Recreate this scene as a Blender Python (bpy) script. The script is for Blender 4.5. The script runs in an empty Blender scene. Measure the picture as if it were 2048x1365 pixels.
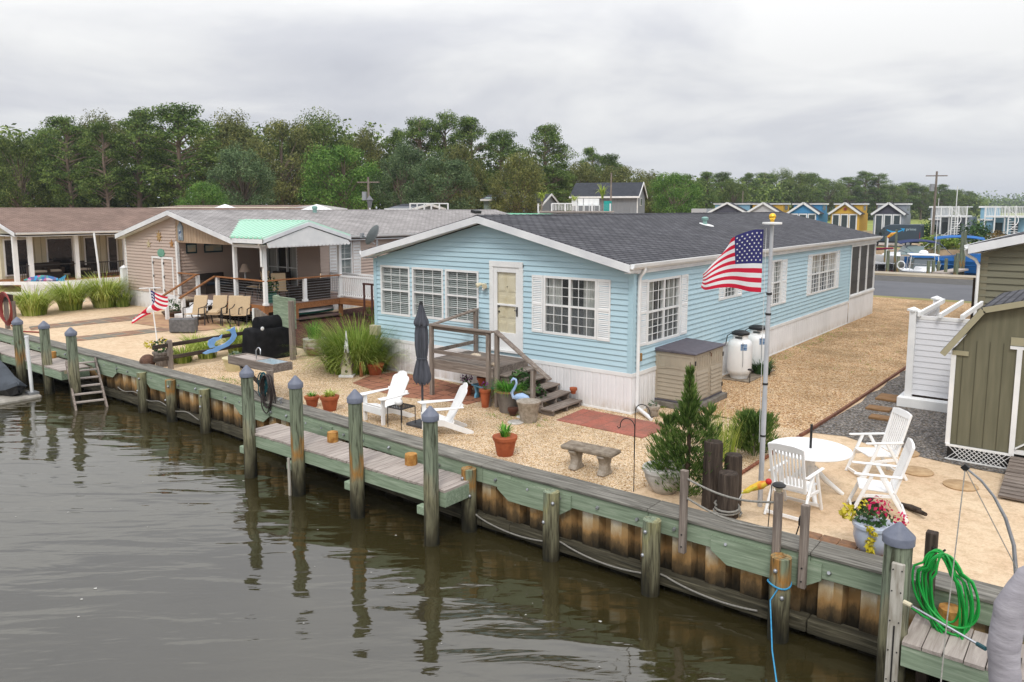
import bpy, bmesh, math, random
from mathutils import Vector, Matrix, Euler
R = math.radians
S = bpy.context.scene
COL = S.collection
random.seed(7)
rnd = random.uniform
OFF = {}

# ------------------------------------------------------------------ helpers
class MB:
    def __init__(s): s.v = []; s.f = []; s.m = []
    def add(s, vs, fs, mi=0):
        b = len(s.v); s.v += [tuple(v) for v in vs]
        for f in fs: s.f.append([b + i for i in f]); s.m.append(mi)
        return s
    def box(s, a, b, mi=0):
        (x0, y0, z0), (x1, y1, z1) = [[min(p, q) for p, q in zip(a, b)], [max(p, q) for p, q in zip(a, b)]]
        return s.add([(x0,y0,z0),(x1,y0,z0),(x1,y1,z0),(x0,y1,z0),(x0,y0,z1),(x1,y0,z1),(x1,y1,z1),(x0,y1,z1)],
                     [(0,3,2,1),(4,5,6,7),(0,1,5,4),(1,2,6,5),(2,3,7,6),(3,0,4,7)], mi)
    def cb(s, c, sz, rot=None, mi=0):
        rot = rot or Matrix.Identity(3)
        if isinstance(rot, tuple): rot = Euler([R(a) for a in rot]).to_matrix()
        c = Vector(c); h = [d/2 for d in sz]; vs = []
        for sx, sy, sz_ in ((-1,-1,-1),(1,-1,-1),(1,1,-1),(-1,1,-1),(-1,-1,1),(1,-1,1),(1,1,1),(-1,1,1)):
            vs.append(c + rot @ Vector((sx*h[0], sy*h[1], sz_*h[2])))
        return s.add(vs, [(0,3,2,1),(4,5,6,7),(0,1,5,4),(1,2,6,5),(2,3,7,6),(3,0,4,7)], mi)
    def beam(s, p, q, w, h, mi=0, up=(0,0,1)):
        p, q = Vector(p), Vector(q); d = (q-p); L = d.length; d.normalize(); u = Vector(up)
        if abs(d.dot(u)) > .99: u = Vector((1,0,0))
        sd = d.cross(u).normalized(); u2 = sd.cross(d)
        rot = Matrix((sd, d, u2)).transposed()
        return s.cb((p+q)/2, (w, L, h), rot, mi)
    def tube(s, pts, r, n=8, mi=0, cap=True):
        pts = [Vector(p) for p in pts]; N = len(pts); vs = []; fs = []; pu = None
        for i, p in enumerate(pts):
            d = (pts[min(i+1,N-1)] - pts[max(i-1,0)])
            if d.length < 1e-9: d = Vector((0,0,1))
            d.normalize()
            u = pu if pu is not None else (Vector((0,0,1)) if abs(d.z) < .9 else Vector((1,0,0)))
            u = (u - d*u.dot(d)).normalized(); pu = u; w = d.cross(u)
            rr = r[i] if isinstance(r, (list, tuple)) else r
            for k in range(n):
                a = 2*math.pi*k/n; vs.append(p + (u*math.cos(a) + w*math.sin(a))*rr)
        for i in range(N-1):
            for k in range(n):
                k2 = (k+1) % n; fs.append((i*n+k, i*n+k2, (i+1)*n+k2, (i+1)*n+k))
        if cap: fs.append(tuple(range(n-1,-1,-1))); fs.append(tuple((N-1)*n+k for k in range(n)))
        return s.add(vs, fs, mi)
    def cyl(s, c, r, h, n=16, mi=0, r2=None):
        c = Vector(c); return s.tube([c, c+Vector((0,0,h))], [r, r if r2 is None else r2], n, mi)
    def lathe(s, prof, c=(0,0,0), n=20, mi=0):
        vs = []; fs = []; N = len(prof)
        for r, z in prof:
            for k in range(n):
                a = 2*math.pi*k/n; vs.append((c[0]+r*math.cos(a), c[1]+r*math.sin(a), c[2]+z))
        for i in range(N-1):
            for k in range(n):
                k2 = (k+1) % n; fs.append((i*n+k, i*n+k2, (i+1)*n+k2, (i+1)*n+k))
        if prof[0][0] > 1e-4: fs.append(tuple(range(n-1,-1,-1)))
        if prof[-1][0] > 1e-4: fs.append(tuple((N-1)*n+k for k in range(n)))
        return s.add(vs, fs, mi)
    def prism(s, poly, f, a, b, mi=0):      # poly in 2-D, f(u,v,w) maps to 3-D
        n = len(poly)
        return s.add([f(u,v,a) for u,v in poly] + [f(u,v,b) for u,v in poly],
                     [tuple(range(n-1,-1,-1)), tuple(range(n,2*n))] + [(i,(i+1)%n,n+(i+1)%n,n+i) for i in range(n)], mi)
    def ball(s, c, r, n=10, mi=0, sc=(1,1,1)):
        prof = [(max(1e-5, r*math.sin(math.pi*i/n)), -r*math.cos(math.pi*i/n)) for i in range(n+1)]
        b = len(s.v); s.lathe(prof, (0,0,0), n+4, mi)
        for i in range(b, len(s.v)):
            x,y,z = s.v[i]; s.v[i] = (c[0]+x*sc[0], c[1]+y*sc[1], c[2]+z*sc[2])
        return s
    def xf(s, fn): s.v = [tuple(fn(Vector(v))) for v in s.v]; return s
    def build(s, name, mats, parent=None, smooth=None, bevel=0, label=None, fix=True):
        off = OFF.get(parent.name, Vector((0,0,0))) if parent else Vector((0,0,0))
        me = bpy.data.meshes.new(name)
        me.from_pydata([(v[0]-off.x, v[1]-off.y, v[2]-off.z) for v in s.v], [], s.f)
        if not isinstance(mats, (list, tuple)): mats = [mats]
        for m in mats: me.materials.append(m)
        if len(mats) > 1: me.polygons.foreach_set('material_index', s.m)
        if fix and len(s.f) < 4000:
            bm = bmesh.new(); bm.from_mesh(me); bmesh.ops.recalc_face_normals(bm, faces=bm.faces); bm.to_mesh(me); bm.free()
        me.update()
        if smooth:
            me.polygons.foreach_set('use_smooth', [True]*len(me.polygons)); me.set_sharp_from_angle(angle=R(smooth))
        o = bpy.data.objects.new(name, me); COL.objects.link(o)
        if parent: o.parent = parent; OFF[o.name] = off
        if bevel:
            md = o.modifiers.new('bevel', 'BEVEL'); md.width = bevel; md.segments = 1; md.limit_method = 'ANGLE'; md.angle_limit = R(50)
        if label: o['label'] = label
        return o

def tag(o, label, cat, group=None, kind=None):
    if label: o['label'] = label
    if cat: o['category'] = cat
    if group: o['group'] = group
    if kind: o['kind'] = kind
    return o
def thing(name, label, cat, loc=(0,0,0), rz=0, group=None, w=True):
    o = bpy.data.objects.new(name, None); COL.objects.link(o); o.location = loc; o.rotation_euler = (0,0,rz); o.empty_display_size = .2
    tag(o, label, cat, group)
    OFF[o.name] = Vector(loc) if w else Vector((0,0,0))
    return o
def copy_tree(o, parent=None):
    c = o.copy(); COL.objects.link(c)
    if parent: c.parent = parent
    for ch in [x for x in o.children]: copy_tree(ch, c)
    return c
def dup(o, loc, rz=None, label=None, sc=None, group=None):
    c = copy_tree(o); c.location = loc
    if rz is not None: c.rotation_euler = (0,0,rz)
    if sc is not None: c.scale = sc if isinstance(sc, tuple) else (sc,)*3
    if label: c['label'] = label
    if group: c['group'] = group
    return c
def struct(o): o['kind'] = 'structure'; return o
def sub(a, b, holes):                      # interval minus intervals
    out = [(a, b)]
    for h0, h1 in holes:
        nx = []
        for p, q in out:
            if h1 <= p or h0 >= q: nx.append((p, q))
            else:
                if h0 > p: nx.append((p, h0))
                if h1 < q: nx.append((h1, q))
        out = nx
    return out

# ------------------------------------------------------------------ materials
def C(h, k=1.0):
    h = h.lstrip('#'); o = []
    for i in (0,2,4):
        c = int(h[i:i+2],16)/255; o.append((c/12.92 if c <= .04045 else ((c+.055)/1.055)**2.4)*k)
    return tuple(o)+(1.0,)
class NT:
    def __init__(s, name):
        s.mat = bpy.data.materials.new(name); s.mat.use_nodes = True; s.t = s.mat.node_tree; s.n = s.t.nodes; s.l = s.t.links
        s.n.clear(); s.out = s.n.new('ShaderNodeOutputMaterial')
    def new(s, typ, **kw):
        n = s.n.new('ShaderNode'+typ)
        for k, v in kw.items():
            if k.startswith('i_'):
                key = k[2:].replace('_',' ')
                n.inputs[int(key) if key.isdigit() else key].default_value = v
            else: setattr(n, k, v)
        return n
    def link(s, a, b): s.l.new(a, b)
    def coord(s, which='Object', scale=(1,1,1), rot=(0,0,0), loc=(0,0,0)):
        tc = s.new('TexCoord'); mp = s.new('Mapping'); mp.inputs['Scale'].default_value = scale; mp.inputs['Rotation'].default_value = rot; mp.inputs['Location'].default_value = loc
        s.link(tc.outputs[which], mp.inputs[0]); return mp.outputs[0]
    def noise(s, v, scale, det=4, rough=.55, dist=0):
        n = s.new('TexNoise'); n.inputs['Scale'].default_value = scale; n.inputs['Detail'].default_value = det; n.inputs['Roughness'].default_value = rough; n.inputs['Distortion'].default_value = dist
        s.link(v, n.inputs['Vector']); return n.outputs['Fac']
    def ramp(s, fac, stops, interp='LINEAR'):
        n = s.new('ValToRGB'); e = n.color_ramp.elements; n.color_ramp.interpolation = interp
        while len(e) < len(stops): e.new(.5)
        for el, (p, c) in zip(e, stops): el.position = p; el.color = c
        s.link(fac, n.inputs[0]); return n.outputs[0]
    def mix(s, fac, a, b, mode='MIX'):
        n = s.new('Mix', data_type='RGBA', blend_type=mode)
        for sock, val in ((n.inputs[0], fac), (n.inputs[6], a), (n.inputs[7], b)):
            if hasattr(val, 'links') or hasattr(val, 'is_linked'): s.link(val, sock)
            else: sock.default_value = val
        return n.outputs[2]
    def math(s, op, a, b=None, c=None, clamp=False):
        n = s.new('Math', operation=op, use_clamp=clamp)
        for i, val in enumerate((a, b, c)):
            if val is None: continue
            if hasattr(val, 'is_linked'): s.link(val, n.inputs[i])
            else: n.inputs[i].default_value = val
        return n.outputs[0]
    def sep(s, v):
        n = s.new('SeparateXYZ'); s.link(v, n.inputs[0]); return n.outputs
    def island(s): return s.new('NewGeometry').outputs['Random Per Island']
    def bump(s, h, strength=.5, dist=.01):
        n = s.new('Bump'); n.inputs['Strength'].default_value = strength; n.inputs['Distance'].default_value = dist
        s.link(h, n.inputs['Height']); return n.outputs[0]
    def pbr(s, col, rough=.6, normal=None, metal=0, spec=.5, **kw):
        b = s.new('BsdfPrincipled')
        for key, val in (('Base Color', col), ('Roughness', rough), ('Metallic', metal), ('Specular IOR Level', spec)):
            if hasattr(val, 'is_linked'): s.link(val, b.inputs[key])
            else: b.inputs[key].default_value = val
        for k, v in kw.items(): b.inputs[k.replace('_',' ')].default_value = v
        if normal is not None: s.link(normal, b.inputs['Normal'])
        s.link(b.outputs[0], s.out.inputs[0]); return b
def M(name, c1, c2=None, sc=4, st=(1,1,1), rough=.6, bump=0, bd=.005, metal=0, spec=.4, isl=0, lo=.35, hi=.65, det=4):
    t = NT(name); c1 = C(c1) if isinstance(c1, str) else c1
    if c2 is None and not isl and not bump:
        v = t.coord(); f = t.noise(v, 9, 3)
        col = t.mix(f, tuple(x*.9 for x in c1[:3])+(1,), tuple(min(1, x*1.08) for x in c1[:3])+(1,))
        t.pbr(col, rough, None, metal, spec); return t.mat
    c2 = (C(c2) if isinstance(c2, str) else c2) if c2 is not None else tuple(x*.85 for x in c1[:3])+(1,)
    v = t.coord(scale=st); f = t.noise(v, sc, det)
    col = t.ramp(f, [(lo, c1), (hi, c2)])
    if isl:
        g = t.island(); k = t.math('MULTIPLY_ADD', g, isl, 1-isl*.6)
        col = t.mix(1.0, col, k, 'MULTIPLY')
    t.pbr(col, rough, t.bump(f, bump, bd) if bump else None, metal, spec); return t.mat
def leafmat(name, a, b, c, sc=1.2, objrand=0):
    t = NT(name); v = t.coord(scale=(1,1,1)); f = t.noise(v, sc, 2); g = t.island()
    k = t.math('ADD', t.math('MULTIPLY', f, .8), t.math('MULTIPLY', g, .45))
    col = t.ramp(k, [(.35, C(a)), (.6, C(b)), (.9, C(c))])
    if objrand:
        oi = t.new('ObjectInfo').outputs['Random']; hs = t.new('HueSaturation'); t.link(col, hs.inputs['Color'])
        t.link(t.math('ADD', t.math('MULTIPLY', oi, objrand), 1-objrand/2), hs.inputs['Value']); col = hs.outputs[0]
    b_ = t.pbr(col, .75, None, 0, .2); tr = t.new('BsdfTranslucent'); t.link(col, tr.inputs[0])
    mx = t.new('MixShader'); mx.inputs[0].default_value = .25
    t.link(b_.outputs[0], mx.inputs[1]); t.link(tr.outputs[0], mx.inputs[2]); t.link(mx.outputs[0], t.out.inputs[0]); return t.mat

# plain paints and metals
WHITE = M('white_vinyl', (.80,.80,.79,1), (.70,.71,.71,1), sc=2, rough=.45)
WHITE2 = M('white_plastic', (.84,.84,.83,1), (.76,.76,.75,1), sc=3, rough=.35, spec=.5)
def m_skirt():
    t = NT('white_skirting'); v = t.coord(); n = t.noise(t.coord(scale=(1,1,.5)), 1.3, 4); n2 = t.noise(t.coord(scale=(3,3,1)), 2.2, 5, .7)
    col = t.ramp(n, [(.4,(.76,.76,.77,1)),(.8,(.64,.64,.64,1))]); z = t.sep(v)[2]      # soil splashed up from the gravel
    k = t.math('MULTIPLY', t.math('SUBTRACT', 1.0, t.math('MULTIPLY', z, 3.2), clamp=True), t.ramp(n2, [(.35,(0,0,0,1)),(.7,(.75,.75,.75,1))])); t.pbr(t.mix(k, col, C('#a08e72')), .55, None, 0, .4); return t.mat
SKIRT = m_skirt()
TRIM = M('white_trim', (.76,.77,.78,1), (.64,.65,.67,1), sc=1.5, rough=.5)
BLACK = M('black_plastic', (.012,.012,.013,1), rough=.45)
DARKMET = M('dark_metal', (.03,.028,.027,1), rough=.5, metal=.3)
CHROME = M('brushed_steel', (.62,.63,.65,1), rough=.25, metal=1)
ALU = M('grey_aluminium', (.42,.43,.45,1), (.33,.34,.36,1), sc=5, rough=.42, metal=.7)
GOLD = M('gold_metal', (.85,.52,.06,1), rough=.25, metal=.9)
GREYROPE = M('rope_grey', (.27,.26,.23,1), (.18,.17,.15,1), sc=40, rough=.9)
OLDWHITE = M('weathered_white', '#b9b5ab', '#8f887b', sc=4, st=(5,5,.8), rough=.8, lo=.4, hi=.7)
HOSEG = M('green_hose', (.012,.36,.055,1), (.01,.27,.04,1), sc=8, rough=.35)
HOSEK = M('dark_hose', (.035,.025,.022,1), rough=.45)
HOSEB = M('teal_hose', (.01,.07,.085,1), rough=.45)
HOSER = M('red_hose', (.25,.035,.025,1), rough=.5)
BLUEROPE = M('blue_rope', (.03,.22,.42,1), (.05,.30,.5,1), sc=30, rough=.8)
TERRA = M('terracotta', '#a85a36', '#8b4526', sc=5, rough=.85, bump=.2)
SOIL = M('potting_soil', (.035,.022,.015,1), (.07,.045,.03,1), sc=30, rough=.95, bump=.6)
CONC = M('cast_stone', '#8d8273', '#665a4c', sc=7, rough=.9, bump=.5, bd=.01)
CONCL = M('pale_stone', '#a59c90', '#857a6c', sc=14, rough=.9, bump=.4)
def woodmat(name, c1, c2, c3, axis, isl=.3, rough=.85, sc=1.0):
    st = {'x':(.9,14,14),'y':(14,.9,14),'z':(14,14,.9)}[axis]
    t = NT(name); v = t.coord(scale=tuple(x*sc for x in st)); f = t.noise(v, 1.6, 6, .65, .6); v2 = t.coord(); f2 = t.noise(v2, 2.2, 3)
    col = t.ramp(f, [(.3, C(c1)), (.52, C(c2)), (.72, C(c3))])
    k = t.math('MULTIPLY_ADD', t.island(), isl, 1-isl*.6)
    col = t.mix(1.0, col, k, 'MULTIPLY'); col = t.mix(t.math('MULTIPLY', f2, .35), col, C(c1))
    t.pbr(col, rough, t.bump(f, .5, .006), 0, .25); return t.mat
DECKW = {a: woodmat('weathered_boards_'+a, '#8c817a', '#aaa098', '#beb5ab', a, .22) for a in 'xy'}
GREYW = {a: woodmat('grey_timber_'+a, '#5a5049', '#857a71', '#a89e95', a, .25) for a in 'xyz'}
CAPW = {a: woodmat('bulkhead_cap_'+a, '#4b4943', '#7d7a72', '#a39f96', a, .25) for a in 'xy'}
GREENW = {a: woodmat('treated_green_'+a, '#6f7d68', '#8d9d86', '#adb8a3', a, .25) for a in 'xyz'}
BROWNW = {a: woodmat('brown_deck_'+a, '#6a4429', '#93643f', '#ab7b52', a, .2) for a in 'xyz'}
DARKW = {a: woodmat('dark_timber_'+a, '#221c18', '#433931', '#675b51', a, .2) for a in 'xyz'}
WETW = woodmat('wet_beam', '#25231b', '#4a4638', '#78725f', 'x', .2)

def pilingmat(name, seed, top, mid):
    t = NT(name); v = t.coord(scale=(9,9,.7), loc=(seed,seed*2,0)); f = t.noise(v, 2.0, 6, .65, .8)
    z = t.sep(t.coord())[2]; f2 = t.noise(t.coord(scale=(3,3,.8), loc=(seed*3,0,seed)), 1.5, 3)
    zz = t.math('ADD', z, t.math('MULTIPLY', t.math('SUBTRACT', f2, .5), 1.5))
    base = t.ramp(t.math('MULTIPLY', zz, .4545), [(0,C('#2b2a20')),(.14,C('#4a4636')),(.24,C('#6d6a56')),(.36,C('#86836a')),(.46,C(mid)),(.58,C(top)),(1,C('#7d8674'))])
    g = t.ramp(f, [(.36,(.25,.23,.2,1)),(.5,(.8,.8,.78,1)),(.7,(1.25,1.22,1.15,1))])
    col = t.mix(1.0, base, g, 'MULTIPLY'); t.pbr(col, .85, t.bump(f, .7, .012), 0, .25); return t.mat
PIL = [pilingmat('piling_wood_%s' % a, i*1.7, tp, md) for i, (a, tp, md) in enumerate((('olive','#858f7c','#93907a'),('rust','#7f8872','#a67a42'),('pale','#86927e','#97946f')))]
def glassmat(name, tint=(.93,.95,.95), refl=1.0):
    t = NT(name); lw = t.new('LayerWeight'); lw.inputs[0].default_value = .5; fr = t.math('MULTIPLY_ADD', t.math('POWER', lw.outputs['Facing'], 4.0), .85, .06)
    tr = t.new('BsdfTransparent'); tr.inputs[0].default_value = tint+(1,); gl = t.new('BsdfGlossy'); gl.inputs['Roughness'].default_value = .03; gl.inputs[0].default_value = (refl,)*3+(1,)
    mx = t.new('MixShader'); t.link(fr, mx.inputs[0]); t.link(tr.outputs[0], mx.inputs[1]); t.link(gl.outputs[0], mx.inputs[2]); t.link(mx.outputs[0], t.out.inputs[0]); return t.mat
GLASS = glassmat('window_glass')
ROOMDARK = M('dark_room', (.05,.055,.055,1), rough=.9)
BLIND = M('blind_slats', (.44,.47,.45,1), rough=.6)
CURTAIN = M('curtain_cloth', (.55,.55,.52,1), (.35,.35,.33,1), sc=2, st=(14,14,.3), rough=.9)
SCREEN = M('insect_screen', (.05,.052,.058,1), (.035,.036,.04,1), sc=120, rough=.7)

def siding_mat(name, c, k=.08):
    t = NT(name); c = C(c); f = t.noise(t.coord(scale=(1,1,3)), 1.1, 4); g = t.noise(t.coord(scale=(.6,.6,60)), 3, 2)
    col = t.mix(f, tuple(x*(1-k) for x in c[:3])+(1,), tuple(min(1,x*(1+k)) for x in c[:3])+(1,)); col = t.mix(t.math('MULTIPLY', g, .12), col, (.3,.33,.33,1))
    t.pbr(col, .55, None, 0, .35); return t.mat
def shingle_mat(name, a, b, c, rot=0, w=.30, h=.14, slope=1.03, swap=True):
    t = NT(name); s = t.sep(t.coord()); cb = t.new('CombineXYZ')
    t.link(s[1 if swap else 0], cb.inputs[0]); t.link(t.math('MULTIPLY', s[0 if swap else 1], slope), cb.inputs[1])
    br = t.new('TexBrick', offset=.5); t.link(cb.outputs[0], br.inputs['Vector'])
    br.inputs['Scale'].default_value = 1; br.inputs['Brick Width'].default_value = w; br.inputs['Row Height'].default_value = h; br.inputs['Mortar Size'].default_value = .022; br.inputs['Mortar Smooth'].default_value = .3; br.inputs['Bias'].default_value = 0
    br.inputs['Color1'].default_value = C(a); br.inputs['Color2'].default_value = C(b); br.inputs['Mortar'].default_value = C(c)
    n = t.noise(t.coord(), 1.1, 6, .7); n2 = t.noise(t.coord(), 60, 2)
    col = t.mix(1.0, br.outputs['Color'], t.ramp(n, [(.3,(.72,.72,.72,1)),(.7,(1.2,1.2,1.2,1))]), 'MULTIPLY')
    col = t.mix(1.0, col, t.ramp(n2, [(.3,(.8,.8,.8,1)),(.7,(1.15,1.15,1.15,1))]), 'MULTIPLY')
    t.pbr(col, .9, t.bump(br.outputs['Fac'], -.5, .01), 0, .2); return t.mat
BLUE = siding_mat('blue_siding', '#b0ccd7'); BLUETRIM = siding_mat('blue_trim', '#a9c8d4', .03)
TAN = siding_mat('tan_siding', '#b9a598'); OLIVE = siding_mat('olive_siding', '#6d6a55'); OLIVE2 = M('olive_panel', '#6e6b57', '#62604d', sc=2, st=(6,6,.5), rough=.75, bump=.1)
WHITES = siding_mat('white_siding', '#d9dade', .03)
CREAM = siding_mat('cream_siding', '#c9c2a8')
ROOFDARK = shingle_mat('charcoal_shingles', '#5e5e62', '#4d4d52', '#26262a')
ROOFGREY = shingle_mat('grey_shingles', '#a39f9d', '#918d8b', '#7a7674')
ROOFBROWN = shingle_mat('brown_shingles', '#8d776b', '#7d685d', '#63524a')
ROOFTOP = shingle_mat('slate_shingles', '#45484e', '#3d4046', '#303238', swap=False)
GREENMETAL = M('green_metal_roof', '#84c2a5', '#93ccb1', sc=.8, rough=.35, spec=.5)
# ------------------------------------------------------------------ camera, sky, sun
CAM = Vector((8.156, -14.69, 4.5)); YAW = .6631; PITCH = .127
cam = bpy.data.cameras.new('camera'); co = bpy.data.objects.new('camera', cam); COL.objects.link(co); S.camera = co
co.location = CAM; co.rotation_euler = (R(90)-PITCH, 0, YAW)
cam.sensor_width = 36; cam.lens = 36*1545/2048; cam.shift_y = -.03296; cam.clip_end = 6000; cam.clip_start = .1
def far(px, d, z=0.0):          # ground position of something seen at bearing px, d metres ahead
    X = (px-1024)/1545*d
    return Vector((CAM.x + X*math.cos(YAW) - d*math.sin(YAW), CAM.y + X*math.sin(YAW) + d*math.cos(YAW), z))
def hgt(py, d): return 4.5 + (418-py)/1545*d     # height of something seen at row py, d metres ahead
S.view_settings.view_transform = 'Standard'; S.view_settings.look = 'None'; S.view_settings.exposure = .12; S.view_settings.gamma = 1
S.render.engine = 'CYCLES'
S.cycles.max_bounces = 6; S.cycles.transparent_max_bounces = 12; S.cycles.caustics_reflective = False; S.cycles.caustics_refractive = False
W = bpy.data.worlds.new('World'); S.world = W; W.use_nodes = True
nt = W.node_tree; N = nt.nodes; L = nt.links; N.clear()
def nn(t, **k):
    n = N.new('ShaderNode'+t)
    for a, b in k.items(): setattr(n, a, b)
    return n
SUN_EL, SUN_AZ = R(50), R(152)     # azimuth measured clockwise from +y
sky = nn('TexSky', sky_type='NISHITA', sun_disc=False, sun_elevation=SUN_EL, sun_rotation=SUN_AZ, air_density=1.0, dust_density=3.0, ozone_density=1.0)
bg1 = nn('Background'); bg1.inputs[1].default_value = .06; L.new(sky.outputs[0], bg1.inputs[0])
tc = nn('TexCoord'); sp = nn('SeparateXYZ'); L.new(tc.outputs['Generated'], sp.inputs[0])
def wm(op, a, b=None, c=None, clamp=False):
    n = nn('Math', operation=op, use_clamp=clamp)
    for i, v in enumerate((a, b, c)):
        if v is None: continue
        if hasattr(v, 'is_linked'): L.new(v, n.inputs[i])
        else: n.inputs[i].default_value = v
    return n.outputs[0]
zc = wm('MAXIMUM', sp.outputs[2], 0.0); inv = wm('DIVIDE', 1.0, wm('ADD', zc, .16))
cb = nn('CombineXYZ'); L.new(wm('MULTIPLY', sp.outputs[0], inv), cb.inputs[0]); L.new(wm('MULTIPLY', sp.outputs[1], inv), cb.inputs[1]); L.new(wm('MULTIPLY', zc, 2.5), cb.inputs[2])
mp = nn('Mapping'); L.new(cb.outputs[0], mp.inputs[0]); mp.inputs['Rotation'].default_value = (0,0,R(25)); mp.inputs['Location'].default_value = (3.1,1.7,0)
n1 = nn('TexNoise'); n1.inputs['Scale'].default_value = .85; n1.inputs['Detail'].default_value = 9; n1.inputs['Roughness'].default_value = .52; n1.inputs['Distortion'].default_value = .35; L.new(mp.outputs[0], n1.inputs['Vector'])
n2 = nn('TexNoise'); n2.inputs['Scale'].default_value = .22; n2.inputs['Detail'].default_value = 3; L.new(mp.outputs[0], n2.inputs['Vector'])
f = wm('ADD', wm('MULTIPLY', n1.outputs[0], .62), wm('MULTIPLY', n2.outputs[0], .38))
rp = nn('ValToRGB'); e = rp.color_ramp.elements
for (p, c) in ((.39,(.64,.655,.71,1)),(.46,(.74,.75,.79,1)),(.51,(.86,.865,.88,1)),(.58,(.98,.98,.975,1))):
    x = e.new(p); x.color = c
e.remove(e[0]); e.remove(e[-1])
L.new(f, rp.inputs[0])
# low cloud near the horizon is a little bluer and more even
hz = nn('Mix', data_type='RGBA'); L.new(wm('MULTIPLY', zc, 9.0, clamp=True), hz.inputs[0]); hz.inputs[6].default_value = (.72,.745,.79,1); L.new(rp.outputs[0], hz.inputs[7])
bg2 = nn('Background'); L.new(hz.outputs[2], bg2.inputs[0])
# an overcast sky is about three times as bright overhead as at the horizon
L.new(wm('MULTIPLY_ADD', wm('MAXIMUM', wm('SUBTRACT', zc, .17), 0), 1.75, .93), bg2.inputs[1])
ms = nn('MixShader'); ms.inputs[0].default_value = .92; L.new(bg1.outputs[0], ms.inputs[1]); L.new(bg2.outputs[0], ms.inputs[2])
wo = nn('OutputWorld'); L.new(ms.outputs[0], wo.inputs[0])
sl = bpy.data.lights.new('sun', 'SUN'); sl.energy = 1.5; sl.angle = R(15); sl.color = (1,.965,.91)
so = bpy.data.objects.new('sun', sl); COL.objects.link(so)
sd = Vector((math.sin(SUN_AZ)*math.cos(SUN_EL), math.cos(SUN_AZ)*math.cos(SUN_EL), math.sin(SUN_EL)))
so.rotation_euler = sd.to_track_quat('Z', 'Y').to_euler()

# ------------------------------------------------------------------ ground materials
def m_gravel(name, stops, sc=48, patch=None, bump=.9, edge=(.55,.45,.34,1)):
    t = NT(name); v = t.coord(); vo = t.new('TexVoronoi'); vo.inputs['Scale'].default_value = sc; t.link(v, vo.inputs['Vector'])
    s = t.new('SeparateColor'); t.link(vo.outputs['Color'], s.inputs[0]); col = t.ramp(s.outputs[0], stops)
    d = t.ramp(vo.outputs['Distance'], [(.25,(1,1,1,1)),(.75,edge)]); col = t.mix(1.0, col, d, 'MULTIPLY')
    n = t.noise(v, .9, 6, .65); col = t.mix(1.0, col, t.ramp(n, [(.28,(.76,.72,.66,1)),(.5,(1.0,.99,.98,1)),(.7,(1.10,1.09,1.08,1))]), 'MULTIPLY')
    n3 = t.noise(v, 7, 3, .6); col = t.mix(1.0, col, t.ramp(n3, [(.3,(.86,.85,.84,1)),(.65,(1.06,1.06,1.06,1))]), 'MULTIPLY')
    if patch:
        y = t.sep(v)[1]; k = t.math('MULTIPLY', t.ramp(t.noise(v, .55, 5, .7), [(.42,(0,0,0,1)),(.60,(1,1,1,1))]), t.math('MULTIPLY_ADD', y, .15, -.2, clamp=True))
        col = t.mix(t.math('MULTIPLY', k, .5), col, patch)
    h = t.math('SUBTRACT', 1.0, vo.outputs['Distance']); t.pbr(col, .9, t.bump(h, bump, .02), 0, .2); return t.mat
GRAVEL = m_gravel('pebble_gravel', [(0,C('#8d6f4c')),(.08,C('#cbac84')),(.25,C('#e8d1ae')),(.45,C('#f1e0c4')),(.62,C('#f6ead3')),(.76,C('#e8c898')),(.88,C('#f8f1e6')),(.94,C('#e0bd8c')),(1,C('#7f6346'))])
GRAVEL2 = m_gravel('side_gravel', [(0,C('#7e5f3f')),(.12,C('#b98f63')),(.3,C('#d9b98c')),(.5,C('#e6cfa9')),(.7,C('#efe2cb')),(.86,C('#cfa377')),(1,C('#755a40'))], sc=36, patch=C('#6a5738'))
GREYG = m_gravel('grey_gravel', [(0,C('#4d4d4e')),(.3,C('#6f6f70')),(.6,C('#858483')),(.85,C('#a19e9a')),(1,C('#5c5a57'))], sc=26)
MULCH = m_gravel('red_mulch', [(0,C('#33201b')),(.4,C('#4d302a')),(.7,C('#5e3c34')),(1,C('#744f43'))], sc=22)
def m_sand(name, a, b):
    t = NT(name); v = t.coord(); n = t.noise(v, .8, 7, .65); n2 = t.noise(v, 26, 4, .7); n3 = t.noise(v, 5, 4, .7)
    col = t.ramp(n, [(.3, C(a)), (.7, C(b))]); col = t.mix(1.0, col, t.ramp(n2, [(.3,(.84,.82,.8,1)),(.65,(1.07,1.07,1.07,1))]), 'MULTIPLY')
    col = t.mix(1.0, col, t.ramp(n3, [(.3,(.80,.77,.72,1)),(.55,(1.04,1.04,1.04,1))]), 'MULTIPLY')
    t.pbr(col, .95, t.bump(t.math('ADD', t.math('MULTIPLY', n2, .4), n3), .8, .05), 0, .15); return t.mat
SAND = m_sand('sand', '#c9ae90', '#d8c3a5')
def m_road():
    t = NT('asphalt'); v = t.coord(); n = t.noise(v, .35, 5, .6); n2 = t.noise(v, 60, 2)
    col = t.ramp(n, [(.3, C('#55565a')), (.7, C('#626367'))]); col = t.mix(1.0, col, t.ramp(n2, [(.3,(.8,.8,.8,1)),(.7,(1.2,1.2,1.2,1))]), 'MULTIPLY'); t.pbr(col, .85, None, 0, .3); return t.mat
ROAD = m_road(); SHOULDER = M('shoulder_gravel', '#3f3e3d', '#5d5b58', sc=9, st=(.25,1,1), rough=.95, det=8)
FIELD = M('meadow', '#6f7a2e', '#8b9440', sc=.05, rough=.95, det=8)
GRASSY = M('verge', '#5d6a35', '#9a8a5a', sc=.25, rough=.95, det=8)
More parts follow.
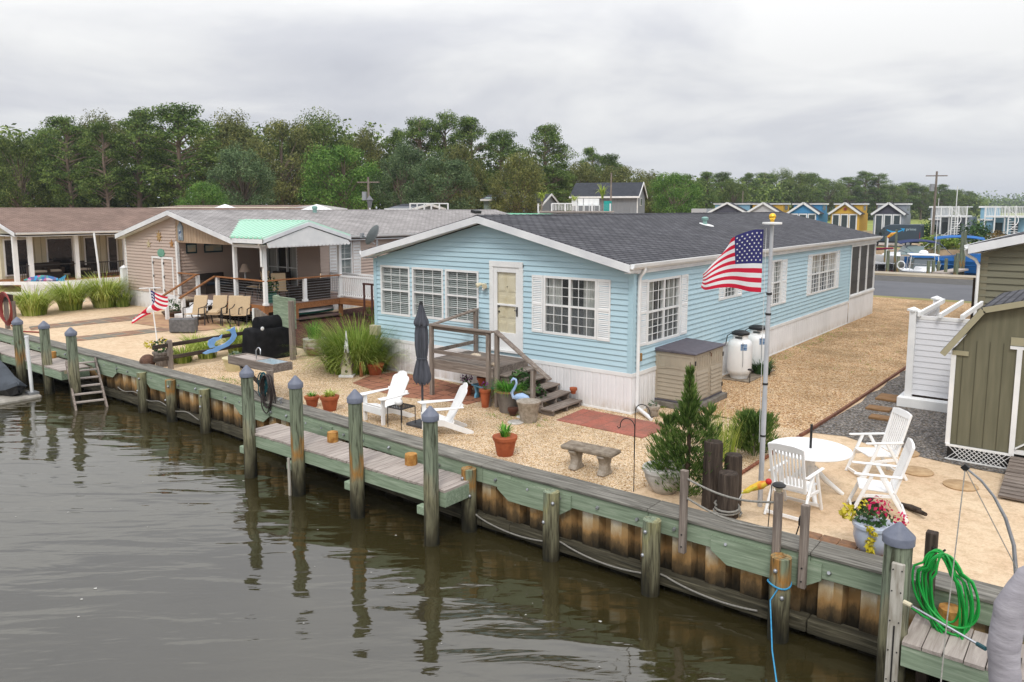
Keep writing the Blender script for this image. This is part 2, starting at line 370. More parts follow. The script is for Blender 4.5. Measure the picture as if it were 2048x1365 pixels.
def m_water():
    t = NT('canal_water'); v = t.coord(scale=(1,1,1), rot=(0,0,-YAW))
    def nz(sx, sy, det, rough, dist, w=0):
        tc = t.coord(rot=(0,0,-YAW+w)); mpn = t.new('Mapping'); mpn.inputs['Scale'].default_value = (sx,sy,1); t.link(tc, mpn.inputs[0]); return t.noise(mpn.outputs[0], 1, det, rough, dist)
    a = nz(.55, 2.3, 2.5, .45, .5); b = nz(.22, .55, 1.5, .5, .6, .25); c = nz(2.6, 9, 2, .5, .3, -.2)
    amp = t.ramp(nz(.12,.12,2,.5,0), [(.35,(.25,)*3+(1,)),(.65,(1,)*3+(1,))])
    h = t.math('ADD', t.math('ADD', t.math('MULTIPLY', a, .42), t.math('MULTIPLY', b, 1.0)), t.math('MULTIPLY', t.math('MULTIPLY', c, .05), amp))
    col = t.ramp(t.noise(v, .25, 3), [(.3,(.027,.022,.008,1)),(.7,(.036,.030,.012,1))])
    bs = t.pbr(col, .04, t.bump(h, .55, .13), 0, .5); bs.inputs['IOR'].default_value = 2.0; return t.mat
WATER = m_water()

# ------------------------------------------------------------------ ground, water, road
def sheet(name, poly, z, mat, z0=None, kind='structure'):
    m = MB()
    if z0 is None: m.add([(x,y,z) for x,y in poly], [tuple(range(len(poly)))])
    else: m.prism(poly, lambda u,v,w: (u,v,w), z0, z)
    o = m.build(name, mat); o['kind'] = kind; return o
m = MB()
for (x0,y0,x1,y1) in ((-900,-4.35,-28,82),(-28,-4.35,500,43.6),(-900,82,2500,5000),(-2500,82,-900,5000)): m.box((x0,y0,-3),(x1,y1,0)) if y0 > 0 else m.prism([(x0,-4.02),(-9,-4.02),(-1,-4.45),(max(x0,-1) if x0 > -1 else -1,-4.45)][:0] + ([(x0,-4.02),(x1,-4.02),(x1,y1),(x0,y1)] if x1 < -20 else [(x0,-4.02),(-9,-4.02),(-1,-4.45),(x1,-4.45),(x1,y1),(x0,y1)]), lambda u,v,w: (u,v,w), -3, 0)
struct(m.build('ground', SAND))
struct(MB().add([(-2600,-700,-1.1),(2600,-700,-1.1),(2600,82.5,-1.1),(-2600,82.5,-1.1)], [(0,1,2,3)]).build('water', WATER))
def wob(pts, k=.06):      # a hand-raked edge: midpoints shifted a little
    out = []
    for i, (x, y) in enumerate(pts):
        x2, y2 = pts[(i+1) % len(pts)]; L_ = math.hypot(x2-x, y2-y); n = max(1, int(L_/.5)) if L_ < 40 else 1
        for j in range(n): out.append((x+(x2-x)*j/n + (rnd(-k,k) if j else 0), y+(y2-y)*j/n + (rnd(-k,k) if j else 0)))
    return out
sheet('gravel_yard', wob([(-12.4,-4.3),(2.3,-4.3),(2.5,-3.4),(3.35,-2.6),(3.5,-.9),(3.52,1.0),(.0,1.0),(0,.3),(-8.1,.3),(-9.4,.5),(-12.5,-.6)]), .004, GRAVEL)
sheet('side_gravel_yard', wob([(0,1.0),(3.52,1.0),(3.6,3.2),(3.72,10.1),(3.9,27.8),(-14,27.8),(-14,21.4),(0,21.4)]), .004, GRAVEL2)
sheet('grey_gravel_yard', wob([(3.56,1.0),(4.2,1.15),(5.2,.75),(6.6,.5),(9,.4),(9,24),(3.98,24),(3.78,10.1),(3.66,3.2)]), .008, GREYG)
sheet('mulch_bed', wob([(-17.2,3.0),(-13.4,.6),(-9.5,.4),(-8.3,1.2),(-8.3,24),(-19,24),(-19,8)]), .008, MULCH)
sheet('road', [(-300,28.6),(300,28.6),(300,37.6),(-300,37.6)], .012, ROAD)
sheet('road_shoulder', [(-300,37.6),(300,37.6),(300,42.0),(-300,42.0)], .012, SHOULDER)
sheet('roadside_verge', [(-300,27.8),(300,27.8),(300,28.6),(-300,28.6)], .008, GRASSY)
sheet('far_road', [(-600,84.5),(700,84.5),(700,88.5),(-600,88.5)], .012, ROAD)
sheet('far_verge', [(-600,82.6),(700,82.6),(700,84.5),(-600,84.5)], .012, FIELD)
sheet('field', [(-700,99),(2300,99),(2300,4900),(-700,4900)], .012, FIELD)
# ------------------------------------------------------------------ bulkhead
SHEET = None
def m_sheet(nm, c5, c6):
    t = NT(nm); v = t.coord(); z = t.sep(v)[2]; n = t.noise(t.coord(scale=(3,3,1.2)), 2, 5, .65)
    zz = t.math('ADD', z, t.math('MULTIPLY', t.math('SUBTRACT', n, .5), .45))
    col = t.ramp(t.math('MULTIPLY_ADD', zz, .83, .087), [(.06,C('#1a1812')),(.34,C('#29241a')),(.47,C('#5f4d34')),(.57,C('#a07d50')),(.70,C(c5)),(.78,C(c6)),(.97,C('#b9b09c'))])
    t.pbr(col, .85, t.bump(t.noise(v, 40, 3), .4, .01), 0, .25); return t.mat
SHEET = m_sheet('sheet_piling', '#a3875e', '#b8a483'); SHEET2 = m_sheet('sheet_piling_rib', '#bcab8c', '#d2c9b6')
def fy(x): return -4.42 if x < -9 else (-4.85 if x > -1 else -4.42 - .43*(x+9)/8)
bh = thing('bulkhead', 'long timber bulkhead of green boards and rusty sheet piling along the canal', 'bulkhead', (0,-4.8,-1.1))
xs = [-32,-27.4,-21.5,-15.2,-12.0,-9,-6.2,-3.4,-.2,.42,3.0,5.35,8.1,14]
cap = MB(); wal = MB(); low = MB(); bolt = MB(); top2 = MB()
for a, b in zip(xs, xs[1:]):
    ya, yb = fy(a), fy(b)
    def seg(mb, y0, y1, z0, z1, a=a, b=b, ya=ya, yb=yb, e=.004):
        mb.add([(a+e,ya+y0,z0),(b-e,yb+y0,z0),(b-e,yb+y1,z0),(a+e,ya+y1,z0),(a+e,ya+y0,z1),(b-e,yb+y0,z1),(b-e,yb+y1,z1),(a+e,ya+y1,z1)],
               [(0,3,2,1),(4,5,6,7),(0,1,5,4),(1,2,6,5),(2,3,7,6),(3,0,4,7)])
    seg(cap, 0, .235, .055, .10); seg(cap, .24, .46, .055, .10)
    seg(wal, .03, .085, -.225, .052)
    seg(top2, .09, .44, -.05, .05)
    seg(low, -.02, .18, -1.0, -.81)
cap.build('cap', CAPW['x'], bh, bevel=.008); wal.build('waler', GREENW['x'], bh, bevel=.006); top2.build('backing_timber', GREYW['x'], bh); low.build('lower_waler', WETW, bh, bevel=.015)
for x in [-24.2,-21.5,-15.2,-12.0,-7.6,-5.2,.9,4.75]:      # splice boards with clipped ends
    w = .75; MB().prism([(x-w,-.02),(x+w,-.02),(x+w,-.24),(x+w-.24,-.40),(x-w+.24,-.40),(x-w,-.24)], lambda u,v,q: (u, fy(u)+q, v), .0, .028).build('splice_board', GREENW['x'], bh)
for i in range(44):
    x = -22 + i*.69 + rnd(-.1,.1); MB().tube([(x,fy(x)+.03,-.1+rnd(-.03,.03)),(x,fy(x)-.012,-.1)], [.028,.022], 8).build('bolt', ALU, bh)
sp_ = MB(); per = .52; x = -32.0; prof = []
while x < 14:
    prof += [(x,.12),(x+.16,.12),(x+.175,.115),(x+.19,.12),(x+.30,.12),(x+.34,.27),(x+.48,.27)]; x += per
vs = [];
for u, o in prof: y = fy(u)+o; vs += [(u,y,-2.2),(u,y,-.02)]
for i in range(len(prof)-1): sp_.add(vs[2*i:2*i+4], [(0,2,3,1)], 1 if i % 7 in (0,1,2) else 0)
sp_.build('sheet_piling', [SHEET, SHEET2], bh)
rp_ = []
for i in range(60):
    x = -.3 + i*.085; k = (x+.3) % 1.8/1.8; rp_.append((x, fy(x)-.05, -.79 - .14*math.sin(math.pi*k)**.7))
tag(MB().tube(rp_, .014, 6).build('rope', GREYROPE, smooth=60), 'old grey rope sagging along the lower beam of the bulkhead right of the dock', 'rope')
rp_ = [(-14.3+i*.12, fy(-14)-.05, -.62-.20*(i/36)-.05*math.sin(i*.55)) for i in range(37)]
tag(MB().tube(rp_, .013, 6).build('rope', GREYROPE, smooth=60), 'grey rope along the lower beam between the short pilings left of the dock', 'rope')

# ------------------------------------------------------------------ pilings
CAPG = M('piling_cap_plastic', '#6f7482', '#5f6472', sc=6, rough=.5, spec=.4)
def piling(x, y, top, r, mat, label, group, capped, lean=(0,0), crack=0):
    o = thing('piling', label, 'piling', (x,y,-1.1), group=group)
    m = MB(); pts = []; rs = []
    for i in range(9):
        k = i/8; z = -2.2 + (top+2.2)*k; pts.append((x+lean[0]*k+rnd(-.004,.004), y+lean[1]*k+rnd(-.004,.004), z)); rs.append(r*(1.05-.08*k)*(1+rnd(-.012,.012)))
    m.tube(pts, rs, 20); m.build('post', mat, o, smooth=50)
    cx, cy = x+lean[0], y+lean[1]
    if capped: MB().lathe([(r*1.13,-.01),(r*1.14,.075),(r*1.10,.085),(.02,.225),(.0001,.228)], (cx,cy,top-.06), 20).build('cap', CAPG, o, smooth=35)
    else:
        for k in range(2): a = rnd(-2.4,-.7); MB().ball((cx+math.cos(a)*r*1.02, cy+math.sin(a)*r*1.02, top-.15-.4*k*rnd(.5,1)), .03, 6, sc=(1,1,1)).build('bolt', ALU, o, smooth=60)
    return o
DP = [(-5.84,-5.70,1.12,PIL[0],'capped dock piling nearest the sink stand, at the far end of the main dock'),(-4.19,-5.72,1.13,PIL[1],'rust stained capped dock piling with a pale board nailed to its side'),
      (-2.42,-5.74,1.12,PIL[1],'orange stained capped dock piling in front of the left white adirondack chair'),(-.55,-5.74,1.11,PIL[0],'capped dock piling at the near end of the main dock, beside the right adirondack chair')]
for x,y,t_,mt,lb in DP:
    p = piling(x,y,t_,.128,mt,lb,'capped pilings along the main dock',True,(rnd(-.02,.02),0))
    m = MB(); m.box((x-.28,y-.07,-.62),(x-.10,y+.07,-.47)); m.build('cross_brace', GREENW['y'], p, bevel=.01)
    if x == -4.19: MB().box((x-.13,y-.155,-1.2),(x-.07,y-.125,-.34)).build('marker_board', OLDWHITE, p)
SP = [(-12.78,-4.50,PIL[2],'short green piling at the bulkhead, beside the rail fence'),(-11.25,-4.50,PIL[1],'short rust topped piling at the bulkhead, second right of the ladder'),(-9.58,-4.52,PIL[2],'short piling at the bulkhead just left of the sink stand'),
      (-.42,-4.93,PIL[1],'short piling with a bare cut top at the near corner of the main dock'),(1.36,-4.97,PIL[2],'short bulkhead piling in front of the stone bench'),(3.16,-5.0,PIL[2],'short bulkhead piling below the rope fence'),(5.05,-5.05,PIL[1],'short thick bulkhead piling with a blue rope tied round it')]
for x,y,mt,lb in SP: piling(x,y,.03 if x>0 else .02,.135,mt,lb,'short pilings against the bulkhead',False,crack=1)
BP = piling(6.5,-5.52,.86,.15,PIL[0],'big capped piling with a long white strip, beside the green hose','capped pilings of the near right dock',True,(-.01,0))
def track(): 
    m = MB(); m.box((6.47,-5.715,-2.1),(6.60,-5.665,.62)); m.build('track_board', OLDWHITE, BP, bevel=.006)
    m = MB(); m.box((6.53,-5.728,-1.0),(6.545,-5.716,-.1)); m.build('slot', DARKMET, BP)
    for z in (.55,.3,-.05,-.4,-.75):
        for x in (6.49,6.58): MB().tube([(x,-5.725,z),(x,-5.71,z)], .008, 6).build('screw', DARKMET, BP)
track()
LP = [(-18.62,-5.40,.98,'capped piling of the neighbouring dock, beside the white pole of the float',True),(-17.2,-5.18,.96,'capped middle piling of the neighbouring dock',True),(-15.05,-5.30,.98,'capped piling of the neighbouring dock, next to the wooden ladder',True),(-20.6,-5.5,.95,'capped piling at the left edge of the photo by the covered watercraft',True)]
for x,y,t_,lb,cp in LP: piling(x,y,t_,.14,PIL[0 if x>-18 else 1],lb,'capped pilings of the neighbouring dock',cp,(-.12,.02))

# ------------------------------------------------------------------ docks
def dock(label, x0, x1, y0, y1, z, pw=.14, skirt=.25):
    o = thing('dock', label, 'dock', ((x0+x1)/2,y0,-1.1)); m = MB(); x = x0; k = 0
    while x < x1-.02:
        w = min(pw, x1-x); e = rnd(-.012,.012); m.cb((x+w/2,(y0+y1)/2+e,z-.02+rnd(-.002,.002)), (w-.011,y1-y0,.04)); x += w
    m.build('deck_boards', DECKW['y'], o)
    f_ = MB(); f_.box((x0,y0+.01,z-.045-skirt),(x1,y0+.055,z-.044)); f_.box((x0,y1-.06,z-.045-skirt),(x1,y1-.015,z-.044)); f_.box((x0+.001,y0+.06,z-.046-skirt),(x0+.046,y1-.065,z-.046)); f_.box((x1-.046,y0+.06,z-.046-skirt),(x1-.001,y1-.065,z-.046))
    xx = x0+.5
    while xx < x1-.3: f_.box((xx,y0+.06,z-.24),(xx+.045,y1-.065,z-.046)); xx += .6
    f_.build('frame', GREENW['x'], o, bevel=.005); return o
dock('long grey plank dock with green frame below the white adirondack chairs', -6.05, -.33, -5.64, -4.88, -.16)
dock('grey plank dock with wide boards at the near right corner below the green hose', 6.62, 13, -5.72, -4.95, -.25, .2)
dock('sun bleached plank dock beside the wooden ladder and the covered watercraft', -30, -16.0, -5.3, -4.48, -.22, .15)
for i, (x, y, r, lb) in enumerate(((-4.0,-5.0,.11,'cut log end standing on the main dock, behind the second capped piling'),(-1.75,-5.02,.115,'cut log end standing on the main dock, left of the right adirondack chair'),(-18.3,-4.62,.12,'cut log end on the neighbouring dock between two capped pilings'),(6.98,-4.99,.13,'cut log end on the near right dock below the hanging green hose'))):
    z0 = (-.16,-.16,-.22,-.25)[i]
    tag(MB().lathe([(r,0),(r*1.02,.12),(r*.98,.2),(.0001,.205)], (x,y,z0), 9).build('log_end', M('log_end_wood_%d' % i, '#8a5b25', '#b98a4a', sc=9, rough=.85, bump=.3), smooth=30), lb, 'log end', 'cut log ends on the docks')
x,y = -4.35,-5.12
ld = thing('ladder', 'sloping grey wooden ladder with seven rungs going down into the canal', 'ladder', (-14.7,-5,-1.1))
P0 = [Vector((-15.95,-5.15,.02)), Vector((-15.75,-4.42,.02))]; P1 = [Vector((-13.95,-5.72,-1.55)), Vector((-13.65,-5.0,-1.55))]
for a, b in zip(P0, P1): MB().beam(a, b, .05, .16).build('rail', GREYW['x'], ld, bevel=.006)
for i in range(8):
    k = .04+i*.115; MB().beam(P0[0].lerp(P1[0],k), P0[1].lerp(P1[1],k), .13, .035).build('rung', DECKW['y'], ld)
MB().cb(P0[0].lerp(P1[1],.1)+Vector((.0,-.02,-.1)), (.02,.30,.10), (0,0,-10)).build('plate', M('beige_plate','#a49a80'), ld)

# ------------------------------------------------------------------ ropes, hose, mooring gear at the near right corner
tag(MB().tube([(5.07,-5.2,-.35),(5.0,-5.25,-.5),(5.3,-6.0,-.72),(6.35,-8.3,-.95),(7.0,-9.6,-1.0)], .009, 6).build('mooring_line', BLUEROPE, smooth=60), 'thin blue mooring line running from the short piling down to the water', 'rope')
tag(MB().tube([(5.04+.145*math.cos(a*.5), -5.05+.145*math.sin(a*.5), -.33+.02*math.sin(a)) for a in range(26)], .012, 6).build('rope_loop', BLUEROPE, smooth=60), 'blue rope wound round the thick short piling', 'rope')
ps = thing('timber_post', 'dark square post beside the big capped piling, carrying the green hose', 'post', (6.72,-4.95,0))
MB().box((6.67,-5.0,-1.2),(6.79,-4.88,.78)).build('post', DARKW['z'], ps, bevel=.008); MB().tube([(6.75,-5.0,.62),(6.86,-5.12,.63),(6.9,-5.14,.68)], .012, 6).build('hook', DARKMET, ps)
hs = MB(); 
for k in range(9):
    w = .16+.05*(k%4)+rnd(-.02,.02); h = .78+.045*((k*5)%7); pts = []
    for j in range(41):
        a = 2*math.pi*j/40; sx = math.sin(a); cz = math.cos(a)
        pts.append((6.86+.035*(k-4)*.3 + w*sx*(1.0 if cz<.5 else .72) + (.16*(1-cz)/2) , -5.13-.012*k+.02*math.sin(3*a+k) - .05*(1-cz)/2, .64 - h*(1-cz)/2 + .02*math.sin(a*2+k)))
    hs.tube(pts, .0135, 7, cap=False)
hs.tube([(6.6,-5.3,-.02),(6.75,-5.25,-.12),(6.95,-5.2,-.2),(7.15,-5.15,-.21)], .0135, 7)
tag(hs.build('garden_hose', HOSEG, smooth=60), 'bright green garden hose coiled and hung on the dark post', 'hose')
mp_ = thing('mooring_pole', 'shiny telescopic pole reaching from the big piling across the dock', 'pole', (6.66,-5.72,.3))
MB().tube([(6.62,-5.74,.22),(6.70,-5.76,.21)], .028, 8).build('bracket', M('pale_bracket','#c9c0a4'), mp_); MB().tube([(6.70,-5.76,.21),(7.42,-6.3,.26)], .013, 8).build('tube', CHROME, mp_, smooth=60); MB().tube([(7.38,-6.27,.257),(7.46,-6.33,.262)], .022, 8).build('tip', HOSEB, mp_)
wp = thing('mooring_whip', 'grey curved mooring whip with two lines leaning over the near right dock', 'mooring whip', (7.62,-5.5,-.25))
arc = [(7.63,-5.45,-.25),(7.61,-5.48,.4),(7.60,-5.5,.76),(7.56,-5.5,1.05),(7.47,-5.51,1.32),(7.36,-5.56,1.54),(7.24,-5.63,1.71),(7.10,-5.71,1.84)]
MB().tube(arc, [.026,.024,.022,.02,.018,.015,.013,.011], 8).build('pole', ALU, wp, smooth=60); MB().cb((7.1,-5.71,1.84),(.06,.05,.06),(0,40,0)).build('tip_clip', BLACK, wp); MB().box((7.55,-5.52,-.25),(7.71,-5.38,-.2)).build('foot', DARKMET, wp)
MB().tube([(7.1,-5.71,1.83),(7.2,-7.0,.75),(7.3,-8.0,-.1)], .006, 5).build('line', GREYROPE, wp); MB().tube([(7.1,-5.71,1.83),(7.72,-6.2,.95),(8.3,-6.9,.3)], .005, 5).build('line', GREYROPE, wp)
bt = thing('motor_boat', 'boat with its bimini top rolled in a grey cloth boot, near right corner', 'boat', (9.6,-7.6,-1.1))
CANVAS = M('grey_canvas', '#a29ea3', '#8d898e', sc=4, st=(1,1,3.5), rough=.95, bump=.6, bd=.03, det=6)
bp_ = [(8.9,-6.55,1.45),(8.45,-6.72,1.52),(8.05,-6.92,1.50),(7.80,-7.06,1.36),(7.68,-7.16,1.1),(7.66,-7.2,.75),(7.70,-7.2,.4),(7.82,-7.2,.05)]
fine = []
for i in range(len(bp_)-1):
    for k in range(5): fine.append(Vector(bp_[i]).lerp(Vector(bp_[i+1]), k/5))
MB().tube([p for p in fine], [.105+.004*math.sin(i*1.7)*math.cos(i*.6)+.018*min(1,i/12) for i in range(len(fine))], 22).build('bimini_boot', CANVAS, bt, smooth=60)
MB().tube([(8.05,-6.9,1.15),(7.9,-6.97,1.12),(7.72,-7.1,1.0)], .012, 6).build('frame_tube', CHROME, bt); MB().tube([(7.82,-7.2,.1),(8.5,-7.1,-.35)], .014, 6).build('frame_tube', CHROME, bt)
m = MB()
st_ = [(7.9,.9,-.3,-.6),(9,1.15,-.3,-1.3),(10.5,1.15,-.28,-1.35),(11.5,.8,-.22,-1.3),(12.2,.1,-.15,-.9)]
vs = []
for x,w,zt,zb in st_: vs += [(x,-7.6-w,zt),(x,-7.6-w*.6,zb),(x,-7.6,zb-.1),(x,-7.6+w*.6,zb),(x,-7.6+w,zt)]
m.add(vs, [(5*i+j,5*i+j+1,5*i+5+j+1,5*i+5+j) for i in range(4) for j in range(4)] + [(5*i,5*i+5,5*i+9,5*i+4) for i in range(4)] + [(0,1,2,3,4)]); m.build('hull', WHITE2, bt)
m = MB()
for k in range(70):
    x, y = rnd(-14,6.5), rnd(-13.5,-5.2); 
    if y > -5.6 and x < -.3: continue
    n = random.randint(5,8); r = rnd(.008,.032); m.add([(x+r*rnd(.5,1.3)*math.cos(6.283*i/n), y+r*rnd(.4,1.2)*math.sin(6.283*i/n), -1.096) for i in range(n)], [tuple(range(n))])
tag(m.build('foam', M('foam_flecks', (.40,.39,.36,1), rough=.9)), None, None, None, 'stuff')

# ------------------------------------------------------------------ covered watercraft on its float, left edge
js = thing('personal_watercraft', 'personal watercraft under a dark grey cover at the left edge of the canal', 'watercraft', (-17.9,-6.1,-1.0))
COVER = M('dark_cover', '#454b52', '#363b41', sc=3, rough=.75, bump=.3, bd=.02)
secs = [(-16.95,.05,-.66,-.62),(-17.2,.28,-.78,-.56),(-17.6,.46,-.84,-.46),(-18.2,.55,-.84,-.24),(-18.8,.55,-.84,-.10),(-19.3,.5,-.84,-.12),(-20.2,.45,-.84,-.3)]
vs = []
for x,w,zb,zt in secs: vs += [(x,-6.1-w,zb),(x,-6.1-w*.75,zb+.12),(x,-6.1-w*.25,zt),(x,-6.1+w*.25,zt),(x,-6.1+w*.75,zb+.12),(x,-6.1+w,zb)]
MB().add(vs, [(6*i+j,6*i+j+1,6*i+7+j,6*i+6+j) for i in range(6) for j in range(5)]+[(0,1,2,3,4,5)]).build('cover', COVER, js, smooth=60)
vs = []
for x,w,zb,zt in secs: vs += [(x,-6.1-w*.96,zb),(x,-6.1-w*.5,zb-.22),(x,-6.1+w*.5,zb-.22),(x,-6.1+w*.96,zb)]
MB().add(vs, [(4*i+j,4*i+j+1,4*i+5+j,4*i+4+j) for i in range(6) for j in range(3)]).build('hull', BLACK, js)
MB().cb((-17.75,-6.4,-.42),(.16,.012,.05),(40,10,15)).build('badge', WHITE, js)
fl_ = thing('float', 'pale floating drive-on platform with a white guide pole under the watercraft', 'float', (-17.2,-6.1,-1.1))
MB().box((-20.5,-6.75,-1.2),(-16.75,-5.55,-1.0)).build('platform', M('float_plastic','#a9a49a','#8b867c',sc=4,rough=.8), fl_, bevel=.05); MB().tube([(-17.05,-5.72,-1.0),(-17.15,-5.72,.72)], .05, 12).build('guide_pole', WHITE, fl_, smooth=50); MB().cyl((-17.15,-5.72,.7),.06,.05,12).build('pole_cap', WHITE, fl_); MB().box((-17.22,-5.85,-1.0),(-16.9,-5.58,-.93)).build('bracket', ALU, fl_)
# ------------------------------------------------------------------ wall building kit
def plane_front(y0): return lambda u, o, z: (u, y0-o, z)        # faces -y, u = x
def plane_right(x0): return lambda u, o, z: (x0+o, u, z)        # faces +x, u = y
def lap_siding(mb, pl, u0, u1, z0, top, holes=(), step=.125, d=.028, mi=0):
    """lapped boards; top(z) -> (ua, ub) limits at height z; holes = (u0,u1,z0,z1)"""
    ztop = top if isinstance(top, (int, float)) else top[0]
    lim = (lambda z: (u0, u1)) if isinstance(top, (int, float)) else top[1]
    zs = [z0]; 
    while zs[-1] < ztop-1e-6: zs.append(min(zs[-1]+step, ztop))
    for a, b in zip(zs, zs[1:]):
        cuts = sorted({a, b} | {h for H in holes for h in (H[2], H[3]) if a < h < b})
        for p, q in zip(cuts, cuts[1:]):
            op = d*(1-(p-a)/step); oq = d*(1-(q-a)/step)
            la, lb = lim(p), lim(q); hs = [(H[0], H[1]) for H in holes if H[2] <= p+1e-6 and H[3] >= q-1e-6]
            for s, e in sub(la[0], la[1], hs):
                s2 = lb[0] if s == la[0] else s; e2 = lb[1] if e == la[1] else e
                if e2 <= s2: e2 = s2 = (s2+e2)/2
                vs = [pl(s,op,p), pl(e,op,p), pl(e2,oq,q), pl(s2,oq,q)]; fs = [(0,1,2,3)]
                if p == a: vs += [pl(s,0,p), pl(e,0,p)]; fs.append((4,5,1,0))
                mb.add(vs, fs, mi)
def ribbed(mb, pl, u0, u1, z0, z1, per=.20, d=.012):
    n = max(1, round((u1-u0)/per)); per = (u1-u0)/n; pr = []
    for i in range(n):
        a = u0+i*per; pr += [(a,0),(a+per*.08,d),(a+per*.30,d),(a+per*.38,.3*d),(a+per*.46,d),(a+per*.84,d),(a+per*.92,0)]
    pr.append((u1,0)); vs = []
    for u, o in pr: vs += [pl(u,o,z0), pl(u,o,z1)]
    mb.add(vs, [(2*i,2*i+2,2*i+3,2*i+1) for i in range(len(pr)-1)])
def pbox(mb, pl, u0, u1, o0, o1, z0, z1, mi=0):
    P = [pl(u0,o0,z0),pl(u1,o0,z0),pl(u1,o1,z0),pl(u0,o1,z0),pl(u0,o0,z1),pl(u1,o0,z1),pl(u1,o1,z1),pl(u0,o1,z1)]
    mb.add(P, [(0,3,2,1),(4,5,6,7),(0,1,5,4),(1,2,6,5),(2,3,7,6),(3,0,4,7)], mi)
def window(parent, pl, u0, u1, z0, z1, cols=4, rows=(3,3), units=1, fill='blind', fw=.055, screen=True, frame=WHITE, label=None):
    fm = MB(); g = MB(); bl = MB(); sc_ = MB(); D = .07
    for a, b in ((u0,u0+fw),(u1-fw,u1)): pbox(fm, pl, a, b, -D, .035, z0, z1)
    pbox(fm, pl, u0+fw, u1-fw, -D, .034, z0, z0+fw); pbox(fm, pl, u0+fw, u1-fw, -D, .034, z1-fw, z1)
    iu0, iu1, iz0, iz1 = u0+fw, u1-fw, z0+fw, z1-fw; zm = (iz0+iz1)/2; uw = (iu1-iu0)/units
    for k in range(units):
        a, b = iu0+k*uw, iu0+(k+1)*uw
        if k: pbox(fm, pl, a-.03, a+.03, -D+.002, .03, iz0, iz1)
        pbox(fm, pl, a+.002, b-.002, -.03, .02, zm-.022, zm+.022)
        for i in range(1, cols): pbox(fm, pl, a+(b-a)*i/cols-.006, a+(b-a)*i/cols+.006, -.012, .008, iz0, iz1)
        for h, (q0, q1) in enumerate(((iz0, zm-.022),(zm+.022, iz1))):
            n = rows[h]
            for i in range(1, n): z = q0+(q1-q0)*i/n; pbox(fm, pl, a+.03 if k else a, b-.03 if k < units-1 else b, -.011, .007, z-.006, z+.006)
    g.add([pl(iu0,-.003,iz0),pl(iu1,-.003,iz0),pl(iu1,-.003,iz1),pl(iu0,-.003,iz1)], [(0,1,2,3)])
    w = fm.build('window', frame, parent, label=label); g.build('pane', GLASS, w, fix=False)
    if screen:
        sc_.add([pl(iu0,-.014,iz0),pl(iu1,-.014,iz0),pl(iu1,-.014,zm-.02),pl(iu0,-.014,zm-.02)], [(0,1,2,3)]); sc_.build('insect_screen', SCREENT, w, fix=False)
    b = MB(); e = .18
    if fill == 'blind':
        z = iz0+.02
        while z < iz1-.01: b.add([pl(iu0+.01,-.052,z),pl(iu1-.01,-.052,z),pl(iu1-.01,-.082,z+.030),pl(iu0+.01,-.082,z+.030)], [(0,1,2,3)]); z += .052
        b.build('blind', BLIND, w, fix=False)
    elif fill == 'curtain':
        for s, t_ in ((iu0, iu0+(iu1-iu0)*.28),(iu1-(iu1-iu0)*.28, iu1)):
            n = 14; vs = []
            for i in range(n+1): u = s+(t_-s)*i/n; o = -.10+.018*math.sin(i*1.9); vs += [pl(u,o,iz0), pl(u,o,iz1)]
            MB().add(vs, [(2*i,2*i+2,2*i+3,2*i+1) for i in range(n)]).build('curtain', CURTAIN, w, fix=False)
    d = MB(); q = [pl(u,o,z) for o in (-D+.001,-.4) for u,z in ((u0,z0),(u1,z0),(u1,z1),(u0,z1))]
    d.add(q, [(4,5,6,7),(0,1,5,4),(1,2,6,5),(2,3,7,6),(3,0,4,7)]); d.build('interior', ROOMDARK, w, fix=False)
    return w
t = NT('window_screen'); tr = t.new('BsdfTransparent'); df = t.new('BsdfDiffuse'); df.inputs[0].default_value = (.15,.16,.17,1); mx = t.new('MixShader'); mx.inputs[0].default_value = .5; t.link(tr.outputs[0], mx.inputs[1]); t.link(df.outputs[0], mx.inputs[2]); t.link(mx.outputs[0], t.out.inputs[0]); SCREENT = t.mat
def shutter(parent, pl, u0, u1, z0, z1, mat=None):
    m = MB(); fw = .035
    for a, b in ((u0,u0+fw),(u1-fw,u1)): pbox(m, pl, a, b, .0, .045, z0, z1)
    zm = z0+(z1-z0)*.5
    for a, b in ((z0,z0+.06),(zm-.03,zm+.03),(z1-.06,z1)): pbox(m, pl, u0+fw, u1-fw, 0, .043, a, b)
    for q0, q1 in ((z0+.06,zm-.03),(zm+.03,z1-.06)):
        n = int((q1-q0)/.042)
        for i in range(n):
            z = q0+(q1-q0)*i/n; m.add([pl(u0+fw,.040,z),pl(u1-fw,.040,z),pl(u1-fw,.016,z+.040),pl(u0+fw,.016,z+.040)], [(0,1,2,3)])
    return m.build('shutter', mat or WHITE, parent)
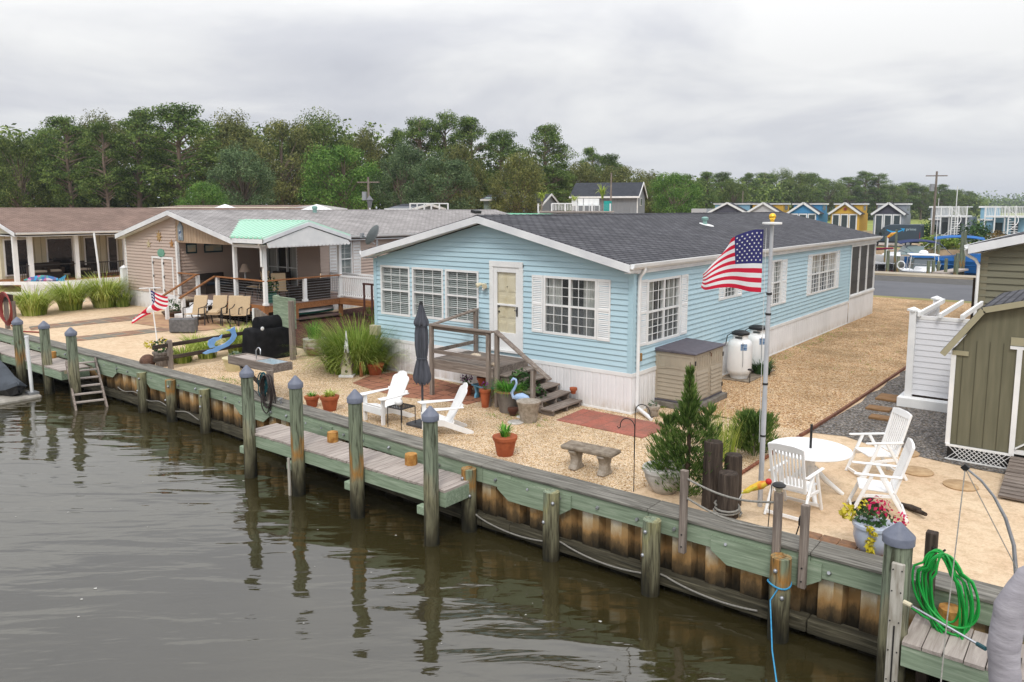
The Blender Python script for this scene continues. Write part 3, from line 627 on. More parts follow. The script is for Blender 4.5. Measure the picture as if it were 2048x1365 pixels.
def gable_roof(parent, x0, x1, y0, y1, ze, zr, th, mat, fascia=True, fh=.17, name='roof', fmat=None, ridge=True):
    """ridge along y; ze, zr = top of shingles at eaves and ridge"""
    xm = (x0+x1)/2; m = MB()
    for xa in (x0, x1):
        m.add([(xa,y0,ze),(xm,y0,zr),(xm,y1,zr),(xa,y1,ze),(xa,y0,ze-th),(xm,y0,zr-th),(xm,y1,zr-th),(xa,y1,ze-th)],
              [(0,1,2,3),(4,5,6,7),(0,1,5,4),(2,3,7,6),(0,3,7,4)])
    r = m.build(name, mat, parent)
    if ridge:
        c = MB(); n = int((y1-y0)/.28)
        for i in range(n):
            a = y0+(y1-y0)*i/n; b = y0+(y1-y0)*(i+1)/n+.02; w = .15; s = (zr-ze)/(xm-x0)
            c.add([(xm-w,a,zr-w*s+.012),(xm,a,zr+.014),(xm+w,a,zr-w*s+.012),(xm-w,b,zr-w*s+.002),(xm,b,zr+.006),(xm+w,b,zr-w*s+.002)], [(0,1,4,3),(1,2,5,4)])
        c.build('ridge_cap', mat, r)
    if fascia:
        fm = fmat or TRIM
        for yy, dy in ((y0-.002,-.022),(y1+.002,.022)):
            f = MB()
            for xa in (x0, x1): f.add([(xa,yy,ze-.02),(xm,yy,zr-.02),(xm,yy,zr-.02-fh),(xa,yy,ze-.02-fh),(xa,yy+dy,ze-.02),(xm,yy+dy,zr-.02),(xm,yy+dy,zr-.02-fh),(xa,yy+dy,ze-.02-fh)], [(0,1,2,3),(4,5,6,7),(0,1,5,4),(3,2,6,7),(0,3,7,4)])
            f.build('fascia', fm, r)
    return r
def gutter(parent, x, y0, y1, z, side=1, mat=None):
    pr = [(0,.0),(.0,-.10),(.06,-.115),(.10,-.07),(.115,.0),(.10,.0),(.09,-.06),(.05,-.09),(.012,-.085),(.012,.0)]
    m = MB(); m.prism(pr, lambda u,v,w: (x+side*u, w, z+v), y0, y1); return m.build('gutter', mat or WHITE, parent)

CLEAR = glassmat('storm_glass_clear', (.98,.98,.97), .8)
# ------------------------------------------------------------------ the blue house
H = thing('blue_house', 'pale blue sided single storey house with white shutters and a charcoal shingle roof', 'house', (-4.1,0,0))
PF, PR = plane_front(0), plane_right(0)
ZS, ZE, ZR, WX, LY = .915, 3.13, 4.16, -8.2, 21.05
wins_f = [(-7.95,-6.8,1.58,2.95),(-6.71,-5.57,1.60,2.95),(-5.5,-4.36,1.61,2.95),(-2.36,-.89,1.58,2.95)]
door = (-3.98,-2.98,1.06,3.2)
def lim_f(z): 
    if z <= ZE: return (WX, 0.0)
    k = (z-ZE)/(ZR-ZE); return (WX+k*4.1, -k*4.1)
m = MB(); lap_siding(m, PF, WX, 0, ZS, (ZR, lim_f), wins_f+[door]); 
wins_r = [(.62,2.26,1.46,2.93),(4.9,5.72,2.1,2.95),(8.58,9.30,1.55,2.95),(12.3,15.22,1.56,2.95)]
lap_siding(m, PR, 0, 17.2, ZS, ZE+.02, wins_r)
lap_siding(m, lambda u,o,z: (WX-o,u,z), 0, LY, ZS, ZE)
lap_siding(m, lambda u,o,z: (u,LY+o,z), WX, 0, ZS, (ZR, lim_f))
m.build('wall', BLUE, H, fix=False)
m = MB(); 
m.box((-.10,-.030,ZS-.02),(.030,-.004,ZE)); m.box((.004,-.0035,ZS-.02),(.030,.10,ZE)); m.build('corner_board', BLUETRIM, H); MB().box((WX-.03,-.03,ZS),(WX+.09,-.004,ZE)).build('corner_board', BLUETRIM, H); MB().box((.0,17.14,ZS),(.035,17.24,ZE)).build('corner_board', BLUETRIM, H)
m = MB(); ribbed(m, plane_front(-.01), WX, .015, 0, ZS-.06); ribbed(m, plane_right(.012), .0, 17.2, 0, ZS-.06); ribbed(m, plane_right(.035), 17.2, LY, 0, 1.02, .24); ribbed(m, lambda u,o,z: (WX-.01-o,u,z), 0, LY, 0, ZS-.06)
m.build('skirting', SKIRT, H, fix=False)
m = MB(); m.box((WX-.02,-.032,ZS-.085),(.04,.0,ZS+.004)); m.box((.0,.001,ZS-.085),(.04,17.2,ZS+.004)); m.box((.0,17.2,1.0),(.075,LY+.02,1.09)); m.box((WX-.02,-.03,0),(.03,.004,.05)); m.box((.0,.005,0),(.034,17.2,.045)); m.build('skirting_trim', WHITE, H, bevel=.004)
rf = gable_roof(H, WX-.12, .12, -.37, LY+.3, ZE+.215, 4.345, .06, ROOFDARK)
m = MB(); m.box((WX-.1,-.35,ZE+.0),(WX+.02,-.0,ZE+.02)); m.box((-.02,-.35,ZE),(.1,-.0,ZE+.02)); m.box((.0,.0,ZE-.02),(.10,LY,ZE+.03)); m.box((.085,-.36,ZE+.02),(.118,LY+.28,ZE+.20))
for s in (0,1):
    x0, xm = (WX, -4.1) if s == 0 else (0, -4.1); m.add([(x0,-.36,ZE+.03),(xm,-.36,ZR+.03),(xm,.0,ZR+.03),(x0,.0,ZE+.03)], [(0,1,2,3)])
m.build('soffit', TRIM, H)
gt = gutter(H, .12, -.36, LY+.28, ZE+.205); gutter(H, WX-.12, -.36, LY+.28, ZE+.205, -1)
MB().tube([(.17,.19,ZE+.10),(.17,.19,ZE+.03),(.075,.17,ZE-.09),(.06,.17,ZE-.2),(.06,.17,.22),(.09,.15,.13),(.50,-.12,.06),(.62,-.22,.045)], .043, 10).build('downspout', WHITE, H, smooth=50)
for i, (a,b,c,d) in enumerate(wins_f[:3]): window(H, PF, a,b,c,d, 3, (2,3), 1, 'blind', screen=False)
window(H, PF, *wins_f[3], cols=3, rows=(3,3), units=2, fill='curtain')
shutter(H, PF, -2.69,-2.37,1.59,2.95); shutter(H, PF, -.875,-.54,1.57,2.95)
window(H, PR, *wins_r[0], cols=3, rows=(4,3), units=2, fill='curtain'); window(H, PR, *wins_r[1], cols=3, rows=(3,3), units=1, fill='blind'); window(H, PR, *wins_r[2], cols=3, rows=(4,4), units=1, fill='blind'); window(H, PR, *wins_r[3], cols=3, rows=(4,3), units=3, fill='curtain')
for a,b,c,d in ((.27,.60,1.48,2.95),(2.29,2.64,1.48,2.93),(4.55,4.88,2.1,2.95),(5.75,6.1,2.1,2.95),(8.2,8.56,1.55,2.95),(9.33,9.78,1.55,2.93),(11.88,12.28,1.57,2.96),(15.25,15.6,1.56,2.96)): shutter(H, PR, a,b,c,d)
# screened porch at the far end
m = MB()
for u in (17.24,18.5,19.75,20.98): pbox(m, PR, u-.04, u+.04, -.02, .05, 1.08, ZE)
pbox(m, PR, 17.2, LY, -.02, .045, ZE-.12, ZE); pbox(m, PR, 17.2, LY, -.02, .045, 1.05, 1.12)
sp = m.build('screen_porch', WHITE, H); m = MB(); m.add([PR(17.25,.0,1.1),PR(LY-.05,.0,1.1),PR(LY-.05,.0,ZE-.1),PR(17.25,.0,ZE-.1)], [(0,1,2,3)]); m.build('mesh_panel', M('porch_screen',(.028,.026,.027,1),(.045,.042,.042,1),sc=.8,st=(1,1,5),rough=.5), sp)
m = MB()
for u0,u1 in ((17.28,18.46),(18.54,19.71),(19.79,20.94)):
    for z in (1.6,2.08,2.56): pbox(m, PR, u0, u1, .004, .012, z-.012, z+.012)
m.build('screen_rail', DARKMET, sp)
# door
m = MB(); a,b,c,d = door
pbox(m, PF, a-.02, a+.10, -.05, .045, c, d); pbox(m, PF, b-.10, b+.02, -.05, .045, c, d); pbox(m, PF, a-.02, b+.02, -.05, .05, d-.11, d+.03); pbox(m, PF, a-.03, b+.03, -.05, .09, c-.06, c)
dr = m.build('door', WHITE, H, bevel=.004)
ia, ib, iz0, iz1 = a+.10, b-.10, c, d-.11
m = MB(); pbox(m, PF, ia, ia+.11, -.02, .025, iz0, iz1); pbox(m, PF, ib-.11, ib, -.02, .025, iz0, iz1); pbox(m, PF, ia+.11, ib-.11, -.02, .024, iz1-.13, iz1); pbox(m, PF, ia+.11, ib-.11, -.02, .024, iz0, iz0+.42); pbox(m, PF, ia+.11, ib-.11, -.02, .026, iz0+1.08, iz0+1.13)
m.build('storm_door', WHITE, dr, bevel=.006)
m = MB(); m.add([PF(ia+.11,.004,iz0+.4),PF(ib-.11,.004,iz0+.4),PF(ib-.11,.004,iz1-.13),PF(ia+.11,.004,iz1-.13)], [(0,1,2,3)]); m.build('storm_glass', CLEAR, dr, fix=False)
YEL = M('cream_door_paint', '#ddd6bf', '#cfc5a6', sc=2, st=(1,1,.6), rough=.5); m = MB(); pbox(m, PF, ia, ib, -.06, -.032, iz0, iz1)
for q0, q1 in ((.22,.68),(.78,1.32),(1.42,1.8)):
    for k in (0,1):
        u0 = ia+.13+k*.29; pbox(m, PF, u0, u0+.23, -.034, -.022, iz0+q0, iz0+q1); pbox(m, PF, u0+.03, u0+.20, -.024, -.014, iz0+q0+.03, iz0+q1-.03)
m.build('door_leaf', YEL, dr, bevel=.004)
m = MB()
for z in (.92,1.05): m.ball(PF(ia+.15,.0-.02,iz0+z), .028, 6)
m.ball(PF((ia+ib)/2,-.02,iz0+1.55), .012, 5); m.build('door_knob', DARKMET, dr)
m = MB(); pbox(m, PF, ib-.08, ib-.04, .025, .04, iz0+.85, iz0+1.08); pbox(m, PF, ib-.12, ib-.045, .05, .062, iz0+.98, iz0+1.0); pbox(m, PF, ib-.07,ib-.05,.04,.06,iz0+.975,iz0+1.005); m.build('handle', BLACK, dr)
m = MB(); pbox(m, PF, -4.22,-4.1,.0,.05,2.52,2.66); lm = m.build('wall_lamp', M('lamp_white', (.75,.74,.70,1)), H, bevel=.01)
for s in (-1,1): MB().tube([PF(-4.16,.05,2.62),PF(-4.16+s*.07,.10,2.64),PF(-4.16+s*.13,.19,2.60)], [.02,.04,.065], 12).build('lamp_head', M('lamp_glass', (.72,.66,.48,1), rough=.2), lm, smooth=50)
MB().ball(PF(-4.16,.08,2.51), .04, 7).build('sensor', WHITE, lm)
BEIGE = M('beige_box', '#b3ab8d', '#a39b7d', rough=.6)
m = MB(); pbox(m, PF, -8.3,-7.98,.0,.17,.96,1.24); pbox(m, PF, -8.0,-7.96,.17,.185,1.0,1.2); m.build('meter_box', BEIGE, H, bevel=.012)
m = MB(); pbox(m, PR, .28,.36,.02,.07,1.15,1.33); m.build('outlet_box', M('copper_box','#8d6b3a'), H, bevel=.01)
VENT = M('vent_green', '#7fa29b', rough=.5)
for (x,y,big) in ((-2.55,9.3,1),(-6.1,6.0,0)):
    z = 4.345-.242*abs(x+4.1); m = MB(); m.cyl((x,y,z-.05),.07,.24); m.lathe([(.10,.0),(.115,.02),(.115,.08),(.06,.115),(.0001,.12)], (x,y,z+.15), 14); v = m.build('vent_pipe', VENT, H, smooth=40)
    MB().lathe([(.24,.0),(.23,.012),(.0001,.014)], (x+.06,y,z+.02), 16).xf(lambda p,x=x,z=z: Vector((p.x,p.y,p.z-(p.x-x)*.242))).build('flashing', WHITE, v)

# ------------------------------------------------------------------ timber landing and steps
D = thing('landing_steps', 'weathered grey timber landing with a handrail and six open steps at the front door', 'steps', (-3.2,-.8,0))
px0, px1, py0, pz = -4.72, -2.78, -1.40, .90
m = MB(); y = py0
while y < -.04: m.box((px0,y,pz-.04),(px1,min(y+.135,-.035),pz)); y += .145
m.build('platform', GREYW['x'], D)
m = MB(); m.box((px0+.005,py0+.0,pz-.24),(px1,py0+.045,pz-.042)); m.box((px1-.05,py0+.05,pz-.24),(px1-.005,-.06,pz-.042)); m.box((px0+.01,py0+.05,pz-.24),(px0+.055,-.06,pz-.042)); m.build('rim_joist', GREYW['x'], D, bevel=.005)
for (x,y,t_) in ((px0+.06,py0-.03,1.72),(px1-.10,py0-.03,1.70),(px1+.06,py0+.08,1.74),(px0+.34,-.12,1.98),(-1.72,-1.30,.98)):
    MB().box((x-.045,y-.045,0 if y<-.5 else .9),(x+.045,y+.045,t_)).build('post', GREYW['z'], D, bevel=.004)
m = MB(); m.box((px0-.02,py0-.09,1.72),(px1+.02,py0+.05,1.76)); m.box((px0+.05,py0-.01,1.63),(px1-.1,py0+.025,1.715)); m.beam((px0+.06,py0+.06,1.74),(px0+.34,-.05,2.0),.13,.04); m.box((px0+.1,py0-.02,1.05),(px1-.15,py0+.015,1.14)); m.beam((px0+.09,py0+.05,1.1),(px0+.34,-.12,1.18),.035,.09)
m.build('rail', GREYW['x'], D, bevel=.004)
m = MB(); m.beam((px1+.02,-1.32,1.76),(-1.25,-1.32,.84),.14,.04); m.build('handrail', GREYW['x'], D, bevel=.004)
for k in range(5):
    x = px1+.02+.31*k; z = pz-.15*(k+1); MB().box((x-.02,-1.26,z-.038),(x+.30,-.06,z)).build('tread', GREYW['y'], D, bevel=.005)
    
for y in (-1.19,-.66,-.16):
    n = 5; pl_ = [(px1,pz-.05)]
    for k in range(5): x = px1+.02+.31*k; z = pz-.15*(k+1); pl_ += [(x,z-.04),(x+.29,z-.04)]
    pl_ += [(px1+.02+.31*5-.02,0),(px1+.02+.31*5-.25,0),(px1,pz-.42)]
    MB().prism(pl_, lambda u,v,w: (u,w,v), y-.02, y+.02).build('stringer', GREYW['x'], D)
# ------------------------------------------------------------------ plants
GR1 = leafmat('grass_blades', '#4f6a24', '#7a9438', '#a9b462', 1.0)
GR2 = leafmat('yellow_grass', '#6a8230', '#98a944', '#c8cd7c', 1.0)
GR3 = leafmat('bright_leaves', '#2f5a1c', '#4b8a2c', '#85b84c', 2.0)
JUN = leafmat('juniper_needles', '#33491f', '#557234', '#869a52', 2.0)
DKL = leafmat('dark_leaves', '#22361a', '#3a5830', '#5f7d4a', 2.0)
GRY = leafmat('grey_leaves', '#3c4c3c', '#5c6d58', '#8a9a80', 2.0)
PINK = leafmat('magenta_petals', '#a30e3c', '#c51f55', '#da4a78', 3)
YELP = leafmat('yellow_petals', '#a8981e', '#c9b92c', '#dcd060', 3)
PURP = leafmat('purple_petals', '#6a2c6e', '#8f4a95', '#b87fb8', 3)
WHP = leafmat('white_petals', '#b8aea4', '#d0c8c0', '#e4ded8', 3)
STRAW = leafmat('dry_stems', '#4a3c22', '#6e5a34', '#93804e', 2)
def blades(m, c, n, h, spread, w=.012, droop=.5, base=.1, seg=4):
    dr0 = droop
    for _ in range(n):
        droop = dr0*rnd(.35,1.5); a = rnd(0,6.283); rb = base*math.sqrt(random.random()); hh = h*rnd(.65,1.05); sp = spread*rnd(.3,1.0); ca, sa = math.cos(a), math.sin(a)
        a2 = a+rnd(-.4,.4); ca2, sa2 = math.cos(a2), math.sin(a2); ww = w*rnd(.7,1.2); vs = []
        for i in range(seg+1):
            k = i/seg; x = c[0]+ca*rb+ca2*sp*k**1.6; y = c[1]+sa*rb+sa2*sp*k**1.6; z = c[2]+hh*(k-droop*.55*k**3)
            e = ww*(1-k*.85); vs += [(x-sa2*e,y+ca2*e,z),(x+sa2*e,y-ca2*e,z)]
        m.add(vs, [(2*i,2*i+1,2*i+3,2*i+2) for i in range(seg)])
    return m
def leafball(m, c, r, n, s, sc=(1,1,1), shell=.55):
    for _ in range(n):
        d = Vector((random.gauss(0,1),random.gauss(0,1),random.gauss(0,1))).normalized(); q = d*r*rnd(shell,1)**.7
        p = Vector((c[0]+q.x*sc[0], c[1]+q.y*sc[1], c[2]+q.z*sc[2]))
        u = Vector((rnd(-1,1),rnd(-1,1),rnd(-1,1))).normalized(); nn_ = (d+u*.9+Vector((0,0,.4))).normalized(); t1 = nn_.orthogonal().normalized(); t1 = (t1*math.cos(k:=rnd(0,6.28)) + nn_.cross(t1)*math.sin(k)); t2 = nn_.cross(t1); e = s*rnd(.6,1.2)
        m.add([p-t1*e, p+t2*e*.55, p+t1*e, p-t2*e*.55], [(0,1,2,3)])
    return m
def sprays(m, c, n, h, r, taper, lw=.05, ll=.18):      # conifer sprays: upswept feathery tufts in a tapering outline
    per = 26; tips = []
    for i in range(max(1,n//per)):
        k = random.random()**.85; a = rnd(0,6.283); rr = r*taper(k)*rnd(.6,1.18); tips.append((k,a,rr))
    for i in range(n):
        k0, a, rr = tips[i//per % len(tips)]; f_ = rnd(.15,1.0); q = rr*f_; k = min(1, k0+.10*f_*f_*r/h*2); z = c[2]+.04+h*k*.97+rnd(-.03,.03); a += rnd(-.22,.22)
        p = Vector((c[0]+q*math.cos(a), c[1]+q*math.sin(a), z)); d = Vector((math.cos(a)*.75,math.sin(a)*.75,rnd(.25,1.2)+k*.7)).normalized()
        L_ = ll*rnd(.6,1.25); s = d.cross(Vector((rnd(-1,1),rnd(-1,1),rnd(-1,1)))).normalized()*lw*rnd(.5,1); e = d*L_
        m.add([p-e*.3, p+s+e*.25, p+e, p-s+e*.25], [(0,1,2,3)])
    return m
def plant(name, label, cat, c, parts, group=None):
    o = thing(name, label, cat, c, group=group)
    for nm, mb, mat in parts: mb.build(nm, mat, o, fix=False)
    return o
def pot_prof(r, h, rim=.03, b=.68, lip=.06):
    return [(r*b,0),(r*.97,h-lip),(r*.97+rim*.6,h-lip),(r+rim*.6,h),(r-.01,h),(r*.9,h-.05),(.0001,h-.055)]
def pot(label, x, y, z, r, h, mat, grow=None, group=None, name='flower_pot', prof=None, soil=True):
    o = thing(name, label, 'plant pot', (x,y,z), group=group)
    MB().lathe((prof or pot_prof(r,h))[:-2], (x,y,z), 22).build('pot', mat, o, smooth=40)
    if soil: MB().lathe([(r*.93,h-.045),(r*.5,h-.035),(.0001,h-.03)], (x,y,z), 14).build('soil', SOIL, o, smooth=60)
    for nm, mb, mt in (grow or []): mb.build(nm, mt, o, fix=False)
    return o
TG = 'terracotta pots in the yard'
c = (-.42,-3.92); pot('terracotta pot with a bright green plant by the bulkhead edge, near the dock corner', *c, 0, .215, .36, TERRA, [('leaves', blades(MB(),(c[0],c[1],.32),46,.34,.2,.02,.5,.08), GR3)], TG)
c = (-5.5,-3.86); pot('larger terracotta pot with yellow green leaves beside the second dock piling', *c, 0, .20, .33, TERRA, [('leaves', blades(MB(),(c[0],c[1],.29),60,.26,.26,.018,.8,.08), GR2)], TG)
c = (-6.08,-3.9); pot('smaller terracotta pot with low dark leaves, next to the larger one', *c, 0, .155, .25, TERRA, [('leaves', blades(MB(),(c[0],c[1],.22),40,.16,.16,.016,.8,.06), GR3)], TG)
pot('wide terracotta pot in front of the tall grass clump at the house corner', -7.52, -.68, 0, .225, .32, TERRA, None, TG)
pot('tiny terracotta pot on the second lowest step of the landing', -1.38, -.20, .30, .07, .14, TERRA, None, TG)
pot('terracotta pot with soil standing on the small blue bench', -3.42, -.98, .345, .14, .2, TERRA, [('stems', blades(MB(),(-3.42,-.98,.5),8,.18,.08,.008,.2,.06), STRAW)], TG)
c = (-2.92,-1.5); pot('tall narrow terracotta pot with a purple flower beside the landing post', *c, 0, .12, .42, TERRA, [('blossom', leafball(MB(),(c[0],c[1],.52),.1,50,.025), PURP),('leaves', leafball(MB(),(c[0],c[1],.45),.09,40,.03), DKL)], TG)
c = (-4.0,-.92); pot('terracotta pot of purple flowers left of the small blue bench', *c, 0, .15, .26, TERRA, [('blossom', leafball(MB(),(c[0],c[1],.46),.17,90,.028,(1,1,.6)), PURP),('leaves', leafball(MB(),(c[0],c[1],.36),.14,60,.035), DKL)], TG)
pot('very small dark pot between the big ribbed planter and the blue flamingo', -1.98, -1.68, 0, .10, .17, M('old_terracotta','#5f3626','#3e2a20',sc=6,rough=.9), None, TG)
RIB = M('ribbed_planter', '#4d4642', '#77706a', sc=3, st=(1,1,.6), rough=.7, bump=.3); c = (-2.27,-1.47)
pot('big dark ribbed planter overflowing with green grass beside the landing post', *c, 0, .29, .5, RIB, [('grass', blades(blades(MB(),(c[0],c[1],.46),260,.34,.34,.010,.9,.24),(c[0],c[1],.46),120,.25,.42,.010,1.5,.24), GR3),('rim', MB().lathe([(.285,.46),(.315,.47),(.315,.505),(.28,.505)],(c[0],c[1],0),22), M('planter_rim','#8a7049'))], name='planter')
c = (-1.42,-1.86); pot('beige stone planter with only soil at the foot of the steps', *c, 0, .24, .46, CONCL, None, name='planter', prof=[(.17,0),(.235,.38),(.25,.40),(.262,.455),(.225,.46),(.20,.37),(.0001,.36)], soil=False)
c = (.46,.16); pot('small beige stone pot beside the white downspout at the house corner', *c, 0, .14, .24, CONCL, [('leaves', leafball(MB(),(c[0],c[1],.27),.1,40,.03), GRY)])
MARO = M('glazed_urn', '#b9b3ae', '#6d3b3c', sc=2.2, rough=.4, lo=.42, hi=.6); c = (-11.15,.12)
pot('round white and maroon glazed urn with green spikes beside the tall weathered post', *c, 0, .34, .52, MARO, [('leaves', blades(MB(),(c[0],c[1],.48),170,.7,.3,.012,.4,.2), GR3),('pebbles', leafball(MB(),(c[0]+.12,c[1]-.2,.52),.1,30,.03,(1,1,.3)), WHP)], name='urn', prof=[(.22,0),(.33,.14),(.36,.27),(.34,.30),(.36,.33),(.34,.44),(.36,.47),(.36,.52),(.31,.52),(.30,.44),(.0001,.43)])
c = (-11.1,-2.68); CRM = M('cream_tub','#c9be97','#b5a880',rough=.7); pot('cream coloured tub with a grey green plant in front of the rail fence', *c, 0, .33, .36, CRM, [('leaves', leafball(MB(),(c[0]+.05,c[1],.42),.2,120,.04,(1,1,.7)), GRY)], name='planter', prof=[(.25,0),(.31,.30),(.335,.31),(.345,.36),(.30,.36),(.28,.28),(.0001,.27)])
GLZ = M('pale_blue_glaze', '#b4bccb', '#a3abbb', sc=2, rough=.25, spec=.6); c = (5.93,-4.12)
def trail(m, c0, n):
    for i in range(n): leafball(m, (c0[0]+rnd(-.03,.03), c0[1]+rnd(-.02,.02), c0[2]-.36*i/n), .045, 9, .04)
    return m
pot('pale glazed pot of magenta flowers with trailing yellow leaves beside the big piling', *c, 0, .245, .42, GLZ, [('blossom', leafball(MB(),(c[0]+.05,c[1],.62),.17,80,.032,(1,1,.9)), PINK),('blossom', leafball(MB(),(c[0]+.30,c[1]+.1,.5),.1,34,.03), PINK),('leaves', leafball(MB(),(c[0]-.03,c[1],.50),.23,190,.045,(1.1,1.1,.6)), DKL),('trailing_leaves', trail(leafball(leafball(MB(),(c[0]-.32,c[1]-.05,.5),.12,70,.045),(c[0]-.15,c[1]+.05,.6),.08,24,.035),(c[0]+.02,c[1]-.26,.42),11), YELP)], prof=[(.13,0),(.20,.08),(.245,.22),(.24,.36),(.265,.37),(.265,.41),(.22,.42),(.20,.36),(.0001,.34)])
c = (2.74,-3.78); WPOT = M('white_stone_pot','#c3c0ba','#9c978e',sc=7,rough=.85,bump=.4)
pot('white stone bowl planter with faded flowers, partly behind the young juniper', *c, 0, .33, .40, WPOT, [('blossom', leafball(MB(),(c[0]+.1,c[1]-.05,.46),.12,30,.035), WHP),('stems', blades(MB(),(c[0],c[1],.36),30,.2,.15,.01,.4,.18), STRAW)], name='planter', prof=[(.17,0),(.24,.08),(.31,.22),(.335,.34),(.36,.35),(.36,.40),(.30,.40),(.28,.34),(.0001,.33)])

# junipers and grasses
c = (3.12,-3.78,0); k1 = lambda k: (1.05-.35*k if k < .38 else (.92-(k-.38)*2.6 if k < .62 else max(.06, .30*(1-(k-.62)/.38)**1.1))) * (.55+.45*min(1,k/.12))
plant('juniper_tree', 'young juniper with a thin leaning tip in front of the storage box', 'tree', c, [('trunk', MB().tube([(c[0],c[1],0),(c[0]+.02,c[1],1.0),(c[0],c[1],2.15)],[.05,.03,.006],8), M('juniper_bark','#4a3a2a','#2c2219',sc=6,st=(4,4,.5),rough=.9)),
   ('crown', sprays(sprays(sprays(MB(),c,7800,2.02,.62,k1,.010,.095),(c[0]-.3,c[1]-.1,.1),2200,1.15,.42,lambda k:1-k*.7,.010,.10),(c[0]+.25,c[1]+.2,.1),2000,1.3,.42,lambda k:1-k*.7,.010,.10), JUN)])
c = (3.2,-1.15,0); plant('juniper_bush', 'round dark juniper bush on the sand behind the flagpole', 'bush', c, [('stem', MB().tube([(c[0],c[1],0),(c[0],c[1],.4)],.04,6), GREYW['z']),('crown', sprays(MB(),c,6500,.72,.60,lambda k:.7+.5*k-.75*k*k,.010,.10), JUN)])
c = (2.85,-1.62,0); plant('reed_clump', 'thin yellowing reed clump between the juniper tree and the juniper bush', 'grass', c, [('blades', blades(MB(),c,150,1.05,.32,.009,.4,.25), GR2)])
c = (-8.45,-.5,0); plant('grass_clump', 'huge fountain of green and straw grass at the blue house corner', 'grass', c, [('blades', blades(blades(MB(),c,2400,1.7,1.1,.012,.66,.75,5),c,1200,1.2,1.45,.011,.95,.9,5), GR1),('dry_stems', blades(MB(),c,420,.8,1.1,.010,.95,.65), STRAW)])
c = (.78,5.85,0); plant('cypress_bush', 'small dark drooping bush against the second propane tank', 'bush', c, [('crown', blades(MB(),c,330,.62,.34,.02,1.0,.2), DKL)])
c = (-2.0,-.95,0); plant('dark_shrub', 'dark leafy shrub growing through the side of the steps', 'bush', c, [('crown', leafball(leafball(MB(),(c[0],c[1],.35),.32,170,.06),(c[0]-.25,c[1]-.1,.7),.25,90,.07), DKL)])
MOSS = MB()
for _ in range(130):
    for (x0,y0,x1,y1,n) in ((.05,.9,.35,1.1,1),(.1,6.5,.6,16,2),(-2.6,-2.1,-.9,-1.5,1),(-7,-1.1,-4.6,-.1,1),(-10.5,-3.9,-9.2,-3.4,1),(1.2,7,3.2,20,1)):
        for _k in range(n):
            if random.random() < .5: blades(MOSS, (rnd(x0,x1),rnd(y0,y1),0), 3, .06, .08, .008, .5, .06, 2)
tag(MOSS.build('weeds', GR1, fix=False), None, None, None, 'stuff')

# ------------------------------------------------------------------ adirondack chairs
def adirondack():
    o = thing('adirondack_chair', '', 'chair', (0,0,0), group='white adirondack chairs', w=False)
    for s in (-1,1):
        MB().box((s*.30-.02,-.42,0),(s*.30+.02,-.33,.56)).build('leg', WHITE2, o, bevel=.006)
        MB().prism([(-.42,.24),(-.40,.38),(-.1,.33),(.52,.05),(.52,0),(.38,0),(-.1,.20)], lambda u,v,w: (w,u,v), s*.262-.013, s*.262+.013).build('leg', WHITE2, o, bevel=.004)
        MB().prism([(-.10,-.46),(.06,-.50),(.10,-.44),(.075,-.05),(.03,.30),(-.03,.30),(-.06,-.1)], lambda u,v,w: (s*.33+s*u,v,w), .56, .585).build('armrest', WHITE2, o, bevel=.008)
    m = MB()
    for i in range(5):
        y = -.36+i*.098; m.cb((0,y,.375-.065*i*.75+.0),(.52,.088,.022),(-26+3*i,0,0))
    m.build('seat', WHITE2, o, bevel=.004)
    MB().box((-.30,-.445,.22),(.30,-.42,.38)).build('apron', WHITE2, o, bevel=.008)
    m = MB(); n = 5
    for i in range(n):
        u = (i-2)*.108; w = .05; top = .93-.028*abs(i-2)**2
        def pb(uu, l, t): a = R(27); return (uu, .02+l*math.sin(a)+t*math.cos(a), .17+l*math.cos(a)-t*math.sin(a))
        pl_ = [(u*.78-w*.8,0),(u*.78+w*.8,0),(u+w,top-.06)]
        if i == 2: pl_ += [(u+w,top-.02),(u+w*.5,top),(u-w*.5,top),(u-w,top-.02)]
        else: sg = 1 if i < 2 else -1; pl_ = pl_[:2] + ([(u+w,top+.02),(u-w*.3,top-.005),(u-w,top-.06)] if i < 2 else [(u+w,top-.06),(u+w*.3,top-.005),(u-w,top+.02)])
        m.prism(pl_, lambda a,b,t: pb(a,b,t), 0, .02)
    m.build('backrest', WHITE2, o, bevel=.003)
    m = MB()
    for l in (.12,.50): a = R(27); m.cb((0,.02+l*math.sin(a)+.035*math.cos(a),.17+l*math.cos(a)-.035*math.sin(a)),(.54+.1*(l>.3),.022,.07),(-27,0,0))
    m.build('back_rail', WHITE2, o)
    return o
ac = adirondack(); ac['label'] = 'white adirondack chair facing the dock, left of the small black side table'; ac.location = (-3.92,-3.56,0); ac.rotation_euler = (0,0,R(-4))
dup(ac, (-2.28,-3.52,0), R(-34), 'white adirondack chair turned sideways, right of the closed grey umbrella')
st = thing('side_table', 'small black wire side table between the two white adirondack chairs', 'table', (-3.28,-3.78,0))
for sx in (-1,1):
    for sy in (-1,1): MB().tube([(-3.28+sx*.2,-3.78+sy*.2,0),(-3.28+sx*.2,-3.78+sy*.2,.43)], .01, 6).build('leg', DARKMET, st)
m = MB(); 
for i in range(9): m.tube([(-3.48+i*.05,-3.98,.43),(-3.48+i*.05,-3.58,.43)], .006, 5); m.tube([(-3.48,-3.98+i*.05,.432),(-3.08,-3.98+i*.05,.432)], .006, 5)
for a,b in (((-.2,-.2),(.2,-.2)),((.2,-.2),(.2,.2)),((.2,.2),(-.2,.2)),((-.2,.2),(-.2,-.2))): m.tube([(-3.28+a[0],-3.78+a[1],.43),(-3.28+b[0],-3.78+b[1],.43)], .012, 6)
m.build('table_top', DARKMET, st)
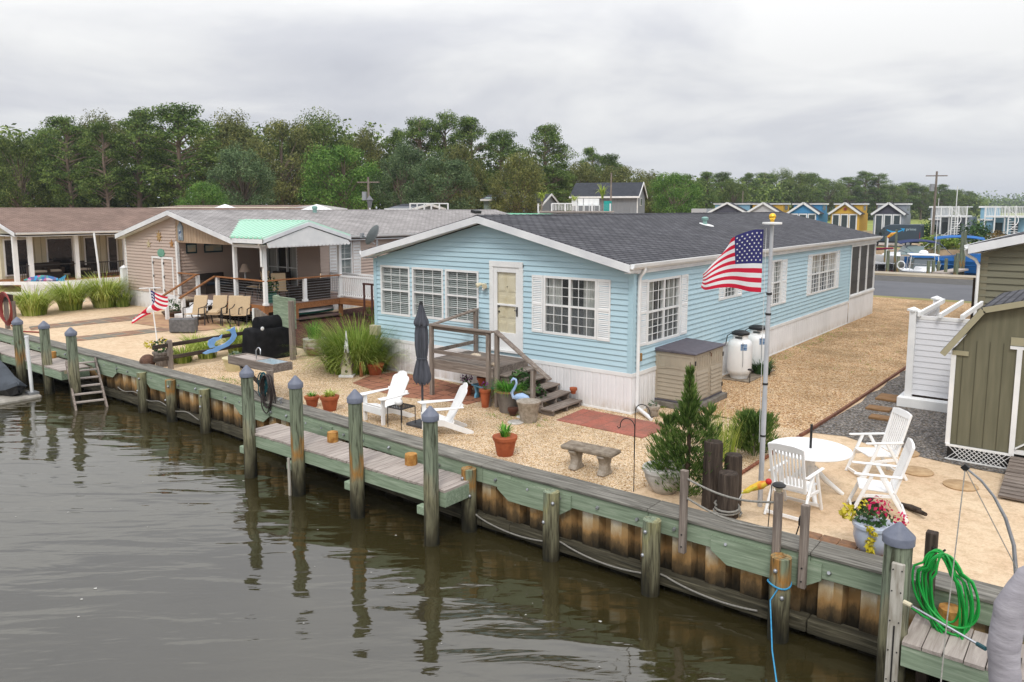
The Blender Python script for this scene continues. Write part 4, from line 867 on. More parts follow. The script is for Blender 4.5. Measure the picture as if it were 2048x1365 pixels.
tag(MB().lathe([(.06,0),(.085,.03),(.085,.08),(.05,.11),(.035,.14),(.02,.15),(.0001,.155)], (-3.4,-3.74,.44), 14).build('jar', WHITE2, smooth=50), 'small white jar on the black wire side table', 'jar')
um = thing('patio_umbrella', 'tall closed slate grey umbrella tied in the middle, standing between the adirondack chairs', 'umbrella', (-3.02,-3.42,0))
UMB = M('umbrella_cloth', '#54565e', '#41434a', sc=4, st=(5,5,.3), rough=.9, bump=.7, bd=.03)
MB().tube([(-3.02,-3.42,.05),(-3.02,-3.42,2.58)], .024, 10).build('pole', M('umbrella_pole','#4a4a50',rough=.4,metal=.5), um, smooth=50)
n = 28; vs = []; pr = [(.9,.165),(.94,.19),(1.05,.20),(1.2,.165),(1.36,.125),(1.42,.115),(1.48,.125),(1.7,.15),(1.95,.15),(2.12,.13),(2.13,.17),(2.2,.165),(2.32,.11),(2.45,.07),(2.55,.045)]
for z,r in pr:
    for k in range(n): a = 6.283*k/n; q = .80*r*(1+.22*math.cos(8*a+z*.7)*(.5 if 1.36<z<1.46 else 1)); vs.append((-3.02+q*math.cos(a), -3.42+q*math.sin(a), z+(.04*math.cos(8*a) if z<1 or z==2.13 else 0)))
MB().add(vs, [(i*n+k,i*n+(k+1)%n,(i+1)*n+(k+1)%n,(i+1)*n+k) for i in range(len(pr)-1) for k in range(n)]).build('canopy', UMB, um, smooth=60)
MB().tube([(-3.02+.105*math.cos(a*.45),-3.42+.105*math.sin(a*.45),1.42) for a in range(15)], .014, 6).build('tie', UMB, um); MB().cyl((-3.02,-3.42,2.55),.045,.06,12,0,.03).build('finial', BLACK, um)
m = MB(); m.box((-3.27,-3.67,.0),(-2.77,-3.17,.06)); m.cyl((-3.02,-3.42,.06),.035,.32,12); m.build('base', M('umbrella_base','#4a4a4d','#39393b',rough=.7), um, bevel=.01)

# stone bench
bn = thing('stone_bench', 'cast stone garden bench with scrolled legs alone on the gravel', 'bench', (1.3,-3.72,0))
m = MB(); m.cb((1.3,-3.72,.40),(1.0,.37,.075),(0,0,3)); m.build('seat', CONC, bn, bevel=.022)
for x in (1.02,1.58):
    m = MB(); m.prism([(-.15,0),(.15,0),(.16,.05),(.10,.09),(.085,.18),(.12,.27),(.17,.33),(.165,.365),(-.165,.365),(-.17,.33),(-.12,.27),(-.085,.18),(-.10,.09),(-.16,.05)], lambda u,v,w: (w, -3.72+u+(x-1.3)*.05, v), x-.075, x+.075); m.build('leg', CONCL, bn, bevel=.02)
hk = thing('shepherd_hook', 'double black shepherd hook stuck in the gravel beside the stone bench', 'garden hook', (2.36,-4.1,0))
def hook(m, x, y, z, s, r): m.tube([(x,y,z-.5),(x,y,z)]+[(x+s*r*(1-math.cos(a)), y, z+r*math.sin(a)) for a in [math.pi*i/10 for i in range(1,11)]]+[(x+s*2*r,y,z-.03),(x+s*(2*r+.03),y,z-.055),(x+s*(2*r+.06),y,z-.03)], .008, 6); return m
MB().tube([(2.36,-4.1,-.1),(2.36,-4.1,1.0)], .008, 6).build('stake', BLACK, hk); hook(MB(),2.36,-4.1,1.32,1,.13).build('hook', BLACK, hk); hook(MB(),2.355,-4.1,1.05,-1,.13).build('hook', BLACK, hk)

# ------------------------------------------------------------------ flagpole
fp = thing('flagpole', 'tall grey metal flagpole with a white disc and gold ball, planted in the sand', 'flagpole', (4.18,-3.46,0))
px, py = 4.18, -3.46; LE = -.035
def fpp(z): return (px+.012*z*.6, py+LE*z*.5, z)
MB().tube([fpp(0),fpp(1.7),fpp(1.72),fpp(3.0),fpp(3.02),fpp(4.30)], [.038,.038,.034,.034,.029,.027], 14).build('pole', M('pale_aluminium', (.52,.53,.55,1), (.44,.45,.47,1), sc=5, rough=.4, metal=.35), fp, smooth=50)
q = fpp(4.28); MB().lathe([(.0001,0),(.135,.005),(.14,.02),(.135,.035),(.0001,.04)], (q[0],q[1],4.27), 22).build('disc', WHITE2, fp, smooth=40)
m = MB(); m.cyl((q[0],q[1],4.31),.03,.035,12); m.ball((q[0],q[1],4.385),.052,12); m.build('ball', GOLD, fp, smooth=60)
m = MB()
for z in (1.1,1.9,2.95,3.25): m.cyl((fpp(z)[0],fpp(z)[1],z),.042,.03,12)
m.build('collar', DARKMET, fp)
MB().tube([(px-.05,py-.08,4.22),(px-.05,py-.06,3.2),(px-.045,py-.02,1.0)], .004, 5).build('halyard', WHITE, fp)
RED = M('flag_red', (.62,.012,.045,1), (.55,.008,.035,1), sc=2, rough=.8); FWH = M('flag_white', (.80,.80,.80,1), rough=.8); NAVY = M('flag_blue', (.035,.035,.16,1), (.03,.028,.13,1), sc=3, rough=.8)
fg = thing('national_flag', 'big american flag with a folded top edge blowing from the tall flagpole', 'flag', (px-.07,py-.08,3.29))
FH, FL = .92, 1.36
def flagp(u, v):          # u along the fly 0..1, v up 0..1
    x = px-.085 - FL*.74*u + .03*math.sin(7*u+2*v)*u; y = py-.09 + .10*math.sin(6.2*u+1.2*v)*u + .06*u - .05*math.sin(11*u-2*v)*u
    z = 3.28+FH*v + .03*u*(1-v)
    dr = max(0, u-.12)**1.5
    z -= dr*(.78*v**1.1) + .05*math.sin(8*u+1)*u*(1-v*.4)
    fold = max(0,(u-.46)/.54)*max(0,(v-.78)/.22)
    x += fold*.30; y += fold*.22; z += fold*.17
    return (x, y, z)
NU = 34
for nm, mat, test in (('red_stripes', RED, lambda r,u: r%2==0 and not (r>=6 and False)), ('white_stripes', FWH, lambda r,u: r%2==1)):
    m = MB()
    for r in range(13):
        if not test(r, 0): continue
        v0, v1 = r/13, (r+1)/13
        for i in range(NU):
            u0, u1 = i/NU, (i+1)/NU
            if r >= 6 and u1 <= .412: continue
            for k in range(2):
                a, b = v0+(v1-v0)*k/2, v0+(v1-v0)*(k+1)/2; m.add([flagp(u0,a),flagp(u1,a),flagp(u1,b),flagp(u0,b)], [(0,1,2,3)])
    m.build(nm, mat, fg, smooth=80, fix=False)
m = MB()
for i in range(14):
    for k in range(14): u0,u1,v0,v1 = .4118*i/14,.4118*(i+1)/14,6/13+7/13*k/14,6/13+7/13*(k+1)/14; m.add([flagp(u0,v0),flagp(u1,v0),flagp(u1,v1),flagp(u0,v1)], [(0,1,2,3)])
m.build('canton', NAVY, fg, smooth=80, fix=False)
m = MB()
for r in range(9):
    for cidx in range(6 if r%2==0 else 5):
        u = .4118*(.085+ (cidx+(0 if r%2==0 else .5))*.166); v = 6/13+7/13*(.1+r*.1)
        for sgn in (-1,1):
            pts = []
            for k in range(10):
                a = math.pi/2+k*math.pi/5; rr = .019 if k%2==0 else .0078; p = Vector(flagp(u+rr*math.cos(a)/FL*1.2, v+rr*math.sin(a)/FH)); p.y += sgn*.004; pts.append(p)
            p = Vector(flagp(u, v)); p.y += sgn*.004; m.add([p]+pts, [(0,1+k,1+(k+1)%10) for k in range(10)])
m.build('stars', FWH, fg, fix=False)

# ------------------------------------------------------------------ dining set on the sand
tb = thing('garden_table', 'white oval plastic garden table with a dark umbrella stub through its middle', 'table', (4.58,-2.42,0))
T0 = (4.58,-2.42); MB().lathe([(.0001,.69),(.56,.69),(.60,.70),(.62,.715),(.615,.73),(.59,.735),(.0001,.735)], T0+(0,), 40).build('table_top', WHITE2, tb, smooth=35)
m = MB(); m.lathe([(.10,.30),(.08,.45),(.09,.60),(.2,.69)], T0+(0,), 14); m.build('pedestal', WHITE2, tb, smooth=50)
for a in (0.5,2.07,3.64,5.21): MB().tube([(T0[0]+.06*math.cos(a),T0[1]+.06*math.sin(a),.42),(T0[0]+.25*math.cos(a),T0[1]+.25*math.sin(a),.22),(T0[0]+.52*math.cos(a),T0[1]+.52*math.sin(a),.0)], [.05,.045,.035], 8).build('leg', WHITE2, tb, smooth=50)
MB().tube([T0+(.2,),T0+(1.12,)], .02, 10).build('umbrella_stub', BLACK, tb)
def gchair():
    o = thing('garden_chair', '', 'chair', (0,0,0), group='white high backed garden chairs', w=False)
    MB().box((-.23,-.26,.40),(.23,.22,.435)).xf(lambda p: Vector((p.x,p.y,p.z-.04*(p.y+.26)))).build('seat', WHITE2, o, bevel=.012)
    tl = R(16)
    def pb(u, l, t): return (u, .20+l*math.sin(tl)+t*math.cos(tl), .40+l*math.cos(tl)-t*math.sin(tl))
    m = MB()
    for s in (-1,1): m.prism([(s*.235-.02,0),(s*.235+.02,0),(s*.245+.02,.74),(s*.245-.02,.74)], pb, 0, .035)
    m.prism([(-.26,.66),(.26,.66),(.25,.75),(.12,.775),(-.12,.775),(-.25,.75)], pb, -.002, .037); m.prism([(-.225,.03),(.225,.03),(.225,.10),(-.225,.10)], pb, .002, .033)
    for i in range(8): u = -.182+i*.052; m.prism([(u-.014,.10),(u+.014,.10),(u+.014,.66),(u-.014,.66)], pb, .006, .024)
    m.build('backrest', WHITE2, o, bevel=.004)
    for s in (-1,1):
        x = s*.275
        MB().box((x-.028,-.34,.635),(x+.028,.30,.665)).build('armrest', WHITE2, o, bevel=.012)
        MB().beam((x,-.10,.64),(x,-.36,.0),.038,.05).build('leg', WHITE2, o, bevel=.008); MB().beam((x,.02,.64),(x,.40,.0),.038,.05).build('leg', WHITE2, o, bevel=.008)
    for P_, Q_ in (((-.26,-.34,.06),(.26,-.34,.06)),((-.26,.38,.06),(.26,.38,.06)),((-.27,-.2,.33),(-.27,.22,.36)),((.27,-.2,.33),(.27,.22,.36))): MB().beam(P_,Q_,.03,.04).build('stretcher', WHITE2, o)
    return o
g = gchair(); g['label'] = 'white garden chair with its slatted back to the canal, beside the solar lamp post'; g.location = (4.66,-3.36,0); g.rotation_euler = (0,0,R(176))
dup(g, (5.62,-2.62,0), R(-72), 'white garden chair pulled out right of the table, above the magenta flowers'); dup(g, (5.22,-.92,0), R(-48), 'white garden chair on the far side, at the edge of the grey gravel')
for i,(x,y,a,l) in enumerate(((5.38,-2.42,60,.42),(5.46,-2.36,80,.36),(5.5,-2.5,40,.3),(6.08,-2.32,-40,.5),(6.0,-2.2,-20,.34))):
    d = Vector((math.cos(R(a)),math.sin(R(a)),.08))*l/2; p = Vector((x,y,.04+.02*(i%2))); tag(MB().tube([p-d,p+d*.2+Vector((0,.02,0)),p+d],[.035,.04,.028],7).build('branch', DARKW['x'], smooth=60), 'dry dark branch lying on the sand under the pulled out chair' if i<3 else 'dry dark branch lying on the sand right of the pulled out chair', 'branch', 'dry branches under the pulled out chair' if i<3 else 'dry branches right of the pulled out chair')

# ------------------------------------------------------------------ rope fence, lamps, pilings at the near bulkhead
PP = []
for x, top, lb in ((3.60,.84,'slim grey post at the left end of the rope fence on the bulkhead'),(4.93,.83,'slim grey post topped by a black solar lamp on the bulkhead'),(5.28,.74,'slim grey post on the bulkhead right of the solar lamp post')):
    p = thing('fence_post', lb, 'post', (x,-4.9,-.3), group='slim posts nailed to the bulkhead'); MB().box((x-.05,-4.94,-.38),(x+.05,-4.86,top)).build('post', GREYW['z'], p, bevel=.006); PP.append(p)
    MB().tube([(x,-4.95,-.1),(x,-4.93,-.1)], .012, 6).build('nail', DARKMET, p); MB().tube([(x,-4.95,-.28),(x,-4.93,-.28)], .012, 6).build('nail', DARKMET, p)
for z0, z1, lb in ((.72,.68,'upper white rope strung between the slim bulkhead posts'),(.44,.32,'lower white rope strung between the slim bulkhead posts')):
    tag(MB().tube([(3.65+1.24*k/12, -4.9, z0+(z1-z0)*k/12-.10*math.sin(math.pi*k/12)) for k in range(13)], .016, 8).build('rope', GREYROPE, smooth=60), lb, 'rope')
so_ = thing('solar_lamp', 'black solar lamp on top of the slim bulkhead post', 'lamp', (4.93,-4.9,.83)); MB().lathe([(.03,0),(.045,.03),(.05,.07)], (4.93,-4.9,.83), 14).build('lens', M('lamp_lens','#b9b097',rough=.2), so_); MB().lathe([(.05,.07),(.085,.08),(.09,.095),(.06,.12),(.0001,.125)], (4.93,-4.9,.83), 16).build('cap', BLACK, so_, smooth=40)
tl_ = thing('stake_light', 'black torch shaped stake light leaning on the sand behind the bulkhead', 'lamp', (4.98,-4.3,0)); MB().tube([(4.97,-4.3,-.05),(5.06,-4.38,.26)], .009, 6).build('stake', BLACK, tl_); MB().tube([(5.055,-4.375,.24),(5.08,-4.40,.31),(5.095,-4.415,.37),(5.10,-4.42,.39)], [.018,.035,.035,.012], 10).build('lamp_head', BLACK, tl_, smooth=60)
PARR = M('parrot_paint', '#c8481d', '#d8b43a', sc=6, rough=.5, lo=.4, hi=.55); pr_ = thing('parrot_ornament', 'orange and yellow parrot ornament on a thin hooked stake by the rope fence', 'ornament', (4.6,-4.3,0))
MB().tube([(4.6,-4.3,-.05),(4.63,-4.3,.68),(4.60,-4.3,.70),(4.575,-4.3,.66)], .007, 6).build('stake', BLACK, pr_); m = MB(); m.tube([(4.57,-4.3,.70),(4.49,-4.31,.655),(4.36,-4.33,.58),(4.25,-4.35,.52)], [.03,.062,.045,.012], 10); m.build('body', PARR, pr_, smooth=60); MB().ball((4.585,-4.3,.72),.045,8).build('head', M('parrot_red','#b3231d'), pr_, smooth=60); m = MB(); m.tube([(4.45,-4.37,.64),(4.33,-4.4,.55),(4.24,-4.4,.5)],[.01,.03,.006],6); m.build('wing', YELP, pr_); MB().tube([(4.25,-4.35,.52),(4.2,-4.36,.40)],[.012,.006],6).build('tail', WHITE2, pr_)
for x,y,h,r,lb in ((3.60,-3.92,1.02,.145,'tallest of three dark cut pilings standing on the sand'),(3.80,-3.62,.78,.135,'dark cut piling half hidden behind the two others'),(3.93,-4.12,.66,.15,'shortest dark cut piling with a rope at its foot')):
    o = thing('cut_piling', lb, 'piling', (x,y,0), group='dark pilings on the sand'); m = MB(); m.lathe([(r*1.08,-.05),(r*1.02,.12),(r,.5*h),(r*.97,h-.02),(r*.9,h),(.0001,h+.005)], (x,y,0), 18); m.build('post', DARKW['z'], o, smooth=45)
tag(MB().tube([(3.93+(.19+.02*math.sin(a*.9))*math.cos(a*.5), -4.12+(.19+.02*math.sin(a*.9))*math.sin(a*.5), .05+.045*(a%13)/13+.05*(a//13)) for a in range(34)], .017, 7).build('rope', GREYROPE, smooth=60), 'thick grey rope wound round the foot of the shortest dark piling', 'rope')

# ------------------------------------------------------------------ storage box, gas tanks
TANP = M('storage_plastic', '#a79d8c', '#9a9080', sc=2, rough=.6); LIDP = M('storage_lid', '#5c5860', '#504c54', sc=9, rough=.65, bump=.2)
bx = thing('storage_box', 'tan plastic storage box with a charcoal lid on a block base beside the house', 'storage box', (.42,1.9,0)); X0,X1,Y0,Y1 = -.02,.98,1.08,2.68
MB().box((.06,1.0,0),(1.08,2.76,.13)).build('block_base', M('concrete_block','#7b766e','#615c55',sc=6,rough=.9,bump=.3), bx, bevel=.01)
m = MB(); m.box((X0,Y0,.13),(X1,Y1,.17)); m.build('floor', LIDP, bx, bevel=.01)
m = MB(); m.box((X0+.02,Y0+.02,.17),(X1-.02,Y1-.02,1.27))
pf = plane_front(Y0+.02); pr2 = plane_right(X1-.02)
pbox(m, pf, X0+.02, X1-.02, 0, .012, 1.18, 1.27); pbox(m, pf, X0+.02, X0+.10, 0, .012, .17, 1.18); pbox(m, pf, X1-.10, X1-.02, 0, .012, .17, 1.18)
for k in range(7): z = .19+k*.095; m.add([pf(X0+.1,.018,z),pf(X1-.1,.018,z),pf(X1-.1,.002,z+.09),pf(X0+.1,.002,z+.09),pf(X0+.1,0,z),pf(X1-.1,0,z)], [(0,1,2,3),(4,5,1,0)])
m.prism([(X0+.1,.86),(X0+.3,.90),(X0+.5,.91),(X0+.7,.90),(X1-.1,.86),(X1-.1,.90),(X0+.5,.95),(X0+.1,.90)], lambda u,v,w: pf(u,w,v), 0, .014)
for k in range(6): pbox(m, pf, X0+.16+k*.125, X0+.165+k*.125, 0, .006, .95, 1.17)
m.build('body', TANP, bx)
for k,(a,b) in enumerate(((Y0+.03,(Y0+Y1)/2-.006),((Y0+Y1)/2+.006,Y1-.03))):
    m = MB(); pbox(m, pr2, a, b, .0, .018, .18, 1.26)
    for j in range(7): z = .22+j*.095; m.add([pr2(a+.08,.036,z),pr2(b-.08,.036,z),pr2(b-.08,.019,z+.09),pr2(a+.08,.019,z+.09),pr2(a+.08,.018,z),pr2(b-.08,.018,z)], [(0,1,2,3),(4,5,1,0)])
    for j in range(5): u = a+.12+j*(b-a-.24)/4; pbox(m, pr2, u-.004, u+.004, .018, .028, .95, 1.2)
    d = m.build('door', TANP, bx)
    for z in (.35,1.08): h = MB(); pbox(h, pr2, (a-.01 if k==0 else b-.03), (a+.03 if k==0 else b+.01), .016, .034, z-.05, z+.05); h.build('hinge', BLACK, d)
m = MB(); m.add([(X0-.04,Y0-.04,1.27),(X1+.04,Y0-.04,1.27),(X1+.04,Y1+.04,1.27),(X0-.04,Y1+.04,1.27),(X0-.04,Y0-.04,1.35),(X1+.04,Y0-.04,1.31),(X1+.04,Y1+.04,1.31),(X0-.04,Y1+.04,1.36)], [(0,3,2,1),(4,5,6,7),(0,1,5,4),(1,2,6,5),(2,3,7,6),(3,0,4,7)]); m.build('lid', LIDP, bx, bevel=.012)
m = MB(); m.tube([pr2(1.9,.02,1.22),pr2(1.9,.05,1.2),pr2(1.9,.05,1.13)], .014, 6); m.build('padlock', M('rusty_lock','#5a3a26'), bx)
TANK = M('tank_white', (.80,.80,.79,1), (.70,.71,.71,1), sc=1.2, rough=.4, spec=.5); LBL = M('label_blue', '#3d5f87', '#7f97b3', sc=30, st=(.4,.4,1), rough=.5, lo=.45, hi=.5)
def tank():
    o = thing('propane_tank', '', 'gas tank', (0,0,0), group='white propane tanks beside the house', w=False); r = .315
    MB().lathe([(.22,.0),(.24,.07),(r*.8,.10),(r*.96,.16),(r,.24),(r,.86),(r*.96,.95),(r*.8,1.02),(r*.62,1.05)], (0,0,0), 28).build('body', TANK, o, smooth=40)
    m = MB(); n = 26
    vs = []
    for z in (1.04,1.17):
        for k in range(n): a = 6.283*k/n; vs.append((.2*math.cos(a),.2*math.sin(a),z))
    m.add(vs, [(k,(k+1)%n,n+(k+1)%n,n+k) for k in range(n) if k not in (18,19,20,21,4,5,6,7)]); 
    for z0,z1 in ((1.04,1.07),(1.13,1.17)):
        vs = []
        for z in (z0,z1):
            for k in range(n): a = 6.283*k/n; vs.append((.201*math.cos(a),.201*math.sin(a),z))
        m.add(vs, [(k,(k+1)%n,n+(k+1)%n,n+k) for k in range(n)])
    m.build('collar', TANK, o)
    m = MB(); m.lathe([(.20,1.16),(.235,1.17),(.235,1.22),(.15,1.265),(.0001,1.27)], (0,0,0), 20); m.box((.05,-.28,1.16),(.16,-.18,1.2)); m.build('dome_lid', BLACK, o, smooth=30)
    m = MB(); vs = []
    for z in (.80,.97):
        for k in range(6): a = -1.15+.11*k; q = r*(1.003 if z<.9 else .985); vs.append((q*math.cos(a)*1.005,q*math.sin(a)*1.005,z-.02))
    m.add(vs, [(k,k+1,7+k,6+k) for k in range(5)]); m.build('label_sticker', LBL, o)
    m = MB(); m.tube([(.18,-.27,1.0),(.2,-.28,.55),(.2,-.285,.35)], .008, 6); m.build('gauge_pipe', ALU, o)
    m = MB(); m.tube([(-.1,-.15,1.16),(-.22,-.12,1.18),(-.34,-.05,1.1),(-.40,0,.85)], .012, 6); m.build('hose', BLACK, o)
    return o
tk = tank(); tk['label'] = 'white propane tank with a black lid standing right behind the tan storage box'; tk.location = (.48,4.98,.03); dup(tk, (.5,6.15,.03), R(8), 'white propane tank half hidden behind the first one and the flagpole')
m = MB(); m.box((.1,4.6,0),(.9,6.55,.035)); struct(m.build('tank_slab', CONC, bevel=.01))
sl_ = thing('stake_light', 'tiny black stake light in front of the first propane tank', 'lamp', (.92,4.6,0)); MB().tube([(.92,4.6,0),(.92,4.6,.34)], .008, 6).build('stake', BLACK, sl_); MB().box((.87,4.55,.34),(.97,4.65,.38)).build('lamp_head', BLACK, sl_, bevel=.01)

# ------------------------------------------------------------------ paving
def m_paver(name, a, b, c, hexa):
    t = NT(name); v = t.coord()
    if hexa:
        vo = t.new('TexVoronoi', feature='DISTANCE_TO_EDGE'); vo.inputs['Scale'].default_value = 2.6; vo.inputs['Randomness'].default_value = .35; t.link(v, vo.inputs['Vector']); k = t.ramp(vo.outputs['Distance'], [(.02,(0,0,0,1)),(.05,(1,1,1,1))])
        vc = t.new('TexVoronoi'); vc.inputs['Scale'].default_value = 2.6; vc.inputs['Randomness'].default_value = .35; t.link(v, vc.inputs['Vector']); s = t.new('SeparateColor'); t.link(vc.outputs['Color'], s.inputs[0]); base = t.mix(s.outputs[0], C(a), C(b))
    else:
        br = t.new('TexBrick', offset=0); t.link(v, br.inputs['Vector']); br.inputs['Scale'].default_value = 1; br.inputs['Brick Width'].default_value = .40; br.inputs['Row Height'].default_value = .40; br.inputs['Mortar Size'].default_value = .008; br.inputs['Color1'].default_value = C(a); br.inputs['Color2'].default_value = C(b); br.inputs['Mortar'].default_value = C(c); base = br.outputs['Color']; k = None
    n = t.noise(v, 1.3, 6, .7); n2 = t.noise(v, 30, 3)
    base = t.mix(t.ramp(n, [(.40,(0,0,0,1)),(.68,(1,1,1,1))]), base, C(c)) if not hexa else t.mix(t.math('MULTIPLY', n, .3), base, C('#c9a87c'))
    base = t.mix(1.0, base, t.ramp(n2, [(.3,(.8,.8,.8,1)),(.7,(1.15,1.15,1.15,1))]), 'MULTIPLY')
    if k is not None: base = t.mix(k, C(c), base)
    t.pbr(base, .9, t.bump(k if k is not None else n2, .5, .01), 0, .2); return t.mat
sheet('red_tile_patio', [(-1.0,-1.42),(1.08,-1.46),(1.12,-.62),(1.0,-.30),(-1.05,-.30)], .02, m_paver('red_tiles','#b06f60','#a26152','#7c5c50',False), 0)
sheet('hexagon_patio', [(-7.2,-1.75),(-6.2,-1.95),(-5.2,-2.05),(-4.3,-1.75),(-3.4,-1.6),(-3.3,-.8),(-4.4,-.35),(-5.6,-.12),(-7.3,-.15),(-7.5,-.9)], .018, m_paver('hexagon_pavers','#98604f','#855244','#54392f',True), 0)
PAV = M('brown_paver', '#86644a', '#6e5543', sc=12, rough=.9, bump=.4, isl=.3)
for i in range(5):
    for j in range(2):
        x = 5.02+i*.245; y = -4.36+j*.20
        if j == 1 and i in (3,4): continue
        tag(MB().box((x,y,-.02),(x+.235,y+.19,.022)).build('paver', PAV, bevel=.01), 'brown paving brick in the short row behind the bulkhead', 'paver', 'brown paving bricks behind the bulkhead')
STEP = M('brown_step', '#8a6a47', '#6f5236', sc=8, st=(1,4,1), rough=.9, bump=.3)
for x,y,sx,sy,lb in ((4.2,5.0,.55,.62,'upper'),(4.22,3.78,.50,.34,'middle'),(4.42,2.98,.40,.30,'lower')):
    o = thing('stepping_slab', '%s brown stepping slab on the grey gravel path' % lb, 'stepping stone', (x,y,0), group='brown stepping slabs')
    m = MB(); m.box((x-sx/2,y-sy/2,.0),(x+sx/2,y-.006 if lb=='upper' else y+sy/2,.06)); m.build('slab', STEP, o, bevel=.012)
    if lb == 'upper': MB().box((x-sx/2,y+.006,.0),(x+sx/2,y+sy/2,.06)).build('slab', STEP, o, bevel=.012)
for x,y,lb in ((5.75,-.28,'round tan stepping stone nearest the grey gravel and the far garden chair'),(6.45,-.60,'round tan stepping stone in front of the white lattice of the olive shed'),(5.35,.72,'round tan stepping stone half behind the far garden chair')):
    tag(MB().lathe([(.0001,-.01),(.25,-.01),(.26,.02),(.24,.035),(.0001,.038)], (x,y,0), 18).build('stepping_stone', M('tan_stone','#b89c78','#a08360',sc=9,rough=.9,bump=.4), smooth=40), lb, 'stepping stone', 'round stepping stones')
tag(MB().lathe([(.0001,0),(.17,0),(.175,.02),(.16,.03),(.0001,.03)], (-1.58,-2.1,0), 16).build('stepping_stone', WPOT, smooth=40), 'small round white stepping stone on the gravel by the beige planter', 'stepping stone')
ED = M('edging', '#7a4f3b', '#5c3a2c', sc=6, rough=.85)
m = MB(); pts = [(3.50,.55),(3.53,1.0),(3.60,3.2),(3.66,6),(3.73,10.1),(3.80,15),(3.9,24)]
for a,b in zip(pts,pts[1:]): m.beam((a[0],a[1],.03),(b[0],b[1],.03),.05,.07)
tag(m.build('garden_edging', ED), 'straight brown edging strip between the tan gravel and the grey gravel', 'edging')
m = MB(); n = 60
for i in range(n):
    k = i/n; y = -2.75+3.25*k; x = 3.40+.10*k; m.cb((x,y,.03),(.045,.06,.06),(0,20*(-1)**i,12))
tag(m.build('garden_edging', M('twisted_edging','#8d5a44','#6b4232',sc=6,rough=.85), bevel=.01), 'twisted red brown edging from the table to the juniper bush', 'edging')

# ------------------------------------------------------------------ things around the landing
FLM = M('flamingo_blue', '#7d9cc4', '#a9bedb', sc=4, rough=.5); fm = thing('flamingo', 'pale blue metal flamingo statue at the foot of the steps', 'statue', (-1.78,-1.66,0)); fx, fy_ = -1.78, -1.66
MB().tube([(fx-.03,fy_,.45),(fx-.17,fy_-.05,.42),(fx-.20,fy_-.06,.52),(fx-.13,fy_-.04,.64),(fx-.09,fy_-.03,.74),(fx-.11,fy_-.03,.82),(fx-.16,fy_-.05,.83),(fx-.21,fy_-.06,.79),(fx-.22,fy_-.06,.73)], [.05,.042,.035,.028,.024,.026,.036,.02,.006], 10).build('neck', FLM, fm, smooth=70)
MB().tube([(fx-.17,fy_-.04,.42),(fx-.08,fy_-.02,.43),(fx+.03,fy_+.01,.44),(fx+.14,fy_+.04,.42),(fx+.2,fy_+.06,.37),(fx+.21,fy_+.06,.32)], [.03,.08,.1,.07,.035,.008], 12).build('body', FLM, fm, smooth=70)
m = MB(); m.tube([(fx-.02,fy_,.37),(fx-.01,fy_,.0)], .009, 6); m.tube([(fx+.04,fy_+.02,.36),(fx+.09,fy_+.03,.2),(fx+.05,fy_+.02,.0)], .009, 6); m.build('legs', WHITE2, fm); MB().cyl((fx+.02,fy_,0),.11,.018,14).build('base', WHITE2, fm)
BB = M('bench_blue', '#6fa9c6', '#5f9ab8', rough=.6); bb = thing('mini_bench', 'small sky blue bench with scrolled legs under the landing', 'bench', (-3.4,-1.02,0)); MB().cb((-3.4,-1.02,.325),(.66,.2,.035),(0,0,-14)).build('seat', BB, bb, bevel=.006)
for s in (-1,1): x,y = -3.4+s*.24,-1.02-s*.06; m = MB(); m.prism([(-.07,0),(.07,0),(.06,.08),(.03,.13),(.05,.22),(.08,.305),(-.08,.305),(-.05,.22),(-.03,.13),(-.06,.08)], lambda u,v,w: (w, y+u, v), x-.03, x+.03); m.build('leg', BB, bb, bevel=.008)
SHELL = M('shell', '#d6cbb8', '#b9a58c', sc=9, rough=.6, bump=.4)
def shell(x, y, z, r, lb):
    m = MB(); n = 18; vs = [(x,y-r*.6,z+.01)]
    for k in range(n+1): a = math.pi*k/n; q = r*(1+.10*math.cos(k*math.pi)); vs.append((x+q*math.cos(a)*1.2, y-r*.5+q*math.sin(a), z+.02+.07*math.sin(a)*(1+.2*math.cos(k*math.pi)))); 
    m.add(vs, [(0,k,k+1) for k in range(1,n+1)]); m.ball((x,y-.2*r,z+.045),r*.75,8,sc=(1.2,.8,.55)); tag(m.build('seashell', SHELL, smooth=30), lb, 'seashell')
shell(-3.95,-.62,.90,.15,'large ribbed seashell on the landing by the front door'); shell(-2.93,-1.2,.90,.07,'small knobbly seashell at the landing edge between two posts')
ch = thing('birdhouse', 'tall white church shaped birdhouse with a thin steeple beside the grass clump', 'birdhouse', (-7.95,-1.30,0)); cx_, cy_ = -7.95, -1.30; BHW = M('birdhouse_white','#d0cbb8','#b3ac95',sc=4,rough=.8)
pl_ = [(-.14,.05),(.14,.05),(.13,.30),(.0,.72),(-.13,.30)]; MB().prism(pl_, lambda u,v,w: (cx_+u*.8+w*.6, cy_+u*.6-w*.8+.0, v), -.1, .1).build('body', BHW, ch)
for s in (-1,1): MB().prism([(s*.165,.28),(s*.135,.27),(-s*.01,.73),(s*.0,.78)], lambda u,v,w: (cx_+u*.8+w*.6, cy_+u*.6-w*.8, v), -.13, .13).build('roof', GREYW['z'], ch)
m = MB(); m.cb((cx_,cy_,.76),(.11,.11,.2),(0,0,37)); m.tube([(cx_,cy_,.86),(cx_,cy_,1.25)],[.05,.008],6); m.build('steeple', WHITE, ch); m = MB(); m.cb((cx_,cy_,.03),(.40,.34,.06),(0,0,37)); m.build('base', WHITE, ch, bevel=.01)
for z, r in ((.34,.026),(.16,.04)): MB().tube([(cx_+.6*.098,cy_-.8*.098,z),(cx_+.6*.104,cy_-.8*.104,z)], r, 10).build('hole', BLACK, ch)
